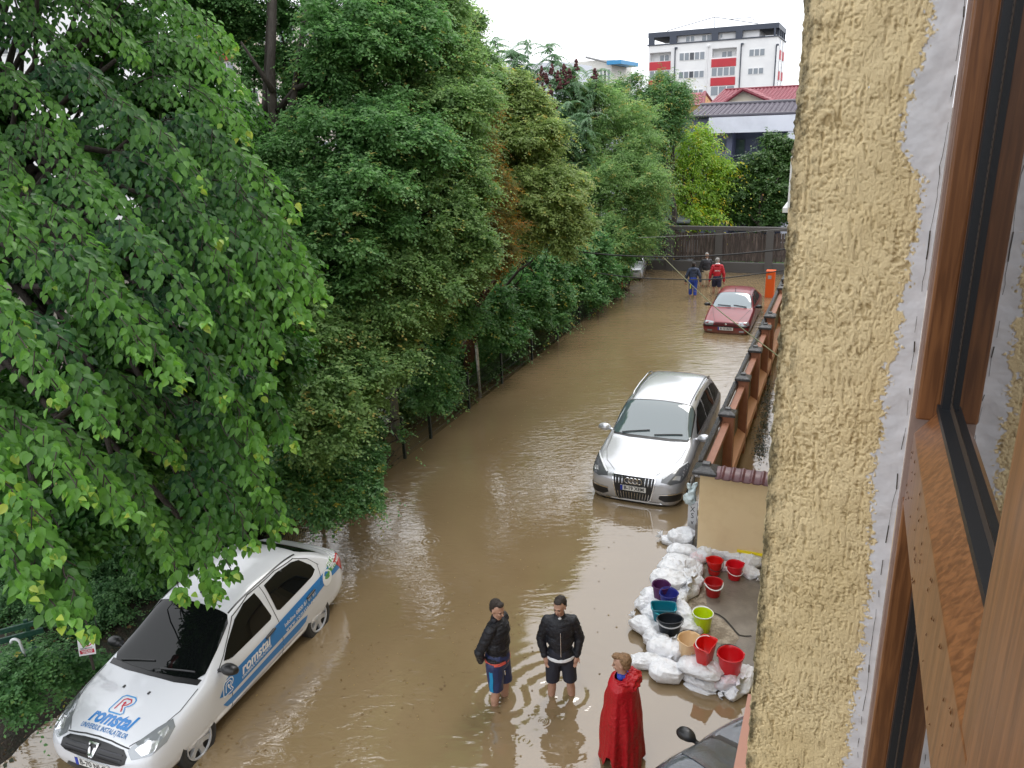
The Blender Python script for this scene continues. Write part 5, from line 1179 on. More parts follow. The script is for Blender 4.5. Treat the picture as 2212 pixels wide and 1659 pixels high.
# trees of the row behind the left fence, near to far --------------------------------------------------
tb = lambda a, b: st(a, b, 0.1)
GRP = 'trees behind the left fence'
tree('lime_tree', 'dark lime tree with two black trunks showing against the bright gap', 'tree', tb(12.0, -12.2),
     [(770, 120, 140, 15.5), (500, 260, 70, 15), (720, 330, 130, 15), (840, 60, 130, 16), (500, 60, 60, 16.5), (600, 30, 50, 16.2), (660, 190, 60, 16.2), (550, 150, 50, 16.2), (700, 40, 50, 16.2), (620, 120, 45, 16.6), (600, 280, 60, 16.4), (530, 60, 50, 16.4), (600, 420, 110, 14.5), (760, 470, 150, 14.5), (850, 330, 130, 15), (690, 600, 130, 14), (440, -40, 120, 16), (650, -70, 70, 16), (820, -60, 120, 16)],
     .085, LM_DARK, OVAL, .62, .20, group=GRP, vmean=.40, cover=3.0, top=dp(590, -60, 15.5), sub=.24)
def forked(t, base, paths, m):
    q = MB()
    for pts, r0, r1 in paths: P3 = [dp(*p) for p in pts]; q.tube(P3, list(np.linspace(r0, r1, len(P3))), 10)
    q.build('limb', m, t, True, base)
ft = bpy.data.objects['lime_tree']
forked(ft, np.array(ft.location), [([(598, 560, 15.4), (600, 420, 15.3), (592, 300, 15.3), (585, 150, 15.4), (590, -20, 15.5)], .11, .08), ([(605, 520, 15.4), (622, 400, 15.2), (630, 240, 15.2), (650, 100, 15.3), (668, -30, 15.5)], .085, .05),
    ([(600, 240, 15.3), (640, 190, 15.2), (700, 170, 15.1), (780, 150, 15)], .07, .03), ([(612, 330, 15.3), (660, 300, 15.1), (730, 270, 15)], .06, .02), ([(590, 200, 15.3), (560, 150, 15.2), (520, 90, 15)], .06, .02), ([(602, 400, 15.3), (660, 360, 15), (720, 345, 14.8), (830, 270, 14.6)], .06, .025)], BARK)
tree('lime_tree', 'broad dull green lime tree, its crown the widest of the row', 'tree', tb(15.0, -11.6),
     [(900, 130, 130, 17), (930, 300, 140, 16.6), (900, 470, 140, 16), (860, 620, 140, 15.5), (980, 400, 100, 16.5), (1000, 200, 90, 17.4), (800, 720, 130, 14.8), (940, 40, 90, 17.5), (1000, 560, 90, 16.5), (740, 820, 110, 14), (900, 690, 55, 16), (600, 740, 130, 13.4), (560, 620, 130, 13.4), (680, 900, 120, 13)],
     .080, LM_MID, OVAL, .75, .18, group=GRP, vmean=.42, cover=3.2, sub=.24)
tree('lime_tree', 'tall narrow lime tree whose top stands against the white sky', 'tree', tb(19.5, -11.4),
     [(1000, 60, 45, 20), (1022, 130, 48, 20), (1010, 230, 60, 19.8), (975, 110, 60, 20), (1035, 330, 50, 20), (960, 20, 50, 20), (1028, 40, 16, 20), (1042, 190, 24, 20), (1005, 430, 60, 20)],
     .085, LM_MID, OVAL, .8, .15, group=GRP, vmean=.36, cover=3.4)
tree('lime_tree', 'yellowing lime tree in front of the sumac clumps', 'tree', tb(21.0, -11.0),
     [(1105, 250, 60, 21), (1140, 330, 85, 21), (1130, 200, 34, 21), (1180, 420, 85, 21), (1190, 300, 40, 21), (1225, 480, 60, 21.5), (1120, 440, 80, 20.5), (1240, 400, 38, 21.5), (1170, 240, 34, 21), (1085, 170, 30, 21), (1180, 520, 80, 21), (1080, 320, 50, 20.8)],
     .085, LM_YEL, OVAL, .8, .15, group=GRP, vmean=.40, cover=3.4, sub=.26)
tree('cypress_tree', 'thin conifer with rusty dying foliage and a red brown trunk', 'tree', onA(1042, 850, 17.2)*0+tb(18.6, -9.9),
     [(1045, 330, 46, 18.5), (1060, 420, 62, 18.5), (1030, 480, 60, 18.4), (1080, 500, 52, 18.5), (1045, 560, 55, 18.3), (1090, 560, 36, 18.4), (990, 560, 40, 18.2), (930, 640, 60, 17.6), (870, 690, 60, 17), (1050, 250, 34, 18.8)],
     .065, LM_BRN, NARROW, .62, .17, group=GRP, vmean=.52, vsd=.30, bark=BARKB, cover=2.6, top=dp(1046, 300, 18.6))
tree('acacia_tree', 'tall green tree right of the sumac, behind the ivy covered shrub', 'tree', tb(34.0, -9.4),
     [(1300, 230, 60, 34), (1350, 300, 80, 34), (1270, 330, 60, 33.5), (1320, 420, 90, 33), (1240, 250, 45, 34), (1390, 400, 70, 33), (1300, 520, 70, 32), (1370, 500, 60, 33), (1280, 200, 30, 34), (1225, 180, 30, 34)],
     .15, LM_MID, NARROW, .75, .16, group=GRP, vmean=.48, cover=3.2)
tree('feathery_tree', 'bright feathery locust tree right of the sumac, left of the dark grey house', 'tree', tb(38.8, -7.9),
     [(1380, 235, 55, 38), (1430, 230, 62, 38), (1465, 215, 38, 38), (1395, 300, 70, 38), (1450, 270, 45, 38), (1340, 190, 25, 38), (1370, 360, 60, 37), (1430, 180, 26, 38), (1405, 440, 50, 36), (1380, 500, 48, 35.5), (1412, 490, 34, 35.6), (1400, 535, 24, 35.4), (1375, 175, 18, 38)],
     .17, LM_ROB, NARROW, .75, .16, group=GRP, vmean=.55, cover=3.0, top=dp(1420, 260, 38))
# sumac / ailanthus with maroon clusters: long arching fronds on thin stems
def fronds(name, label, base, stems, m, group=None, nfr=14, L0=.75, ls=.14):
    base = np.array(base, float); t = thing(name, label, 'tree', base, group=group); mb = MB(); P, D, Nn, Sz, Vl = [], [], [], [], []
    cl = []
    for (px, py, d, sp) in stems:
        tip = dp(px, py, d); pts = limb_path(base+np.array((rng.uniform(-.3, .3), rng.uniform(-.3, .3), 0)), tip, 0, .04, 9); mb.tube(pts, list(np.linspace(.07, .015, 9)), 6)
        for k in range(nfr):
            f = 1-.5*(k/nfr)**1.5; i = min(7, int(f*8)); r0 = pts[i]+(pts[i+1]-pts[i])*(f*8-i); a = rng.uniform(0, 6.28); o_ = np.array((math.cos(a), math.sin(a), 0)); Lf = L0*sp*rng.uniform(.7, 1.2)
            for j in range(15):
                u = j/14; p = r0+o_*Lf*u+ZV*(Lf*(.5*u-.85*u*u)); side = np.cross(o_, ZV)
                for s in (-1, 1):
                    P.append(p); D.append(side*s+o_*.5+ZV*-.55); Nn.append(ZV+o_*.3+rng.normal(0, .2, 3)); Sz.append(ls*sp*(1-.4*u)*rng.uniform(.8, 1.1)); Vl.append(rng.normal(.5, .2))
        cl.append(tip)
    leaf_mesh('crown', np.array(P), np.array(D), np.array(Nn), np.array(Sz), np.array(Vl), NARROW, m, t, base, 1)
    mb.build('trunk', BARK, t, True, base); return t
sm_t = fronds('sumac_tree', 'airy sumac with drooping fronds and maroon seed clusters against the sky', tb(33.5, -11.6),
     [(1068, 85, 33, 1), (1100, 110, 33, 1), (1140, 90, 33, 1), (1185, 95, 33, 1), (1205, 120, 33, 1), (1235, 145, 33, 1), (1110, 150, 33, 1.1), (1160, 150, 33, 1.1), (1075, 150, 32, 1), (1200, 175, 33, 1.1), (1150, 200, 32, 1.1), (1250, 180, 33, .9), (1090, 200, 32, 1.1), (1290, 150, 33, .8), (1270, 190, 33, .9), (1180, 240, 32, 1.1), (1230, 220, 32, 1), (1120, 115, 33, 1), (1215, 260, 32, 1.1), (1130, 240, 32, 1), (1270, 245, 32, 1)], LM_SUM, GRP, 34, 1.0, .24)
CLM = mat('maroon_seed', (.10, .025, .028), .8, bump=(60, 1.0), var=(20, (.055, .02, .02), .4, .6)); bs_ = np.array(sm_t.location)
for (px, py) in ((1170, 155), (1180, 170), (1192, 150), (1205, 165), (1218, 150), (1230, 160), (1210, 180), (1222, 172), (1172, 190), (1188, 195), (1245, 140), (1285, 160), (1165, 215), (1192, 255), (1200, 232), (1182, 222)):
    c = dp(px, py, 32.2); pr = []
    for k in range(26):
        u = rng.uniform(0, 1); pr.append((c+np.array((rng.normal(0, .07*(1.1-u)), rng.normal(0, .07*(1.1-u)), -.20+u*.4)), .05))
    q = MB()
    for p, r_ in pr: q.lathe([(.001, -r_), (r_*.8, -r_*.6), (r_, 0), (r_*.8, r_*.6), (.001, r_)], p, 6)
    q.build('seed_cluster', CLM, sm_t, True, bs_)
tree('walnut_tree', 'light yellow green walnut tree over the plank fence, before the grey house', 'tree', st(39.6, float(onA(1478, 500, 39.6) @ T), 0.1),
     [(1500, 330, 50, 40), (1470, 390, 45, 40), (1540, 370, 48, 40), (1490, 440, 45, 40), (1520, 300, 26, 40), (1550, 420, 40, 40), (1440, 350, 22, 40), (1570, 380, 22, 40), (1455, 430, 28, 40), (1500, 475, 30, 39), (1540, 478, 24, 39), (1530, 440, 34, 40), (1480, 300, 16, 40)],
     .23, LM_WAL, NARROW, .62, .14, vmean=.55, droop=.9, cover=2.8, spray=5, sub=.32)
t_, _ = tree('apple_tree', 'dark green apple tree with small yellow apples above the plank fence', 'tree', st(40.0, float(onA(1640, 500, 40) @ T), 0.1),
     [(1610, 430, 50, 40), (1660, 420, 55, 40), (1640, 370, 45, 40), (1690, 370, 40, 40), (1690, 450, 45, 40), (1590, 460, 30, 40), (1680, 320, 26, 40), (1650, 470, 40, 39.5), (1610, 390, 30, 40), (1710, 330, 30, 40), (1665, 300, 14, 40)],
     .15, LM_APP, OVAL, .8, .14, vmean=.45, cover=3.2)
APL = mat('apple_skin', (.34, .28, .06), .4, var=(3, (.38, .11, .04), .5, .65)); oo = np.array(t_.location)
for k in range(16):
    px, py = rng.uniform(1590, 1690), rng.uniform(375, 470); c = dp(px, py, rng.uniform(38.3, 39.2)); q = MB(); r_ = .045
    q.lathe([(.001, -r_), (r_*.7, -r_*.75), (r_, 0), (r_*.75, r_*.72), (.001, r_*.8)], c, 8); q.build('apple', APL, t_, True, oo)
# shrubs and hedge along the fence --------------------------------------------------------------------
GS = 'shrubs growing through the left fence'
def fp(px, py, b=-9.6):                                # foot on the bank line b near a picture column
    v = ray(px, 700); a = None
    az_ = v[:2]/np.linalg.norm(v[:2]); tt = b/float(az_ @ T[:2]); return np.array((az_[0]*tt, az_[1]*tt, .1))
shr = [
 ('ivy covered shrub with hanging shoots nearest the far silver car', [(1330, 560, 38, 33), (1290, 590, 45, 30.5), (1310, 520, 45, 32), (1270, 540, 45, 30), (1250, 620, 38, 28.6), (1340, 590, 20, 33), (1330, 630, 14, 32.4), (1290, 640, 26, 30), (1230, 560, 50, 28)], (30.5, -9.7), .12),
 ('dark bluish shrub beside the slender bamboo cane', [(1180, 570, 55, 26), (1130, 560, 50, 24.5), (1200, 640, 40, 26.4), (1150, 640, 45, 25), (1110, 620, 45, 24), (1170, 690, 28, 25.3), (1195, 690, 22, 26), (1130, 690, 24, 24)], (24.6, -9.8), .11),
 ('vine tangle with light green leaf tips left of the bamboo cane', [(1100, 700, 40, 22.6), (1070, 660, 45, 22), (1120, 730, 20, 22.9), (1060, 720, 30, 21.6), (1030, 700, 30, 21), (1095, 745, 16, 22.4)], (21.6, -9.8), .11),
 ('bushy young maple leaning over the fence near the white pole', [(960, 650, 70, 19), (905, 670, 50, 18), (1000, 690, 35, 19.5), (965, 730, 44, 18.6), (930, 800, 40, 17.6), (970, 830, 28, 18.6), (915, 860, 28, 17.8), (950, 870, 20, 18.0)], (18.0, -9.9), .095),
 ('low shrub between the two pairs of dark fence posts', [(830, 620, 60, 17), (790, 690, 60, 16), (850, 680, 40, 17), (760, 620, 60, 16), (700, 700, 60, 15.4), (720, 780, 50, 15)], (16.0, -10.4), .09),
]
for lbl, bl, (a, b), ls in shr: tree('shrub', lbl, 'shrub', tb(a, b), bl, ls, LM_SHR, OVAL, .75, .05, group=GS, vmean=.42, cover=3.4, sub=.30, flat=.95)
tree('shrub', 'large glossy shrub arching out over the water in front of the mesh fence', 'shrub', tb(12.6, -9.7),
     [(740, 880, 60, 14.6), (800, 900, 50, 15), (680, 930, 70, 14), (780, 960, 55, 14.4), (830, 950, 38, 15), (720, 1020, 65, 13.8), (640, 1000, 60, 13.4), (780, 1040, 45, 14), (740, 1080, 42, 13.6), (660, 1080, 45, 13.2), (850, 910, 30, 15), (835, 1000, 34, 14.4), (800, 1075, 30, 13.9), (860, 950, 26, 15), (700, 1120, 24, 13.2), (780, 1095, 16, 13.8), (590, 1060, 50, 12.8), (760, 800, 50, 15), (850, 850, 30, 15.4)],
     .072, leaf_mat('glossy_shrub_leaf', (.034, .120, .042), (.150, .310, .110), (.36, .32, .06), .36, spec=.4), OVAL, .85, .05, group=GS, vmean=.46, cover=3.6, sub=.28)
tree('shrub', 'low leafy bush at the garden edge in the bottom left corner', 'shrub', at(20, 1480, .15),
     [(20, 1480, 46, 9.2), (55, 1450, 30, 9.4), (-20, 1500, 60, 9.0), (40, 1510, 30, 9.2)], .06, LM_SHR, OVAL, .8, .03, group=GS, vmean=.30, cover=3.0, sub=.34)
tree('shrub', 'sparse ivy clump right under the no parking sign', 'shrub', at(180, 1470, .15),
     [(120, 1460, 26, 10.0), (165, 1475, 24, 10.2), (140, 1440, 20, 10.0), (190, 1440, 14, 10.4)], .06, LM_SHR, OVAL, .7, .03, group=GS, vmean=.28, cover=2.6, sub=.34)

def pj(p):
    q = np.array(p)-np.array([0, 0, CH]); w_ = float(q @ vf); return 1106+FPX*float(q @ VR)/w_, 829.5+FPX*float(q @ VD)/w_, w_
def wb(a, b, z, r_): x, y, d = pj(st(a, b, z)); return (x, y, r_*FPX/d, d)
hl = ['next to the twin fence posts', 'behind the white pole', 'left of the red brown trunk', 'at the foot of the yellowing lime', 'beside the bamboo cane', 'before the grey utility pole', 'under the tall green tree', 'nearest the barrier post', 'behind the glossy arching shrub', 'deep behind the white sedan']
for i, a in enumerate((16.8, 19.0, 20.8, 22.8, 25.0, 27.2, 29.6, 32.0, 13.4, 10.6)):
    far_ = a < 14
    bl = [wb(a, -10.2-(.8 if far_ else 0), .75, .85), wb(a+.9, -10.0-(.8 if far_ else 0), .55, .6), wb(a-.8, -10.3-(.8 if far_ else 0), .6, .7), wb(a+.2, -11.2, 1.6, 1.15), wb(a-1, -12.2, 2.2, 1.4), wb(a+.6, -9.5-(.9 if far_ else 0), .35, .42)]
    tree('hedge_bush', 'dense low hedge bush '+hl[i], 'bush', tb(a, -10.5), bl, .085, LM_SHR if i % 3 else LM_MID, OVAL, .6, .05, group=GS, vmean=.34, cover=2.6, sub=.30)
for i, a in list(enumerate((15.0, 20.0, 25.5, 31.0)))[2:]:
    tree('lime_tree', ['dark understorey lime behind the broad dull lime', 'dark understorey lime behind the narrow tall lime', 'dark understorey lime behind the yellowing lime', 'dark understorey lime behind the tall green tree'][i], 'tree', tb(a, -14.5), [wb(a, -14.2, 4.2, 2.4), wb(a+1.5, -13.4, 3.0, 1.9), wb(a-1.6, -13.6, 3.0, 2.0), wb(a+.4, -14.8, 6.4, 2.2)], .12, LM_DARK, OVAL, .5, .15, group=GRP, vmean=.30, cover=2.6, sub=.26)
# the big lime tree in the foreground: hanging boughs of large leaves -----------------------------------
nb_ = np.array(st(7.2, -12.6, .2)); near_t = thing('lime_tree', 'nearest lime tree with large glossy bright green leaves hanging over the white sedan', 'tree', nb_, group=GRP)
boughs = [  # tip px, tip py, depth at tip, root px, py, extra depth at root, half width px
 (500, 110, 9.6, 250, 30, 1.0, 70), (515, 200, 9.2, 250, 130, 1.2, 75), (400, 60, 10, 120, -60, 1, 80), (530, 300, 9.0, 240, 210, 1.4, 80), (300, 130, 9.4, 40, 20, 1.2, 80),
 (555, 400, 8.6, 280, 300, 1.5, 85), (630, 470, 8.4, 330, 350, 1.6, 90), (690, 655, 7.8, 400, 450, 1.8, 100), (640, 560, 8.0, 330, 430, 1.9, 90), (655, 700, 7.6, 420, 560, 1.6, 80), (600, 770, 7.5, 330, 540, 1.8, 95), (570, 840, 7.4, 330, 640, 1.8, 85),
 (470, 520, 7.8, 180, 380, 1.6, 90), (380, 830, 6.6, 120, 620, 1.7, 100), (440, 700, 6.9, 180, 520, 1.7, 95), (340, 560, 7.6, 60, 430, 1.6, 90), (240, 440, 8.3, -40, 330, 1.5, 85), (120, 620, 7.2, -120, 470, 1.5, 90), (225, 930, 6.0, 20, 700, 1.6, 95), (300, 760, 6.6, 50, 560, 1.6, 90), (120, 860, 6.0, -100, 660, 1.5, 90), (60, 760, 6.5, -150, 560, 1.5, 90),
 (480, 860, 6.9, 230, 660, 1.7, 90), (560, 980, 7.4, 380, 760, 1.6, 70), (610, 1130, 7.6, 440, 900, 1.6, 75), (560, 1060, 7.4, 390, 880, 1.5, 70), (630, 960, 7.8, 480, 800, 1.4, 60), (540, 1180, 7.2, 400, 980, 1.5, 60), (500, 1240, 7.0, 380, 1020, 1.5, 62), (395, 1290, 6.7, 320, 1100, 1.3, 46), (470, 1290, 6.9, 390, 1120, 1.3, 40), (590, 1150, 7.6, 470, 1040, 1.2, 46),
 (270, 1110, 5.9, 60, 950, 1.4, 75), (180, 1080, 5.7, -40, 920, 1.4, 80), (120, 1200, 5.4, -60, 1020, 1.3, 75), (190, 1360, 5.3, 90, 1180, 1.1, 60), (60, 1120, 5.6, -140, 960, 1.3, 80), (70, 1280, 5.3, -80, 1120, 1.1, 60), (130, 1340, 5.3, 20, 1180, 1.1, 50),
 (430, 400, 8.0, 140, 280, 1.6, 90), (150, 300, 8.8, -80, 200, 1.4, 80), (300, 290, 8.6, 40, 190, 1.4, 85), (60, 520, 7.8, -150, 380, 1.4, 90), (200, 180, 9.3, -60, 80, 1.2, 80), (380, 1000, 7.9, 200, 800, 1.2, 70), (320, 960, 8.2, 120, 820, 1.0, 75), (450, 1020, 8.2, 280, 820, 1.0, 80),
 (20, 980, 5.9, -160, 800, 1.3, 80), (250, 620, 7.4, 0, 480, 1.6, 85), (520, 640, 7.6, 260, 480, 1.8, 85), (610, 640, 7.7, 350, 500, 1.8, 80), (90, 60, 9.8, -120, -40, 1.0, 80), (340, 1150, 7.0, 240, 980, 1.2, 50), (50, 400, 8.4, -160, 280, 1.4, 80)]
P, D, Nn, Sz, Vl = [], [], [], [], []; wood_ = MB(); BZ = []
camp = np.array([0, 0, CH]); hub = nb_+np.array((.3, .6, 6.5))
for (tx, ty, td, rx, ry, dd, hw) in boughs:
    tip = dp(tx, ty, td); root = dp(rx, ry, td+dd); L_ = np.linalg.norm(tip-root)
    up0 = nrmz(nrmz(camp-tip)*.6+ZV*.8); n = 16; axis = []
    for i in range(n+1):
        u = i/n; axis.append(root+(tip-root)*u+ZV*L_*.20*math.sin(math.pi*min(1, u*.92))+rng.normal(0, .012, 3))
    wood_.tube([q-up0*.11 for q in axis], list(np.linspace(.012, .004, n+1)), 6, cap=False)
    wood_.tube(limb_path(hub+rng.normal(0, .8, 3), root, .05, .08, 6), list(np.linspace(.07, .028, 6)), 7)
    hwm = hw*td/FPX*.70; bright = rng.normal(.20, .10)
    nt_ = int(L_/.036)
    for i in range(nt_):
        u = (i+rng.uniform(0, 1))/nt_; k = min(n-1, int(u*n)); a0 = axis[k]+(axis[k+1]-axis[k])*(u*n-k); ax_ = nrmz(axis[k+1]-axis[k]); side = nrmz(np.cross(ax_, up0))
        wid = hwm*(.25+1.0*math.sin(math.pi*min(1, .16+.80*u))**.8)*rng.uniform(.55, 1.1); s = 1 if i % 2 else -1
        lat = nrmz(side*s*.9+ax_*.75+ZV*-.18); lay_ = rng.uniform(0, 1)**1.6*-.22
        m_ = max(4, int(wid/.052)); tl = []
        for j in range(m_):
            v = (j+.6)/m_; p = a0+lat*wid*v+ZV*(-.60*wid*v*v)+up0*lay_; tl.append(p)
            ss = 1 if j % 2 else -1; cr_ = nrmz(np.cross(lat, up0))
            d = lat*.50+cr_*ss*.60+ZV*(-.75)+ax_*.25+rng.normal(0, .18, 3)
            nn = up0*.75+cr_*ss*.45+ax_*.40+rng.normal(0, .28, 3)
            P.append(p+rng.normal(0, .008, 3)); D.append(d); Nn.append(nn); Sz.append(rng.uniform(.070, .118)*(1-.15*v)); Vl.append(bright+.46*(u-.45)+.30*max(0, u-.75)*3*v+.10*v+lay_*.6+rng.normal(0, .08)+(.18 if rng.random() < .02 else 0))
        if rng.random() < .12: wood_.tube([a0, tl[len(tl)//2], tl[-1]], [.006, .004, .002], 4, cap=False)
    for j in range(9):                                 # tip tuft
        P.append(tip+rng.normal(0, .035, 3)); D.append(nrmz(tip-root)*.7+rand_unit(1)[0]*.55-ZV*.35); Nn.append(up0+rng.normal(0, .3, 3)); Sz.append(rng.uniform(.05, .085)); Vl.append(rng.uniform(.55, .95))
P, D, Nn, Sz, Vl = map(np.array, (P, D, Nn, Sz, Vl))
# inner foliage filling the crown behind the boughs
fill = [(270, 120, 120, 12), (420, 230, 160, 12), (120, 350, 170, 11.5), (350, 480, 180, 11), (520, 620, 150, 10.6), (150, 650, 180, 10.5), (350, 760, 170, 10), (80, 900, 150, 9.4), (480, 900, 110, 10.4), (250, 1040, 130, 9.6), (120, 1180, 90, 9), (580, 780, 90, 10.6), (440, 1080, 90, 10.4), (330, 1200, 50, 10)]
Cs, Rs = [], []
hi = [((-7.6+3.6*math.cos(k*.9)*q, 10.2+3.8*math.sin(k*.9)*q, 8.2+z_)) for k, (q, z_) in enumerate([(.2, 4), (.9, 2.6), (1, 3.4), (.8, 4.6), (1, 2.4), (.6, 4.8), (1.05, 3.0), (.5, 3.6), (.9, 4), (1.1, 2.6)])]
for c_p in hi:
    c = np.array(c_p); r_ = 1.5; U = rand_unit(20); Cs.append(c+U*(r_*rng.uniform(.2, 1, 20)**.5)[:, None]); Rs.append(np.full(20, .42))
for (px, py, rp, d) in fill:
    c = dp(px, py, d); r_ = rp*d/FPX; U = rand_unit(26); Cs.append(c+U*(r_*rng.uniform(.2, 1, 26)**.5)[:, None]); Rs.append(r_*.30*rng.uniform(.7, 1.3, 26))
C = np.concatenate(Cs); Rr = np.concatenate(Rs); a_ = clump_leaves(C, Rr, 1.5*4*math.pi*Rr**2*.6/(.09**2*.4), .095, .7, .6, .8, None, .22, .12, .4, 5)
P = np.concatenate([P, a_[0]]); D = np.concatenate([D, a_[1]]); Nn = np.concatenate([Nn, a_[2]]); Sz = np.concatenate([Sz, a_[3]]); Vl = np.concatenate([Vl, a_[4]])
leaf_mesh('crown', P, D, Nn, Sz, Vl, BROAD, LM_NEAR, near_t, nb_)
for i in rng.choice(len(C), 120, replace=False): wood_.tube(limb_path(hub+rng.normal(0, .5, 3), C[i], .05, .08, 6), list(np.linspace(.05, .01, 6)), 5, cap=False)
wood_.tube(limb_path(nb_, hub+ZV*3, 0, .03, 10), list(np.linspace(.26, .09, 10)), 14)
wood_.build('trunk', BARK, near_t, True, nb_)
print('near leaves', len(P))
# ------------------------------------------------------------------ people
SKIN = mat('skin', (.46, .27, .19), .5, var=(14, (.40, .22, .155), .4, .7)); SKIN2 = mat('wet_leg_skin', (.40, .235, .165), .35)
EYEW = mat('eye_white', (.6, .58, .55), .3); EYED = mat('eye_dark', (.03, .02, .015), .3); LIP = mat('lip', (.34, .13, .11), .5)
def rotz(p, a): c, s = math.cos(a), math.sin(a); return np.array((p[0]*c-p[1]*s, p[0]*s+p[1]*c, p[2]))
def person(label, loc, rz, H, arms, feet, top_m, bot_m, hair_m, yaw=0, pitch=0, lean=0, bot_z=.28, hair=1.0, vox=.0075, fat=1.0, top=None, hem=.505, extra=None, legs_m=None, hand=True, shoes=None, skin=SKIN):
    """arms: ((elbow, wrist, finger direction), ...) for left then right; feet: left and right foot points"""
    t = thing('person', label, 'person', loc, rz)
    P = lambda x, y, z: np.array((x, y, z*H))
    nk = P(.0+lean, 0, .845); hc = P(.025+lean, 0, .925); hip = P(0, 0, .50); ch = P(.01+lean*.8, 0, .74)
    pr = []
    def hd(q): return hc+rotz(np.array((q[0]*math.cos(pitch)+q[2]*math.sin(pitch), q[1], -q[0]*math.sin(pitch)+q[2]*math.cos(pitch))), yaw)
    Rh = np.array(Matrix.Rotation(yaw, 3, 'Z') @ Matrix.Rotation(pitch, 3, 'Y'))
    pr += [('e', hd((-.012, 0, .022)), (.096, .077, .095), Rh), ('e', hd((.022, 0, -.035)), (.068, .060, .080), Rh), ('e', hd((.045, 0, -.082)), (.040, .040, .030), Rh),
           ('e', hd((.068, 0, .018)), (.025, .052, .016), Rh), ('c', hd((.083, 0, .0)), hd((.104, 0, -.034)), .009, .014), ('e', hd((.074, .030, -.030)), (.018, .020, .020), Rh), ('e', hd((.074, -.030, -.030)), (.018, .020, .020), Rh),
           ('e', hd((.080, 0, -.060)), (.014, .024, .011), Rh)]
    for s in (1, -1): pr.append(('e', hd((-.005, s*.078, -.012)), (.018, .010, .032), Rh))
    pr += [('c', nk-ZV*.05, hc-ZV*.04, .060*fat, .056), ('e', ch, (.10*fat, .155*fat, .19)), ('c', hip+ZV*.05, ch, .125*fat, .12*fat), ('e', hip, (.115*fat, .165*fat, .11))]
    if top == 'poncho': pr = pr[:-4]+[('c', nk-ZV*.12, hc-ZV*.04, .060, .054), ('c', P(0, 0, .5), P(0, 0, .76), .10, .09)]
    for i, (s, (el, wr, fd)) in enumerate(zip((1, -1), arms)):
        if top == 'poncho': break
        sh = P(lean*.9, s*.158*fat, .798); el = np.array(el); wr = np.array(wr)
        pr += [('c', ch+ZV*.08, sh, .09, .062), ('c', sh, el, .052*fat, .040), ('c', el, wr, .040, .028)]
        if hand:
            fd = nrmz(np.array(fd, float)); px_ = nrmz(np.cross(fd, (1.0, 0, .1))); pc = wr+fd*.05
            pr.append(('c', wr, wr+fd*.075, .028, .034))
            for k, (off, L_) in enumerate(((-.027, .065), (-.009, .078), (.009, .073), (.027, .055))):
                b0 = wr+fd*.085+px_*off; b1 = b0+fd*L_*.55+np.array((.008, 0, 0)); b2_ = b1+(fd*.8+np.array((.35, 0, 0)))*L_*.45
                pr += [('c', b0, b1, .0095, .009), ('c', b1, b2_, .009, .0075)]
            pr.append(('c', wr+fd*.03+px_*-.03, wr+fd*.08+px_*-.055+np.array((.02, 0, 0)), .012, .009))
    for s, ft in zip((1, -1), feet):
        ft = np.array(ft, float); h0 = hip+np.array((0, s*.085*fat, -.03)); kn = h0*.5+np.array((ft[0]*.5, ft[1]*.5, 0)); kn[2] = .275*H; kn[0] += .035
        pr += [('c', h0, kn, .088*fat, .056), ('c', kn, kn*.62+np.array((ft[0], ft[1], .08))*.38+np.array((-.018, 0, 0)), .054, .056*fat), ('c', kn*.62+np.array((ft[0], ft[1], .08))*.38+np.array((-.018, 0, 0)), np.array((ft[0], ft[1], .08)), .054*fat, .036), ('c', (ft[0]-.03, ft[1], .04), (ft[0]+.16, ft[1]+s*.02, .03), .038, .030)]
    body = sculpt('body', pr, [skin], t, vox, 3)
    # face parts
    for s in (1, -1):
        q = MB(); q.lathe([(.001, -.007), (.006, -.005), (.008, 0), (.006, .005), (.001, .007)], hd((.084, s*.031, -.003)), 8); q.build('eye', EYED, t, True)
        sculpt('eyebrow', [('c', hd((.092, s*.016, .020)), hd((.083, s*.046, .021)), .0035, .003)], hair_m, t, .003, 1)
    sculpt('mouth', [('c', hd((.094, .018, -.060)), hd((.094, -.018, -.060)), .0048, .0048)], LIP, t, .003, 1)
    hp = [('e', hd((-.040, 0, .045)), (.086, .083, .085), Rh), ('e', hd((-.052, 0, -.01)), (.060, .078, .070), Rh), ('e', hd((.030, 0, .098)), (.045, .055, .028), Rh)]
    if hair: sculpt('hair', hp if hair <= 1 else hp+[('e', hd((.062, .0, .10)), (.035, .050, .028), Rh), ('c', hd((.06, .03, .11)), hd((.095, .035, .125)), .02, .01)], hair_m, t, .008, 1, disp=lambda Q: vnoise(Q*60, 4)*.004+vnoise(Q*150, 6)*.003)
    # lower garment
    def gar(name, m, zend, wid, grow):
        pl = [('e', hip+ZV*.005, (.135*fat+grow, .180*fat+grow, .12)), ('c', hip, hip+ZV*.07, .14*fat+grow, .145*fat+grow)]
        for s, ft in zip((1, -1), feet):
            ft = np.array(ft, float); h0 = hip+np.array((0, s*.085*fat, -.03)); kn = h0*.5+np.array((ft[0]*.5, ft[1]*.5, 0)); kn[2] = .275*H; kn[0] += .03
            if zend*H > kn[2]: f = (h0[2]-zend*H)/(h0[2]-kn[2]); pl.append(('c', h0, h0+(kn-h0)*f, .105*fat+grow, wid))
            else: an = np.array((ft[0], ft[1], .06)); f = (kn[2]-zend*H)/(kn[2]-.06); pl += [('c', h0, kn, .105*fat+grow, wid), ('c', kn, kn+(an-kn)*f, wid, wid*.9)]
        o = sculpt(name, pl, m, t, .011, 2, disp=lambda Q: vnoise(Q*np.array((22, 22, 9)), 3)*.007)
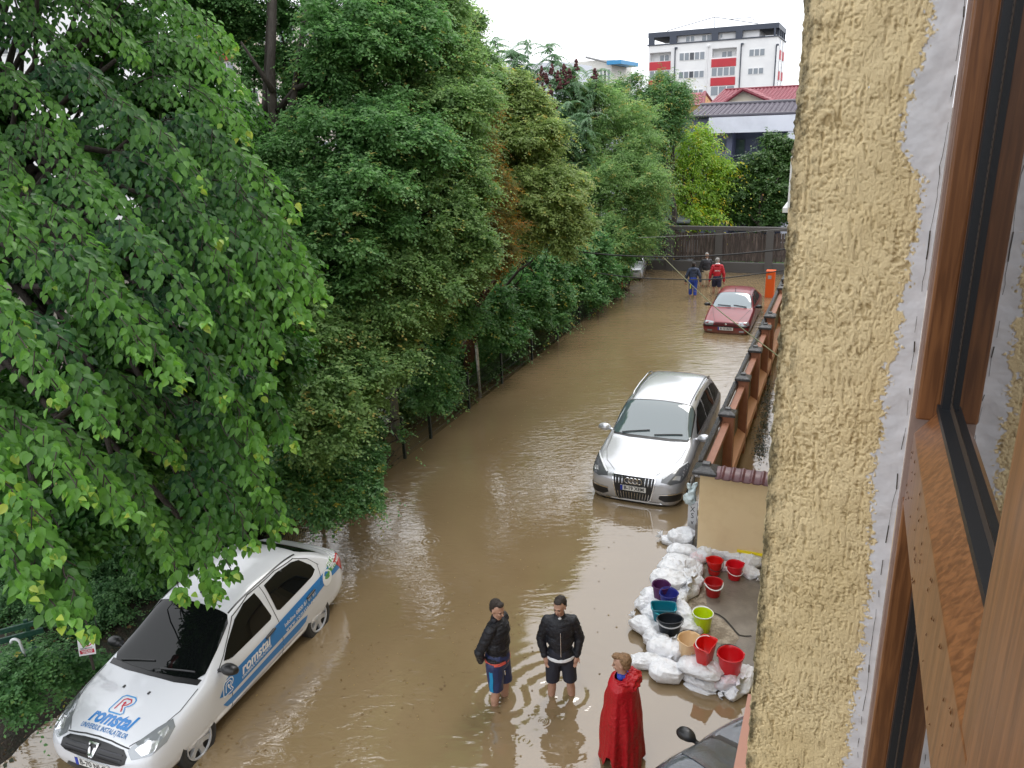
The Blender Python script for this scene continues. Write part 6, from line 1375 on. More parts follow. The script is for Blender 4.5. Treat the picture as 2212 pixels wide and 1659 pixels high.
        # flat hem: cut off the round ends
        bm = bmesh.new(); bm.from_mesh(o.data); bmesh.ops.bisect_plane(bm, geom=bm.verts[:]+bm.edges[:]+bm.faces[:], plane_co=(0, 0, zend*H), plane_no=(0, 0, 1), clear_inner=True); bm.to_mesh(o.data); bm.free(); return o
    gar('shorts' if bot_z > .2 else 'trousers', bot_m, bot_z, .088*fat if bot_z > .2 else .075, .008)
    if top == 'poncho': return t, hd, P, hip, ch, Rh, nk
    jl = [('e', ch+ZV*.0, (.140*fat, .185*fat, .19)), ('e', ch-ZV*.17, (.138*fat, .178*fat, .16)), ('c', P(0, 0, hem+.035), ch, .138*fat, .14*fat), ('e', P(0, 0, hem+.03), (.142*fat, .178*fat, .05)), ('c', nk-ZV*.06, nk+ZV*.012, .085, .068)]
    for s, (el, wr, fd) in zip((1, -1), arms):
        sh = P(lean*.9, s*.160*fat, .796); el = np.array(el, float); wr = np.array(wr, float)
        jl += [('c', ch+ZV*.09, sh, .105, .070), ('c', sh, el, .070*fat, .060), ('c', el, wr+(el-wr)*.05, .066, .046)]
    o = sculpt('jacket', jl, top_m, t, .010, 3, disp=lambda Q: vnoise(Q*np.array((11, 11, 30))+5, 3)*.006+(1-np.abs(vnoise(Q*np.array((18, 18, 40)), 8)))**3*.006)
    return t, hd, P, hip, ch, Rh, nk
BLKJ = mat('black_padded_nylon', (.010, .011, .016), .46, bump=(55, .6), spec=.4); NAVY = mat('navy_cloth', (.016, .020, .050), .7, bump=(60, .3)); BLUS = mat('blue_swim_cloth', (.018, .030, .10), .5, bump=(60, .3))
HAIRD = mat('dark_hair', (.022, .014, .010), .6, bump=(120, .8, (1, 1, .3))); HAIRB = mat('sandy_hair', (.27, .155, .075), .6, bump=(120, .8, (1, 1, .3)), var=(30, (.16, .09, .045), .4, .7)); HAIRG = mat('grey_hair', (.30, .29, .28), .7)
CORAL = mat('coral_cloth', (.62, .10, .07), .6); WHC_ = mat('white_cloth', (.70, .71, .73), .7, bump=(60, .3)); CYAN = mat('cyan_stripe', (.01, .25, .50), .5)
gz = -.26
# man 1: side on, hands behind him, head bowed
m1 = at(1080, 1510, 0); H1 = 1.84
t, hd, P, hip, ch, Rh, nk = person('man in black bomber jacket and navy shorts with cyan side stripe, hands behind his back', (m1[0], m1[1], gz), R(-28), H1,
    (((-.13, .235, 1.15), (-.17, .12, .92), (-.1, -1, -.25)), ((-.13, -.24, 1.15), (-.19, -.12, .91), (-.1, 1, -.25))), ((.02, .11, 0), (-.03, -.11, 0)), BLKJ, BLUS, HAIRD, yaw=R(-14), pitch=R(16), lean=.01, bot_z=.285, fat=1.10)
sculpt('shirt_hem', [('e', P(0, 0, .51), (.168, .205, .030)), ('e', P(0, 0, .525), (.165, .20, .03))], CORAL, t, .008, 2)
q = MB(); 
pts = [(.0, -.158-.03, .50*H1), (.005, -.206, .46*H1), (.01, -.205, .40*H1), (.0, -.205, .34*H1), (.0, -.2, .29*H1)]
for i in range(4):
    a, b = np.array(pts[i]), np.array(pts[i+1]); q.add([a+(-.026, -.006, 0), a+(.026, -.006, 0), b+(.026, -.006, 0), b+(-.026, -.006, 0)], [(0, 1, 2, 3)])
q.build('side_stripe', CYAN, t)
sculpt('zip_pull', [('c', (.16, -.11, .86*1.0), (.165, -.11, .80), .007, .007)], CHR, t, .004, 1)
sculpt('stubble', [('e', hd((.040, 0, -.086)), (.046, .045, .026), Rh)], mat('stubble_skin', (.22, .13, .10), .7), t, .006, 1)
sculpt('collar', [('c', nk+np.array((.0, -.05, .0)), nk+np.array((.0, .05, .0)), .052, .052), ('e', nk+ZV*.0, (.075, .075, .032))], BLKJ, t, .008, 1)
# man 2: facing the camera, hands in the pockets of his shorts
m2 = at(1213, 1497, 0); H2 = 1.80
t, hd, P, hip, ch, Rh, nk = person('man facing us in wet black quilted jacket and dark shorts, hands in pockets', (m2[0], m2[1], gz), R(-92), H2,
    (((-.03, .255, 1.15), (.045, .215, .91), (.25, -.30, -1)), ((-.03, -.255, 1.15), (.045, -.215, .91), (.25, .30, -1))), ((.02, .15, 0), (.02, -.15, 0)), BLKJ, mat('dark_shorts_cloth', (.014, .016, .028), .7, bump=(60, .3)), HAIRD, yaw=R(-28), pitch=R(12), bot_z=.290, fat=1.05)
sculpt('shirt_hem', [('e', P(0, 0, .505), (.168, .200, .036)), ('e', P(0.01, 0, .495), (.165, .195, .03))], WHC_, t, .008, 2)
sculpt('shirt_neck', [('e', nk+np.array((.062, -.002, -.03)), (.022, .032, .05))], WHC_, t, .006, 1)
sculpt('stubble', [('e', hd((.040, 0, -.086)), (.046, .045, .026), Rh)], mat('stubble_skin', (.22, .13, .10), .7), t, .006, 1)
sculpt('zip', [('c', (.158, 0, 1.34), (.168, 0, .98), .006, .006)], CHR, t, .005, 1)
# man 3: red rain poncho, seen from behind his shoulder
m3 = at(1345, 1640, 0); H3 = 1.80
PON = mat('red_poncho_plastic', (.40, .006, .012), .42, spec=.4, bump=(22, .9))
t, hd, P, hip, ch, Rh, nk = person('man with sandy hair in a long red rain poncho, his back half turned to us', (m3[0], m3[1], gz), R(158), H3,
    (((.02, .26, 1.15), (.12, .22, .95), (.3, 0, -1)), ((.02, -.26, 1.15), (.12, -.22, .95), (.3, 0, -1))), ((.10, .10, 0), (-.10, -.10, 0)), PON, NAVY, HAIRB, yaw=R(8), pitch=R(6), bot_z=.30, top='poncho', hair=1.3)
sculpt('collar', [('c', nk+np.array((.02, -.045, -.01)), nk+np.array((.02, .045, -.01)), .046, .046), ('e', nk-ZV*.0, (.078, .078, .034))], mat('blue_collar', (.02, .05, .38), .6), t, .008, 1)
nt, nr = 144, 46; V = []; zs = np.linspace(nk[2]-.015, .36, nr)
rr_ = random.Random(5)
for i, z in enumerate(zs):
    u = i/(nr-1); d_ = (nk[2]-z)
    sx = .078+.070*min(1, d_/.06)+.060*min(1, d_/.60)**1.1+.045*u; sy_ = .082+.112*min(1, d_/.09)**.8+.045*min(1, d_/.55)+.045*u
    for k in range(nt):
        th = 2*math.pi*k/nt; amp = .20*max(0, u-.06)**.8
        f = 1+amp*(.55*math.sin(5*th+1.2+u*.7)+.45*math.sin(9*th+2.1-u*1.2)+.30*math.sin(13*th+.5)+.22*math.sin(21*th+u*3))*.62
        f += .04*math.exp(-((math.degrees(th) % 360-80)/28)**2)*math.sin(math.pi*min(1, u*1.7)) if u < .6 else 0
        zz = z
        if i > nr-14:
            w_ = (i-(nr-14))/13; zz = z-w_*(.10*math.sin(2*th+1.9)+.13*abs(math.sin(2.5*th+.4))+.04*math.sin(9*th))+w_*.04
        V.append((sx*f*math.cos(th)+.01, sy_*f*math.sin(th), zz))
F = [(i*nt+k, i*nt+(k+1) % nt, (i+1)*nt+(k+1) % nt, (i+1)*nt+k) for i in range(nr-1) for k in range(nt)]
V = np.array(V); V = V+(vnoise(V*np.array((9, 9, 5)), 3)*.016)[:, None]*nrmz(V*np.array((1, 1, 0)))
o = ob('poncho', V, F, PON, t, True); sm = o.modifiers.new('s', 'SOLIDIFY'); sm.thickness = .003
sculpt('hood', [('e', nk+np.array((-.10, .0, -.02)), (.09, .155, .060)), ('e', nk+np.array((-.13, .05, -.07)), (.07, .11, .065)), ('c', nk+np.array((-.08, .13, -.02)), nk+np.array((.05, .13, -.05)), .035, .02), ('c', nk+np.array((-.08, -.13, -.02)), nk+np.array((.05, -.13, -.05)), .035, .02), ('e', nk+np.array((-.15, -.06, -.06)), (.06, .09, .055))], PON, t, .009, 1, disp=lambda Q: vnoise(Q*30, 7)*.020+vnoise(Q*65, 9)*.007)
# far group
fa = lambda px, py, z=0: at(px, py, z)
hang = lambda H, o_=.27, z=.44: (((-.02, o_, .63*H), (.03, o_+.03, z*H), (0, .05, -1)), ((-.02, -o_, .63*H), (.03, -o_-.03, z*H), (0, -.05, -1)))
b_ = fa(1496, 640); H4 = 1.50
t, hd, P, hip, ch, Rh, nk = person('child in dark cap, navy hooded jacket and bright blue trousers wading away', (b_[0], b_[1], -.06), R(75), H4, hang(H4, .27, .46), ((.06, .10, 0), (-.06, -.10, 0)), mat('navy_jacket', (.030, .045, .085), .6, bump=(60, .3)), mat('bright_blue_trousers', (.015, .055, .36), .6), HAIRD, bot_z=.09, vox=.011, fat=1.0, hem=.47)
sculpt('cap', [('e', hd((-.01, 0, .055)), (.108, .092, .075), Rh), ('e', hd((.10, 0, .045)), (.06, .06, .010), Rh)], mat('dark_cap', (.02, .022, .03), .7), t, .009, 1)
sculpt('hood', [('e', nk+np.array((-.10, 0, -.04)), (.06, .12, .07))], mat('navy_jacket', (.030, .045, .085)), t, .011, 1)
q = MB(); q.box((-.105, .10, .50), (.004, 0, 0), (0, .025, 0), (0, 0, .09)); q.build('yellow_patch', mat('acid_yellow', (.60, .65, .04), .5), t)
b_ = fa(1524, 618); H5 = 1.80
t, hd, P, hip, ch, Rh, nk = person('grey haired man in black jacket and khaki shorts facing the two waders', (b_[0], b_[1], -.30), R(-85), H5, hang(H5), ((.02, .13, 0), (.0, -.13, 0)), mat('black_jacket', (.020, .021, .028), .6, bump=(60, .3)), mat('khaki_cloth', (.42, .34, .23), .7), HAIRG, pitch=R(10), bot_z=.18*0+.21, vox=.011, fat=1.08)
sculpt('shirt_neck', [('e', nk+np.array((.055, 0, -.01)), (.03, .04, .05))], WHC_, t, .008, 1)
b_ = fa(1547, 634); H6 = 1.80
t, hd, P, hip, ch, Rh, nk = person('man seen from behind in red jacket with white hood lining and dark shorts', (b_[0], b_[1], -.26), R(78), H6, hang(H6), ((.10, .12, 0), (-.08, -.12, 0)), mat('red_jacket', (.46, .012, .025), .5, bump=(40, .4)), NAVY, HAIRG, yaw=R(-30), pitch=R(10), bot_z=.31, vox=.011, fat=1.08, hem=.47)
sculpt('hood', [('e', nk+np.array((-.09, 0, -.03)), (.07, .13, .07))], mat('red_jacket', (.46, .012, .025)), t, .011, 1)
sculpt('hood_lining', [('e', nk+np.array((-.05, 0, .015)), (.075, .11, .05))], WHC_, t, .010, 1)
VF = text_VF('SMURD', .07, bold=.002); V = [(-.176, -v[0], v[1]+1.27) for v in VF[0]]; ob('back_print', V, [f[::-1] for f in VF[1]], WHL, t)

# ------------------------------------------------------------------ sandbags
SB = mat('woven_white_sack', (.74, .75, .78), .42, bump=(28, .7), var=(5, (.56, .55, .56), .5, .72))
SBp = mat('pinkish_sack', (.70, .56, .60), .42, bump=(28, .7), var=(7, (.66, .66, .70), .4, .6)); SBc = mat('clear_sack', (.60, .62, .60), .25, bump=(28, .8))
def bag_mesh(seed, tied, L_=.27, W_=.185, Hh=.10):
    nu, nv = 80, 40; V = []
    for i in range(nv+1):
        ph = -math.pi/2+math.pi*i/nv
        for k in range(nu):
            th = 2*math.pi*k/nu; sp = lambda v, e: math.copysign(abs(v)**e, v)
            V.append((L_*sp(math.cos(ph), .75)*sp(math.cos(th), .62), W_*sp(math.cos(ph), .75)*sp(math.sin(th), .68), Hh*sp(math.sin(ph), .85)+Hh*.9))
    V = np.array(V); n0 = vnoise(V*6+seed*3.1, seed); N = nrmz(V*np.array((1, 1, 2.0))); 
    rg = (1-np.abs(vnoise(V*np.array((9, 16, 12))+seed*1.7, seed+11)))**3; rg2 = (1-np.abs(vnoise(V*np.array((26, 14, 20))+seed, seed+21)))**3
    V = V+N*(n0*.036+vnoise(V*17+seed, seed+5)*.012+rg*.017+rg2*.007-.012)[:, None]
    x = V[:, 0]/L_
    if tied:                                          # gather one end into a neck with a flared ruff
        t_ = np.clip((x-.55)/.45, 0, 1); f = 1-.78*t_**.8; V[:, 1] *= f; V[:, 2] = Hh*(1.1+.6*t_)+(V[:, 2]-Hh)*f
        an = np.arctan2(V[:, 1], V[:, 2]-Hh*1.5); V += (np.sin(an*9+x*3)*.010*np.clip(x-.05, 0, 1))[:, None]*N
    else:
        for s in (1, -1): t_ = np.clip((x*s-.72)/.28, 0, 1); V[:, 2] = V[:, 2]*(1-.55*t_)+Hh*.45*t_
    V[:, 2] = np.where(V[:, 2] < Hh*.25, Hh*.25+(V[:, 2]-Hh*.25)*.25, V[:, 2])
    F = [(i*nu+k, i*nu+(k+1) % nu, (i+1)*nu+(k+1) % nu, (i+1)*nu+k) for i in range(nv) for k in range(nu)]
    me = bpy.data.meshes.new('sandbag'); me.from_pydata([tuple(v) for v in V], [], F); me.update(); me.polygons.foreach_set('use_smooth', [True]*len(F)); return me
def ruff_mesh(seed, L_=.27, Hh=.10):
    n = 72; V = []; c = np.array((L_*.98, 0, Hh*1.75)); rr2 = random.Random(seed)
    for i in range(6):
        u = i/5
        for k in range(n):
            a = 2*math.pi*k/n; r_ = .026+.105*u; fl = 1+.34*u*(math.sin(7*a+seed)+.5*math.sin(12*a+seed*2))*.6
            V.append(c+np.array((.085*u+.02*u*math.sin(6*a+seed), r_*fl*math.cos(a)*1.15, r_*fl*math.sin(a)*.75)))
    F = [(i*n+k, i*n+(k+1) % n, (i+1)*n+(k+1) % n, (i+1)*n+k) for i in range(5) for k in range(n)]
    me = bpy.data.meshes.new('tied_neck'); me.from_pydata([tuple(v) for v in V], [], F); me.update(); me.polygons.foreach_set('use_smooth', [True]*len(F)); return me
BM = {}
for sd in range(8):
    for td in (0, 1):
        me = bag_mesh(sd, td); me.materials.append(SB); BM[(sd, td)] = me
RM = []
for sd in range(4): me = ruff_mesh(sd); me.materials.append(SB); RM.append(me)
bags = [  # x, y in the close-up, z, yaw, scale x, scale y, scale z, tied, label
 (600, 225, .06, 20, .95, 1.05, 1.1, 1, 'topmost tied white sandbag of the row end, against the marked white board'),
 (490, 245, .0, 160, .62, .62, .7, 1, 'small limp white sack trailing into the water left of the topmost tied bag'),
 (600, 335, .05, 5, .95, .9, .95, 0, 'white sandbag lying just below the topmost tied one'),
 (575, 405, .13, -12, 1.05, .9, .8, 0, 'pale sandbag with a folded lip, third down the outer row'),
 (520, 475, .09, -5, 1.0, 1.0, 1.0, 0, 'bulging white sandbag, fourth down the outer row'),
 (490, 590, .12, -8, 1.1, 1.25, 1.15, 1, 'biggest bright white sandbag, right above the purple bucket'),
 (725, 400, .03, 70, .7, .7, .9, 0, 'small upright pinkish bag between the outer row and the back row'),
 (700, 485, .05, 100, .85, .7, .9, 0, 'inner sandbag left of the red bucket with the black handle'),
 (665, 570, .06, 130, .85, .8, 1.0, 1, 'inner sandbag left of the red bucket with the white handle'),
 (640, 665, .04, 60, .85, .75, 1.0, 0, 'inner sandbag with a pointed corner on the wet concrete'),
 (780, 350, .03, 90, .85, .8, 1.15, 1, 'tied sandbag at the left end of the back row by the cream wall'),
 (905, 345, .05, 10, .85, .85, 1.1, 0, 'full round sandbag, second in the back row by the cream wall'),
 (1030, 390, .04, -10, .85, .75, 1.0, 1, 'sandbag with a spiky tied top under the yellow strip'),
 (1165, 415, .05, 40, .95, .9, 1.1, 0, 'large sandbag of the back row nearest the stucco edge'),
 (1150, 515, .0, -35, .7, .7, .8, 1, 'creased sandbag right of the second red bucket'),
 (935, 455, .0, 80, .55, .5, .7, 0, 'small pinkish bag wedged between the two rear red buckets'),
 (330, 775, .0, 20, .85, .85, 1.1, 0, 'grey white sandbag in the water left of the purple bucket'),
 (575, 740, .05, 85, .7, .6, 1.0, 0, 'narrow sandbag right of the navy bucket'),
 (590, 840, .06, 120, 1.0, .8, 1.1, 0, 'plump sandbag right of the teal bucket'),
 (300, 955, .02, -25, .95, .95, 1.2, 0, 'smooth bulging sandbag at the water edge left of the black bucket'),
 (245, 900, .0, 150, .45, .4, .6, 1, 'torn plastic sack end sticking into the water left of the teal bucket'),
 (640, 965, .04, 30, .9, .8, .9, 0, 'flat creased sandbag behind the beige bucket'),
 (440, 980, .0, 0, 1.1, .9, .9, 0, 'sandbag carrying the black oval bucket'),
 (385, 700, .0, 20, .9, .9, 1.05, 0, 'sandbag carrying the purple bucket'),
 (400, 860, .0, -10, 1.0, .9, .95, 0, 'sandbag carrying the teal bucket'),
 (385, 1080, .03, -20, .8, .75, 1.15, 1, 'knotted sandbag below the black oval bucket'),
 (495, 1165, .04, -8, 1.1, 1.1, 1.3, 1, 'big knotted sandbag left of the beige bucket'),
 (315, 1240, .0, 15, .95, .8, 1.0, 1, 'crumpled sandbag standing alone in the water behind the red poncho'),
 (480, 1335, .0, 10, 1.0, 1.0, 1.15, 1, 'round sandbag with a twisted neck below the big knotted one'),
 (640, 1190, .02, 0, 1.0, .9, .9, 0, 'sandbag carrying the beige bucket'),
 (745, 1290, .17, -6, 1.15, .95, .85, 0, 'upper sandbag of the pile under the red mop bucket'),
 (745, 1370, .0, -14, 1.15, .95, .95, 0, 'lower sandbag of the pile under the red mop bucket'),
 (920, 1400, .03, -20, .8, .8, 1.1, 1, 'tied pinkish sandbag in front of the big red bucket'),
 (985, 1370, .0, 0, .95, .8, .75, 0, 'sandbag carrying the big red bucket'),
 (1100, 1375, .02, 85, 1.05, .75, 1.0, 0, 'long upright sandbag at the stucco edge beside the big red bucket'),
 (1020, 1480, .0, 60, .6, .55, .8, 0, 'small drooping bag half in the water below the big red bucket'),
 (745, 1455, -.06, -10, .9, .55, .6, 1, 'half sunken sandbag with only its crumpled top above the water'),
]
for i, (x, y, z, yw, sx, sy, sz, td, lbl) in enumerate(bags):
    base = at(*z4(x, y+18), z+.06); base[2] = z-.02
    t = thing('sandbag', lbl, 'sandbag', base, R(yw)-AZ, 'sandbags holding the flood out of the driveway'); t.scale = (sx, sy, sz)
    k = bpy.data.objects.new('sack', BM[(i*3 % 8, td)]); COL.objects.link(k); k.parent = t
    if 'pink' in lbl: k.data = k.data.copy(); k.data.materials[0] = SBp
    if td: r_ = bpy.data.objects.new('tied_neck', RM[i % 4]); COL.objects.link(r_); r_.parent = t

# ------------------------------------------------------------------ buckets
def bucket(lbl, x, y, z, rt, rb, h, col, handle=None, hp='back', shape='round', spout=None, yaw=0.0, rim=None):
    m = mat('plastic_'+'_'.join(lbl.split()[:3]), col, .30, spec=.5); base = at(*z4(x, y), z); t = thing('bucket', lbl, 'bucket', base, R(yaw), 'buckets standing on and inside the sandbag ring')
    n = 48
    def ring(r_, z_, f=1.0):
        P = []
        for k in range(n):
            a = 2*math.pi*k/n; c, s = math.cos(a), math.sin(a)
            if shape == 'round': q = np.array((r_*c, r_*s))
            elif shape == 'oval': q = np.array((r_*1.22*c, r_*.86*s))
            else: sp = lambda v: math.copysign(abs(v)**.38, v); q = np.array((r_*1.12*sp(c), r_*.78*sp(s)))
            if spout is not None and z_ > h*.86:
                for sa in (spout if isinstance(spout, tuple) else (spout,)): d = abs((math.degrees(a)-sa+180) % 360-180); q = q*(1+.16*math.exp(-(d/13)**2)*f*(z_-h*.86)/(h*.14))
            P.append((q[0], q[1], z_))
        return P
    prof = [(.001, 0), (rb*.97, 0), (rb, .008), (rb+(rt-rb)*.86, h*.86), (rt*.985, h*.93), (rt*1.0, h*.985), (rt*1.045, h*.985), (rt*1.05, h), (rt*1.0, h+.004), (rt*.965, h*.99), (rb+(rt-rb)*.84-.004, h*.85), (rb*.96, .012), (.001, .012)]
    V = []; F = []
    for r_, z_ in prof: V += ring(r_, z_)
    for i in range(len(prof)-1):
        for k in range(n): F.append((i*n+k, i*n+(k+1) % n, (i+1)*n+(k+1) % n, (i+1)*n+k))
    ob('bucket_body', V, F, m, t, True)
    if rim: q = MB(); P = ring(rt*1.03, h); q.tube(P+[P[0]], .007, 6, cap=False); q.build('rim', rim, t, True)
    ax = (1.22, .86) if shape == 'oval' else (1.05, .74) if shape == 'rect' else (1, 1)
    if handle:
        ex_ = rt*1.05*ax[0]; ey = rt*1.12*ax[1]; pts = []
        for u in np.linspace(0, math.pi, 15):
            if hp == 'back': pts.append((ex_*math.cos(u), ey*math.sin(u), h-.01+.015*math.sin(u)))
            elif hp == 'front': pts.append((ex_*math.cos(u), -ey*math.sin(u)*1.12, h-.015-.045*math.sin(u)))
            else: pts.append((ex_*math.cos(u), -ey*1.06*math.sin(u), h-.02-.05*math.sin(u)**.5*2.2))
        q = MB(); q.tube(pts, .006 if hp != 'front' else .011, 7); q.build('handle', handle, t, True)
        for s in (1, -1): q = MB(); q.box((s*rt*1.05*ax[0], 0, h-.015), (.008, 0, 0), (0, .014, 0), (0, 0, .016)); q.build('handle_ear', m, t)
    return t
HB = mat('black_handle', (.02, .02, .02), .4); HW = mat('white_handle', (.75, .75, .75), .4)
RED = (.62, .012, .010)
bucket('red bucket with hanging black handle and small spout near the cream wall', 855, 530, .05, .130, .098, .25, RED, HB, 'low', spout=150)
bucket('bright red bucket with side spout beside the stucco edge, rearmost right', 1018, 572, .04, .138, .100, .27, (.62, .008, .018), HW, 'low', spout=5)
bucket('dark red bucket with thick white handle on the wet concrete', 845, 708, .03, .138, .108, .25, (.42, .010, .012), HW, 'front')
bucket('purple round bucket on the sandbags behind the navy one', 420, 745, .14, .135, .105, .27, (.075, .010, .085), mat('plastic_purple_round_bucket', (.075, .010, .085)), 'back')
bucket('navy blue round bucket between the purple and teal ones', 482, 815, .14, .138, .105, .27, (.016, .022, .22), mat('plastic_navy_blue_round', (.016, .022, .22)), 'back')
bucket('teal rectangular bucket with light turquoise handle on the sandbags', 440, 920, .15, .165, .125, .26, (.004, .155, .22), mat('turquoise_handle', (.02, .42, .48), .4), 'front', 'rect', yaw=-8)
bucket('black oval bucket on the sandbags below the teal one', 490, 1018, .16, .150, .118, .25, (.014, .018, .024), mat('wire_handle', (.35, .36, .38), .4), 'front', 'oval', yaw=-4)
bucket('lime yellow bucket with white rim on the wet concrete', 757, 995, .03, .145, .112, .30, (.52, .66, .005), HW, 'back', rim=HW)
bucket('beige bucket with pouring lips and black handle, left of the red mop bucket', 650, 1205, .17, .160, .128, .29, (.72, .50, .27), HB, 'back', spout=(250, 70), yaw=0)
bucket('red rectangular mop bucket with notched lip and white rim handle', 778, 1250, .28, .150, .105, .30, RED, HW, 'back', 'rect', spout=(215, 235), yaw=52)
bucket('largest red bucket with black handle, nearest of all buckets', 980, 1355, .13, .172, .130, .33, (.60, .010, .016), HB, 'back', spout=85)

# ------------------------------------------------------------------ things by the cream wall
def z2(x, y): return (1206.9+.248*x, 740.6+.248*y)
q = at(*z2(1160, 1640), .05); bd = thing('marked_board', 'white board with black hand painted marks leaning at the cream wall corner', 'board', q, -AZ); m_ = MB(); m_.bb((-.085, -.02, 0), (.085, .02, .62)); bevel(m_.build('board', mat('white_board', (.68, .68, .70), .5, bump=(20, .3)), bd), .01)
for k, ch_ in enumerate('XSv'): VF = text_VF(ch_, .15, bold=.001); ob('painted_mark', [(v[0]*.8, -.0215, v[1]+.46-k*.13) for v in VF[0]], VF[1], INK, bd)
q = at(*z2(1140, 1400), .60); PBm = mat('pale_blue_plastic', (.58, .68, .70), .22, bump=(20, 1.0)); q[2] = .60
pb = thing('plastic_bag', 'pale blue plastic bag hung on top of the marked white board', 'bag', q); sculpt('bag', [('e', (0, 0, .10), (.12, .11, .12)), ('e', (.03, .0, .22), (.08, .07, .07)), ('c', (.05, 0, .25), (.10, .03, .36), .03, .05), ('c', (.0, 0, .25), (-.02, .03, .36), .02, .04)], PBm, pb, .012, 1, disp=lambda Q: vnoise(Q*22, 3)*.022)
q = at(*z2(1190, 1290), .5); q[2] = .78; wb_ = thing('plastic_bag', 'small white plastic bag crumpled behind the pale blue one beside the suv wheel', 'bag', q+S*.25); sculpt('bag', [('e', (0, 0, .0), (.10, .10, .09)), ('e', (.08, 0, .08), (.07, .05, .06))], mat('white_plastic', (.70, .70, .74), .3), wb_, .014, 1, disp=lambda Q: vnoise(Q*26, 5)*.022)
q = at(*z4(755, 265), .05); hy = thing('pipe_fitting', 'dirty cream pipe fitting with a knob at the foot of the cream wall', 'fitting', q); m_ = MB(); FIT = mat('dirty_cream', (.42, .36, .24), .6, bump=(40, .6), var=(20, (.14, .10, .06), .45, .6))
m_.lathe([(.001, 0), (.085, 0), (.095, .03), (.085, .06), (.06, .075), (.055, .12), (.035, .13), (.001, .132)], (0, 0, 0), 20); m_.build('base', FIT, hy, True); m_ = MB(); m_.lathe([(.022, .13), (.022, .17), (.034, .175), (.036, .205), (.001, .215)], (0, 0, 0), 14); m_.build('knob', mat('cream_knob', (.62, .56, .40), .5), hy, True)
m_ = MB(); m_.tube([(.02, .0, .08), (.12, -.02, .10), (.22, -.03, .06), (.30, -.05, .0)], .022, 8); m_.build('pipe', mat('dark_pipe', (.04, .04, .04), .6), hy, True)

# ------------------------------------------------------------------ left fence, poles, post, sign
MF = mat('dark_green_wire', (.012, .020, .014), .5); 
mfp = thing('mesh_fence', 'dark green wire mesh fence standing in the flood under the shrubs', 'fence', st(8, -9.05, 0)); om = np.array(mfp.location)
pa = [9.4, 10.8, 12.2, 14.0, 15.25, 17.4, 19.6, 22.0, 24.4, 26.8, 29.2, 31.6, 34.0]
for a in pa: q = MB(); q.sb(a-.03, a+.03, -9.08, -9.02, -.35, 1.05); q.build('post', MF, mfp, origin=om)
for a0, a1 in zip(pa[:-1], pa[1:]):
    q = MB(); a = a0+.06
    while a < a1-.03: q.tube([st(a, -9.05, -.3), st(a, -9.05, .88)], .0036, 4, cap=False); a += .05
    for z in (-.1, .12, .35, .60, .84): q.tube([st(a0, -9.05, z), st(a1, -9.05, z)], .005, 4, cap=False)
    q.build('mesh_panel', MF, mfp, origin=om)
def pole(name, lbl, cat, p0, p1, r0, r1, m, extra=None):
    p0, p1 = np.array(p0), np.array(p1); t = thing(name, lbl, cat, p0); q = MB(); q.tube([p0-p0, (p1-p0)*.5, p1-p0], [r0, (r0+r1)/2, r1], 12); q.build('shaft', m, t, True); return t
def up_at(px, py, top_py, z=0.0, dx=0):                # a pole foot and its top at the same place
    p = at(px, py, z); v = ray(px+dx, top_py); k = math.hypot(p[0], p[1])/math.hypot(v[0], v[1]); return p, np.array((p[0], p[1], CH+k*v[2])) if dx == 0 else np.array((v[0]*k, v[1]*k, CH+k*v[2]))
p, q = up_at(1038, 858, 712); pole('white_pole', 'thin white peeling pole leaning in the water beside the red brown trunk', 'pole', p-ZV*.3, q+np.array((-.05, .1, 0)), .035, .05, mat('peeling_white', (.55, .55, .55), .6, bump=(20, .5), var=(9, (.30, .28, .26), .5, .65)))
p, q = up_at(1145, 765, 642); pole('bamboo_cane', 'slender yellowish bamboo cane standing upright at the waterline', 'cane', p-ZV*.3, q, .022, .018, mat('bamboo', (.34, .28, .12), .5))
p, q = up_at(1217, 703, 480); pole('utility_pole', 'pale grey concrete pole rising through the hedge left of the far car', 'pole', p+S*.0-T*.5-ZV*.3, q+np.array((-.3, .2, .6)), .13, .10, mat('pole_concrete', (.30, .30, .29), .8, bump=(20, .4)))
p, q = up_at(893, 935, 780, .1); pole('concrete_post', 'stout grey concrete pole in the gap left of the twin fence posts', 'post', p-T*.5-ZV*.3, q-T*.5, .12, .11, mat('pole_concrete', (.30, .30, .29)))
p, q = up_at(1341, 628, 582); rp = pole('barrier_post', 'rusty red post with a yellow top band at the street edge by the far car', 'post', p-ZV*.3, q, .09, .09, mat('rust_red', (.28, .07, .035), .6, bump=(20, .5)))
m_ = MB(); zz = q[2]-p[2]+.3; m_.lathe([(.095, zz-.42), (.095, zz-.12)], (0, 0, 0), 14); m_.build('yellow_band', mat('yellow_paint', (.62, .40, .03), .5), rp); m_ = MB()
for k in range(22): a = rng.uniform(0, 6.28); b = rng.uniform(0, 6.28); m_.tube([(.3*math.cos(a), .3*math.sin(a), .30), (.15*math.cos(b), .15*math.sin(b), .42+.1*rng.random()), (.4*math.cos(b), .4*math.sin(b), .30)], .012, 4)
m_.build('drift_twigs', BARK, rp)
# orange parking barrier cabinet
p = at(1655, 641, 0); oc = thing('barrier_cabinet', 'bright orange parking barrier cabinet beyond the red hatchback', 'cabinet', p-ZV*.3, -AZ); ORG = mat('orange_paint', (.68, .10, .012), .35)
m_ = MB(); m_.bb((-.05, -.15, 0), (.30, .20, 1.38)); bevel(m_.build('housing', ORG, oc), .02); m_ = MB(); m_.bb((-.06, -.16, 1.383), (.31, .21, 1.41)); bevel(m_.build('lid', ORG, oc), .01)
m_ = MB(); m_.bb((.03, -.157, 1.08), (.17, -.1505, 1.22)); m_.build('badge', mat('grey_badge', (.35, .33, .33), .4), oc)
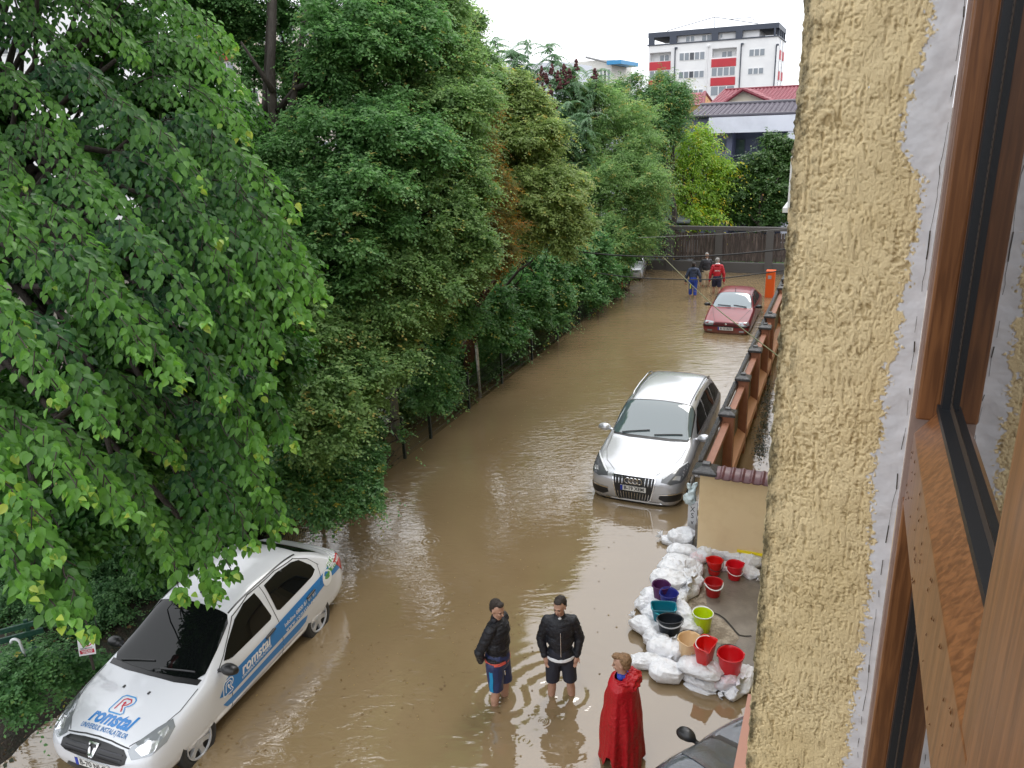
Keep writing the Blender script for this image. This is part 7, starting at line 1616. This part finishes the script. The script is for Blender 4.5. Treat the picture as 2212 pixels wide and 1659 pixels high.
# no parking sign in the garden
p = dp(187, 1394, 9.9); sg = thing('parking_sign', 'small white no parking sign with red text panel tilted in the dark garden', 'sign', p, R(12)); 
ux = np.array((1, 0, 0)); m_ = MB(); m_.box((0, 0, 0), (.10, 0, 0), (0, .004, 0), (.015, 0, .145)); m_.build('plate', WHL, sg)
def disc_ring(r0, r1, cx, cz, m, n=36): 
    V = [(cx+r0*math.cos(2*math.pi*k/n), -.0055, cz+r0*math.sin(2*math.pi*k/n)) for k in range(n)]+[(cx+r1*math.cos(2*math.pi*k/n), -.0055, cz+r1*math.sin(2*math.pi*k/n)) for k in range(n)]
    return ob('ring', V, [(k, (k+1) % n, n+(k+1) % n, n+k)[::-1] for k in range(n)], m, sg)
disc_ring(.058, .072, .006, .055, REDW); VF = text_VF('P', .125, bold=.004); ob('letter', [(v[0]+.006, -.0065, v[1]+.055) for v in VF[0]], VF[1], INK, sg)
m_ = MB(); m_.box((.006, -.008, .055), (.045, 0, .045), (0, .0008, 0), (-.005, 0, .005)); m_.build('slash', REDW, sg)
m_ = MB(); m_.bb((-.095, -.0062, -.118), (.075, -.0045, -.060)); m_.build('text_panel', REDW, sg)
for txt, z, s_, mm in (('REZERVAT', -.040, .030, INK), ('PARCARE', -.078, .030, WHL), ('INTERZISA', -.104, .024, WHL)): VF = text_VF(txt, s_, bold=.0008); ob('lettering', [(v[0]-.008, -.0072, v[1]+z) for v in VF[0]], VF[1], mm, sg)
m_ = MB(); m_.tube([(.0, .03, -.40), (.0, .03, .12)], .02, 8); m_.build('stake', BARK, sg)
p = dp(58, 1432, 9.5); cn = thing('hooked_pipe', 'white hooked pipe end standing in the garden by the green box', 'pipe', p); m_ = MB(); L0 = [(.04, 0, -.3), (.02, 0, .0), (-.01, 0, .28)]+[(-.065+.055*math.cos(a), 0, .30+.055*math.sin(a)) for a in np.linspace(0, math.pi, 9)]; m_.tube(L0, .017, 10); m_.build('tube', mat('white_pipe', (.55, .57, .58), .4), cn, True)
p = dp(10, 1415, 9.9); gb = thing('garden_bench', 'old green garden bench with a broken backrest at the left picture edge', 'bench', p-ZV*.35, R(25)); GP = mat('faded_green_paint', (.008, .050, .030), .5, bump=(20, .6)); 
for nm, lo, hi in (('seat', (-.55, -.18, .20), (.35, .18, .25)), ('leg', (-.5, -.15, -.1), (-.42, .15, .198)), ('leg', (.22, -.15, -.1), (.30, .15, .198)), ('backrest', (-.55, .16, .42), (.45, .19, .50)), ('backrest', (-.55, .16, .56), (.45, .19, .63)), ('back_post', (-.45, .193, .0), (-.40, .23, .66)), ('back_post', (.25, .193, .0), (.30, .23, .66))):
    m_ = MB(); m_.bb(lo, hi); bevel(m_.build(nm, GP, gb), .006)
m_ = thing('red_flower', 'single bright red flower in the dark gap above the no parking sign', 'flower', dp(187, 1278, 9.6)); sculpt('petals', [('e', (.0, 0, 0), (.05, .04, .04)), ('e', (.03, 0, .03), (.035, .03, .035)), ('e', (-.03, 0, .02), (.03, .03, .03))], mat('flower_red', (.60, .02, .01), .5), m_, .01, 1, disp=lambda Q: vnoise(Q*60, 1)*.008); q = MB(); q.tube([(0, 0, 0), (.02, 0, -.2), (.0, .02, -.6)], .006, 5); q.build('stem', MF, m_)

# ------------------------------------------------------------------ cables
CB = mat('cable_black', (.015, .015, .016), .5); CBY = mat('mossy_cable', (.14, .15, .06), .6); CBG = mat('grey_wire', (.22, .22, .22), .5)
def cable(lbl, pts, r_, m):
    P3 = [dp(*p) for p in pts]; dense = []
    for i in range(len(P3)-1):
        for u in np.linspace(0, 1, 6, endpoint=False): 
            a, b = P3[i], P3[i+1]; c0 = P3[max(0, i-1)]; d0 = P3[min(len(P3)-1, i+2)]
            dense.append(.5*((2*a)+(b-c0)*u+(2*c0-5*a+4*b-d0)*u*u+(3*a-c0-3*b+d0)*u**3))
    dense.append(P3[-1]); o0 = P3[0]; t = thing('cable', lbl, 'cable', o0); q = MB(); q.tube(dense, r_, 6); q.build('strand', m, t, True, o0)
cable('thick black overhead cable crossing in front of the three far waders', [(1075, 508, 22), (1180, 532, 21.5), (1300, 549, 21), (1432, 555, 20), (1560, 551, 19), (1700, 538, 18), (1740, 533, 17.8)], .019, CB)
cable('second black cable sagging lower across the far waders', [(1290, 590, 21), (1371, 599.5, 20), (1477, 604, 19), (1557, 601.5, 18.5), (1692, 584, 18), (1730, 577, 18)], .014, CB)
cable('slanting mossy cable running down from the thick one towards the terracotta wall', [(1432, 555, 20), (1480, 602, 18), (1541, 660, 15.5), (1600, 707, 13.5), (1678, 767, 11.5), (1700, 784, 11)], .009, CBY)
cable('thin high wire in front of the plank fence', [(1380, 513, 26), (1416, 512, 25), (1583, 504, 23), (1705, 493, 22)], .008, CBG)
# ------------------------------------------------------------------ floating weeds, leaves, garden litter
def scatter(name, poly_pts, n, size, m, tpl, zf, flat=1.0, vm=.5, kind='stuff', z=0.0):
    P = []; c = np.array(poly_pts)
    while len(P) < n:
        i, j = rng.integers(0, len(c)-1), 0; u = rng.random(); p = c[i]*(1-u)+c[i+1]*u; P.append((p[0]+rng.normal(0, p[2]), p[1]+rng.normal(0, p[3])))
    P = np.array([at(px, py, z) for px, py in P]); P[:, 2] = z+rng.uniform(0, zf, n); D = rand_unit(n); D[:, 2] *= flat; D[:, 2] = abs(D[:, 2]); Nn = rand_unit(n)*.5*flat+ZV
    return setp(leaf_mesh(name, P, D, Nn, rng.uniform(.6, 1.3, n)*size, rng.normal(vm, .25, n), tpl, m, None, (0, 0, 0)), kind=kind)
scatter('floating_weeds', [(1535, 578, 10, 2), (1600, 578, 14, 3), (1690, 572, 14, 3)], 1500, .14, LM_SHR, NARROW, .16, 1, .4, z=.01)
scatter('courtyard_weeds', [(1640, 985, 9, 7), (1645, 940, 8, 22), (1655, 880, 6, 22), (1662, 820, 4, 22)], 1300, .045, leaf_mat('dark_weed_leaf', (.012, .018, .008), (.050, .075, .025), None, .5), OVAL, .04, .5, .3, z=.01)
scatter('floating_leaves', [(300, 1640, 60, 30), (700, 1400, 160, 120), (1000, 1500, 150, 120), (1150, 1100, 120, 150), (1200, 900, 100, 80), (1350, 760, 60, 50)], 800, .035, leaf_mat('dead_leaf', (.12, .07, .03), (.28, .20, .08), None, .5), OVAL, .002, .05, .5, z=.004)
P = []; 
for a, b in zip(rng.uniform(-1, 14, 5200), rng.uniform(-13.5, -9.0, 5200)): P.append(st(a, b, .0))
P = np.array(P); bb = P @ T; P[:, 2] = .13+np.clip((-9.05-bb)/1.6, 0, 1)*.16-np.clip((bb+9.5)/0.45, 0, 1)*0.22+vnoise(P*2.1, 5)*0.06+vnoise(P*0.7, 6)*0.07+rng.uniform(0, .06, len(P))
n = len(P); D = rand_unit(n); D[:, 2] = abs(D[:, 2])*.5
setp(leaf_mesh('garden_litter', P, D, rand_unit(n)*.6+ZV, rng.uniform(.03, .09, n), rng.normal(.45, .3, n), OVAL, leaf_mat('litter_leaf', (.020, .035, .012), (.10, .055, .022), (.16, .10, .04), .6), None, (0, 0, 0)), kind='stuff')
# dark undergrowth in the garden behind the white car
ul = ['beyond the bonnet of the white sedan', 'above the no parking sign', 'left of the no parking sign', 'behind the windshield of the white sedan', 'behind the roof of the white sedan', 'above the green bench', 'at the water edge left of the white sedan', 'at the rear of the white sedan', 'deep in the garden above the sedan roof', 'between the bench and the sign', 'beyond the bench', 'beside the sedan door', 'hugging the far rear door of the sedan', 'hugging the far front door of the sedan', 'hugging the far front wheel of the sedan', 'hugging the far rear wheel of the sedan', 'between the sign and the sedan bonnet']
for i, (a, b, r_) in enumerate(((8.4, -10.6, .55), (7.4, -11.4, .6), (6.6, -11.6, .5), (9.6, -10.8, .6), (10.8, -10.9, .6), (7.2, -13.0, .8), (5.4, -10.2, .3), (12.0, -11.2, .6), (9.4, -12.6, .9), (6.4, -10.9, .35), (8.6, -14.0, 1.1), (10.4, -12.4, .8), (8.9, -10.0, .45), (7.9, -10.0, .42), (6.9, -10.2, .4), (10.1, -10.1, .45), (6.3, -10.2, .3))):
    tree('ivy_mound', 'dark undergrowth '+ul[i], 'undergrowth', tb(a, b), [wb(a, b, .25+r_*.3, r_), wb(a+r_, b-.2, .25, r_*.7), wb(a-r_, b-.1, .22, r_*.7)], .055, LM_DARK, OVAL, .6, .02, group='dark undergrowth in the garden', vmean=.12, cover=2.2, sub=.34, limbs=False)
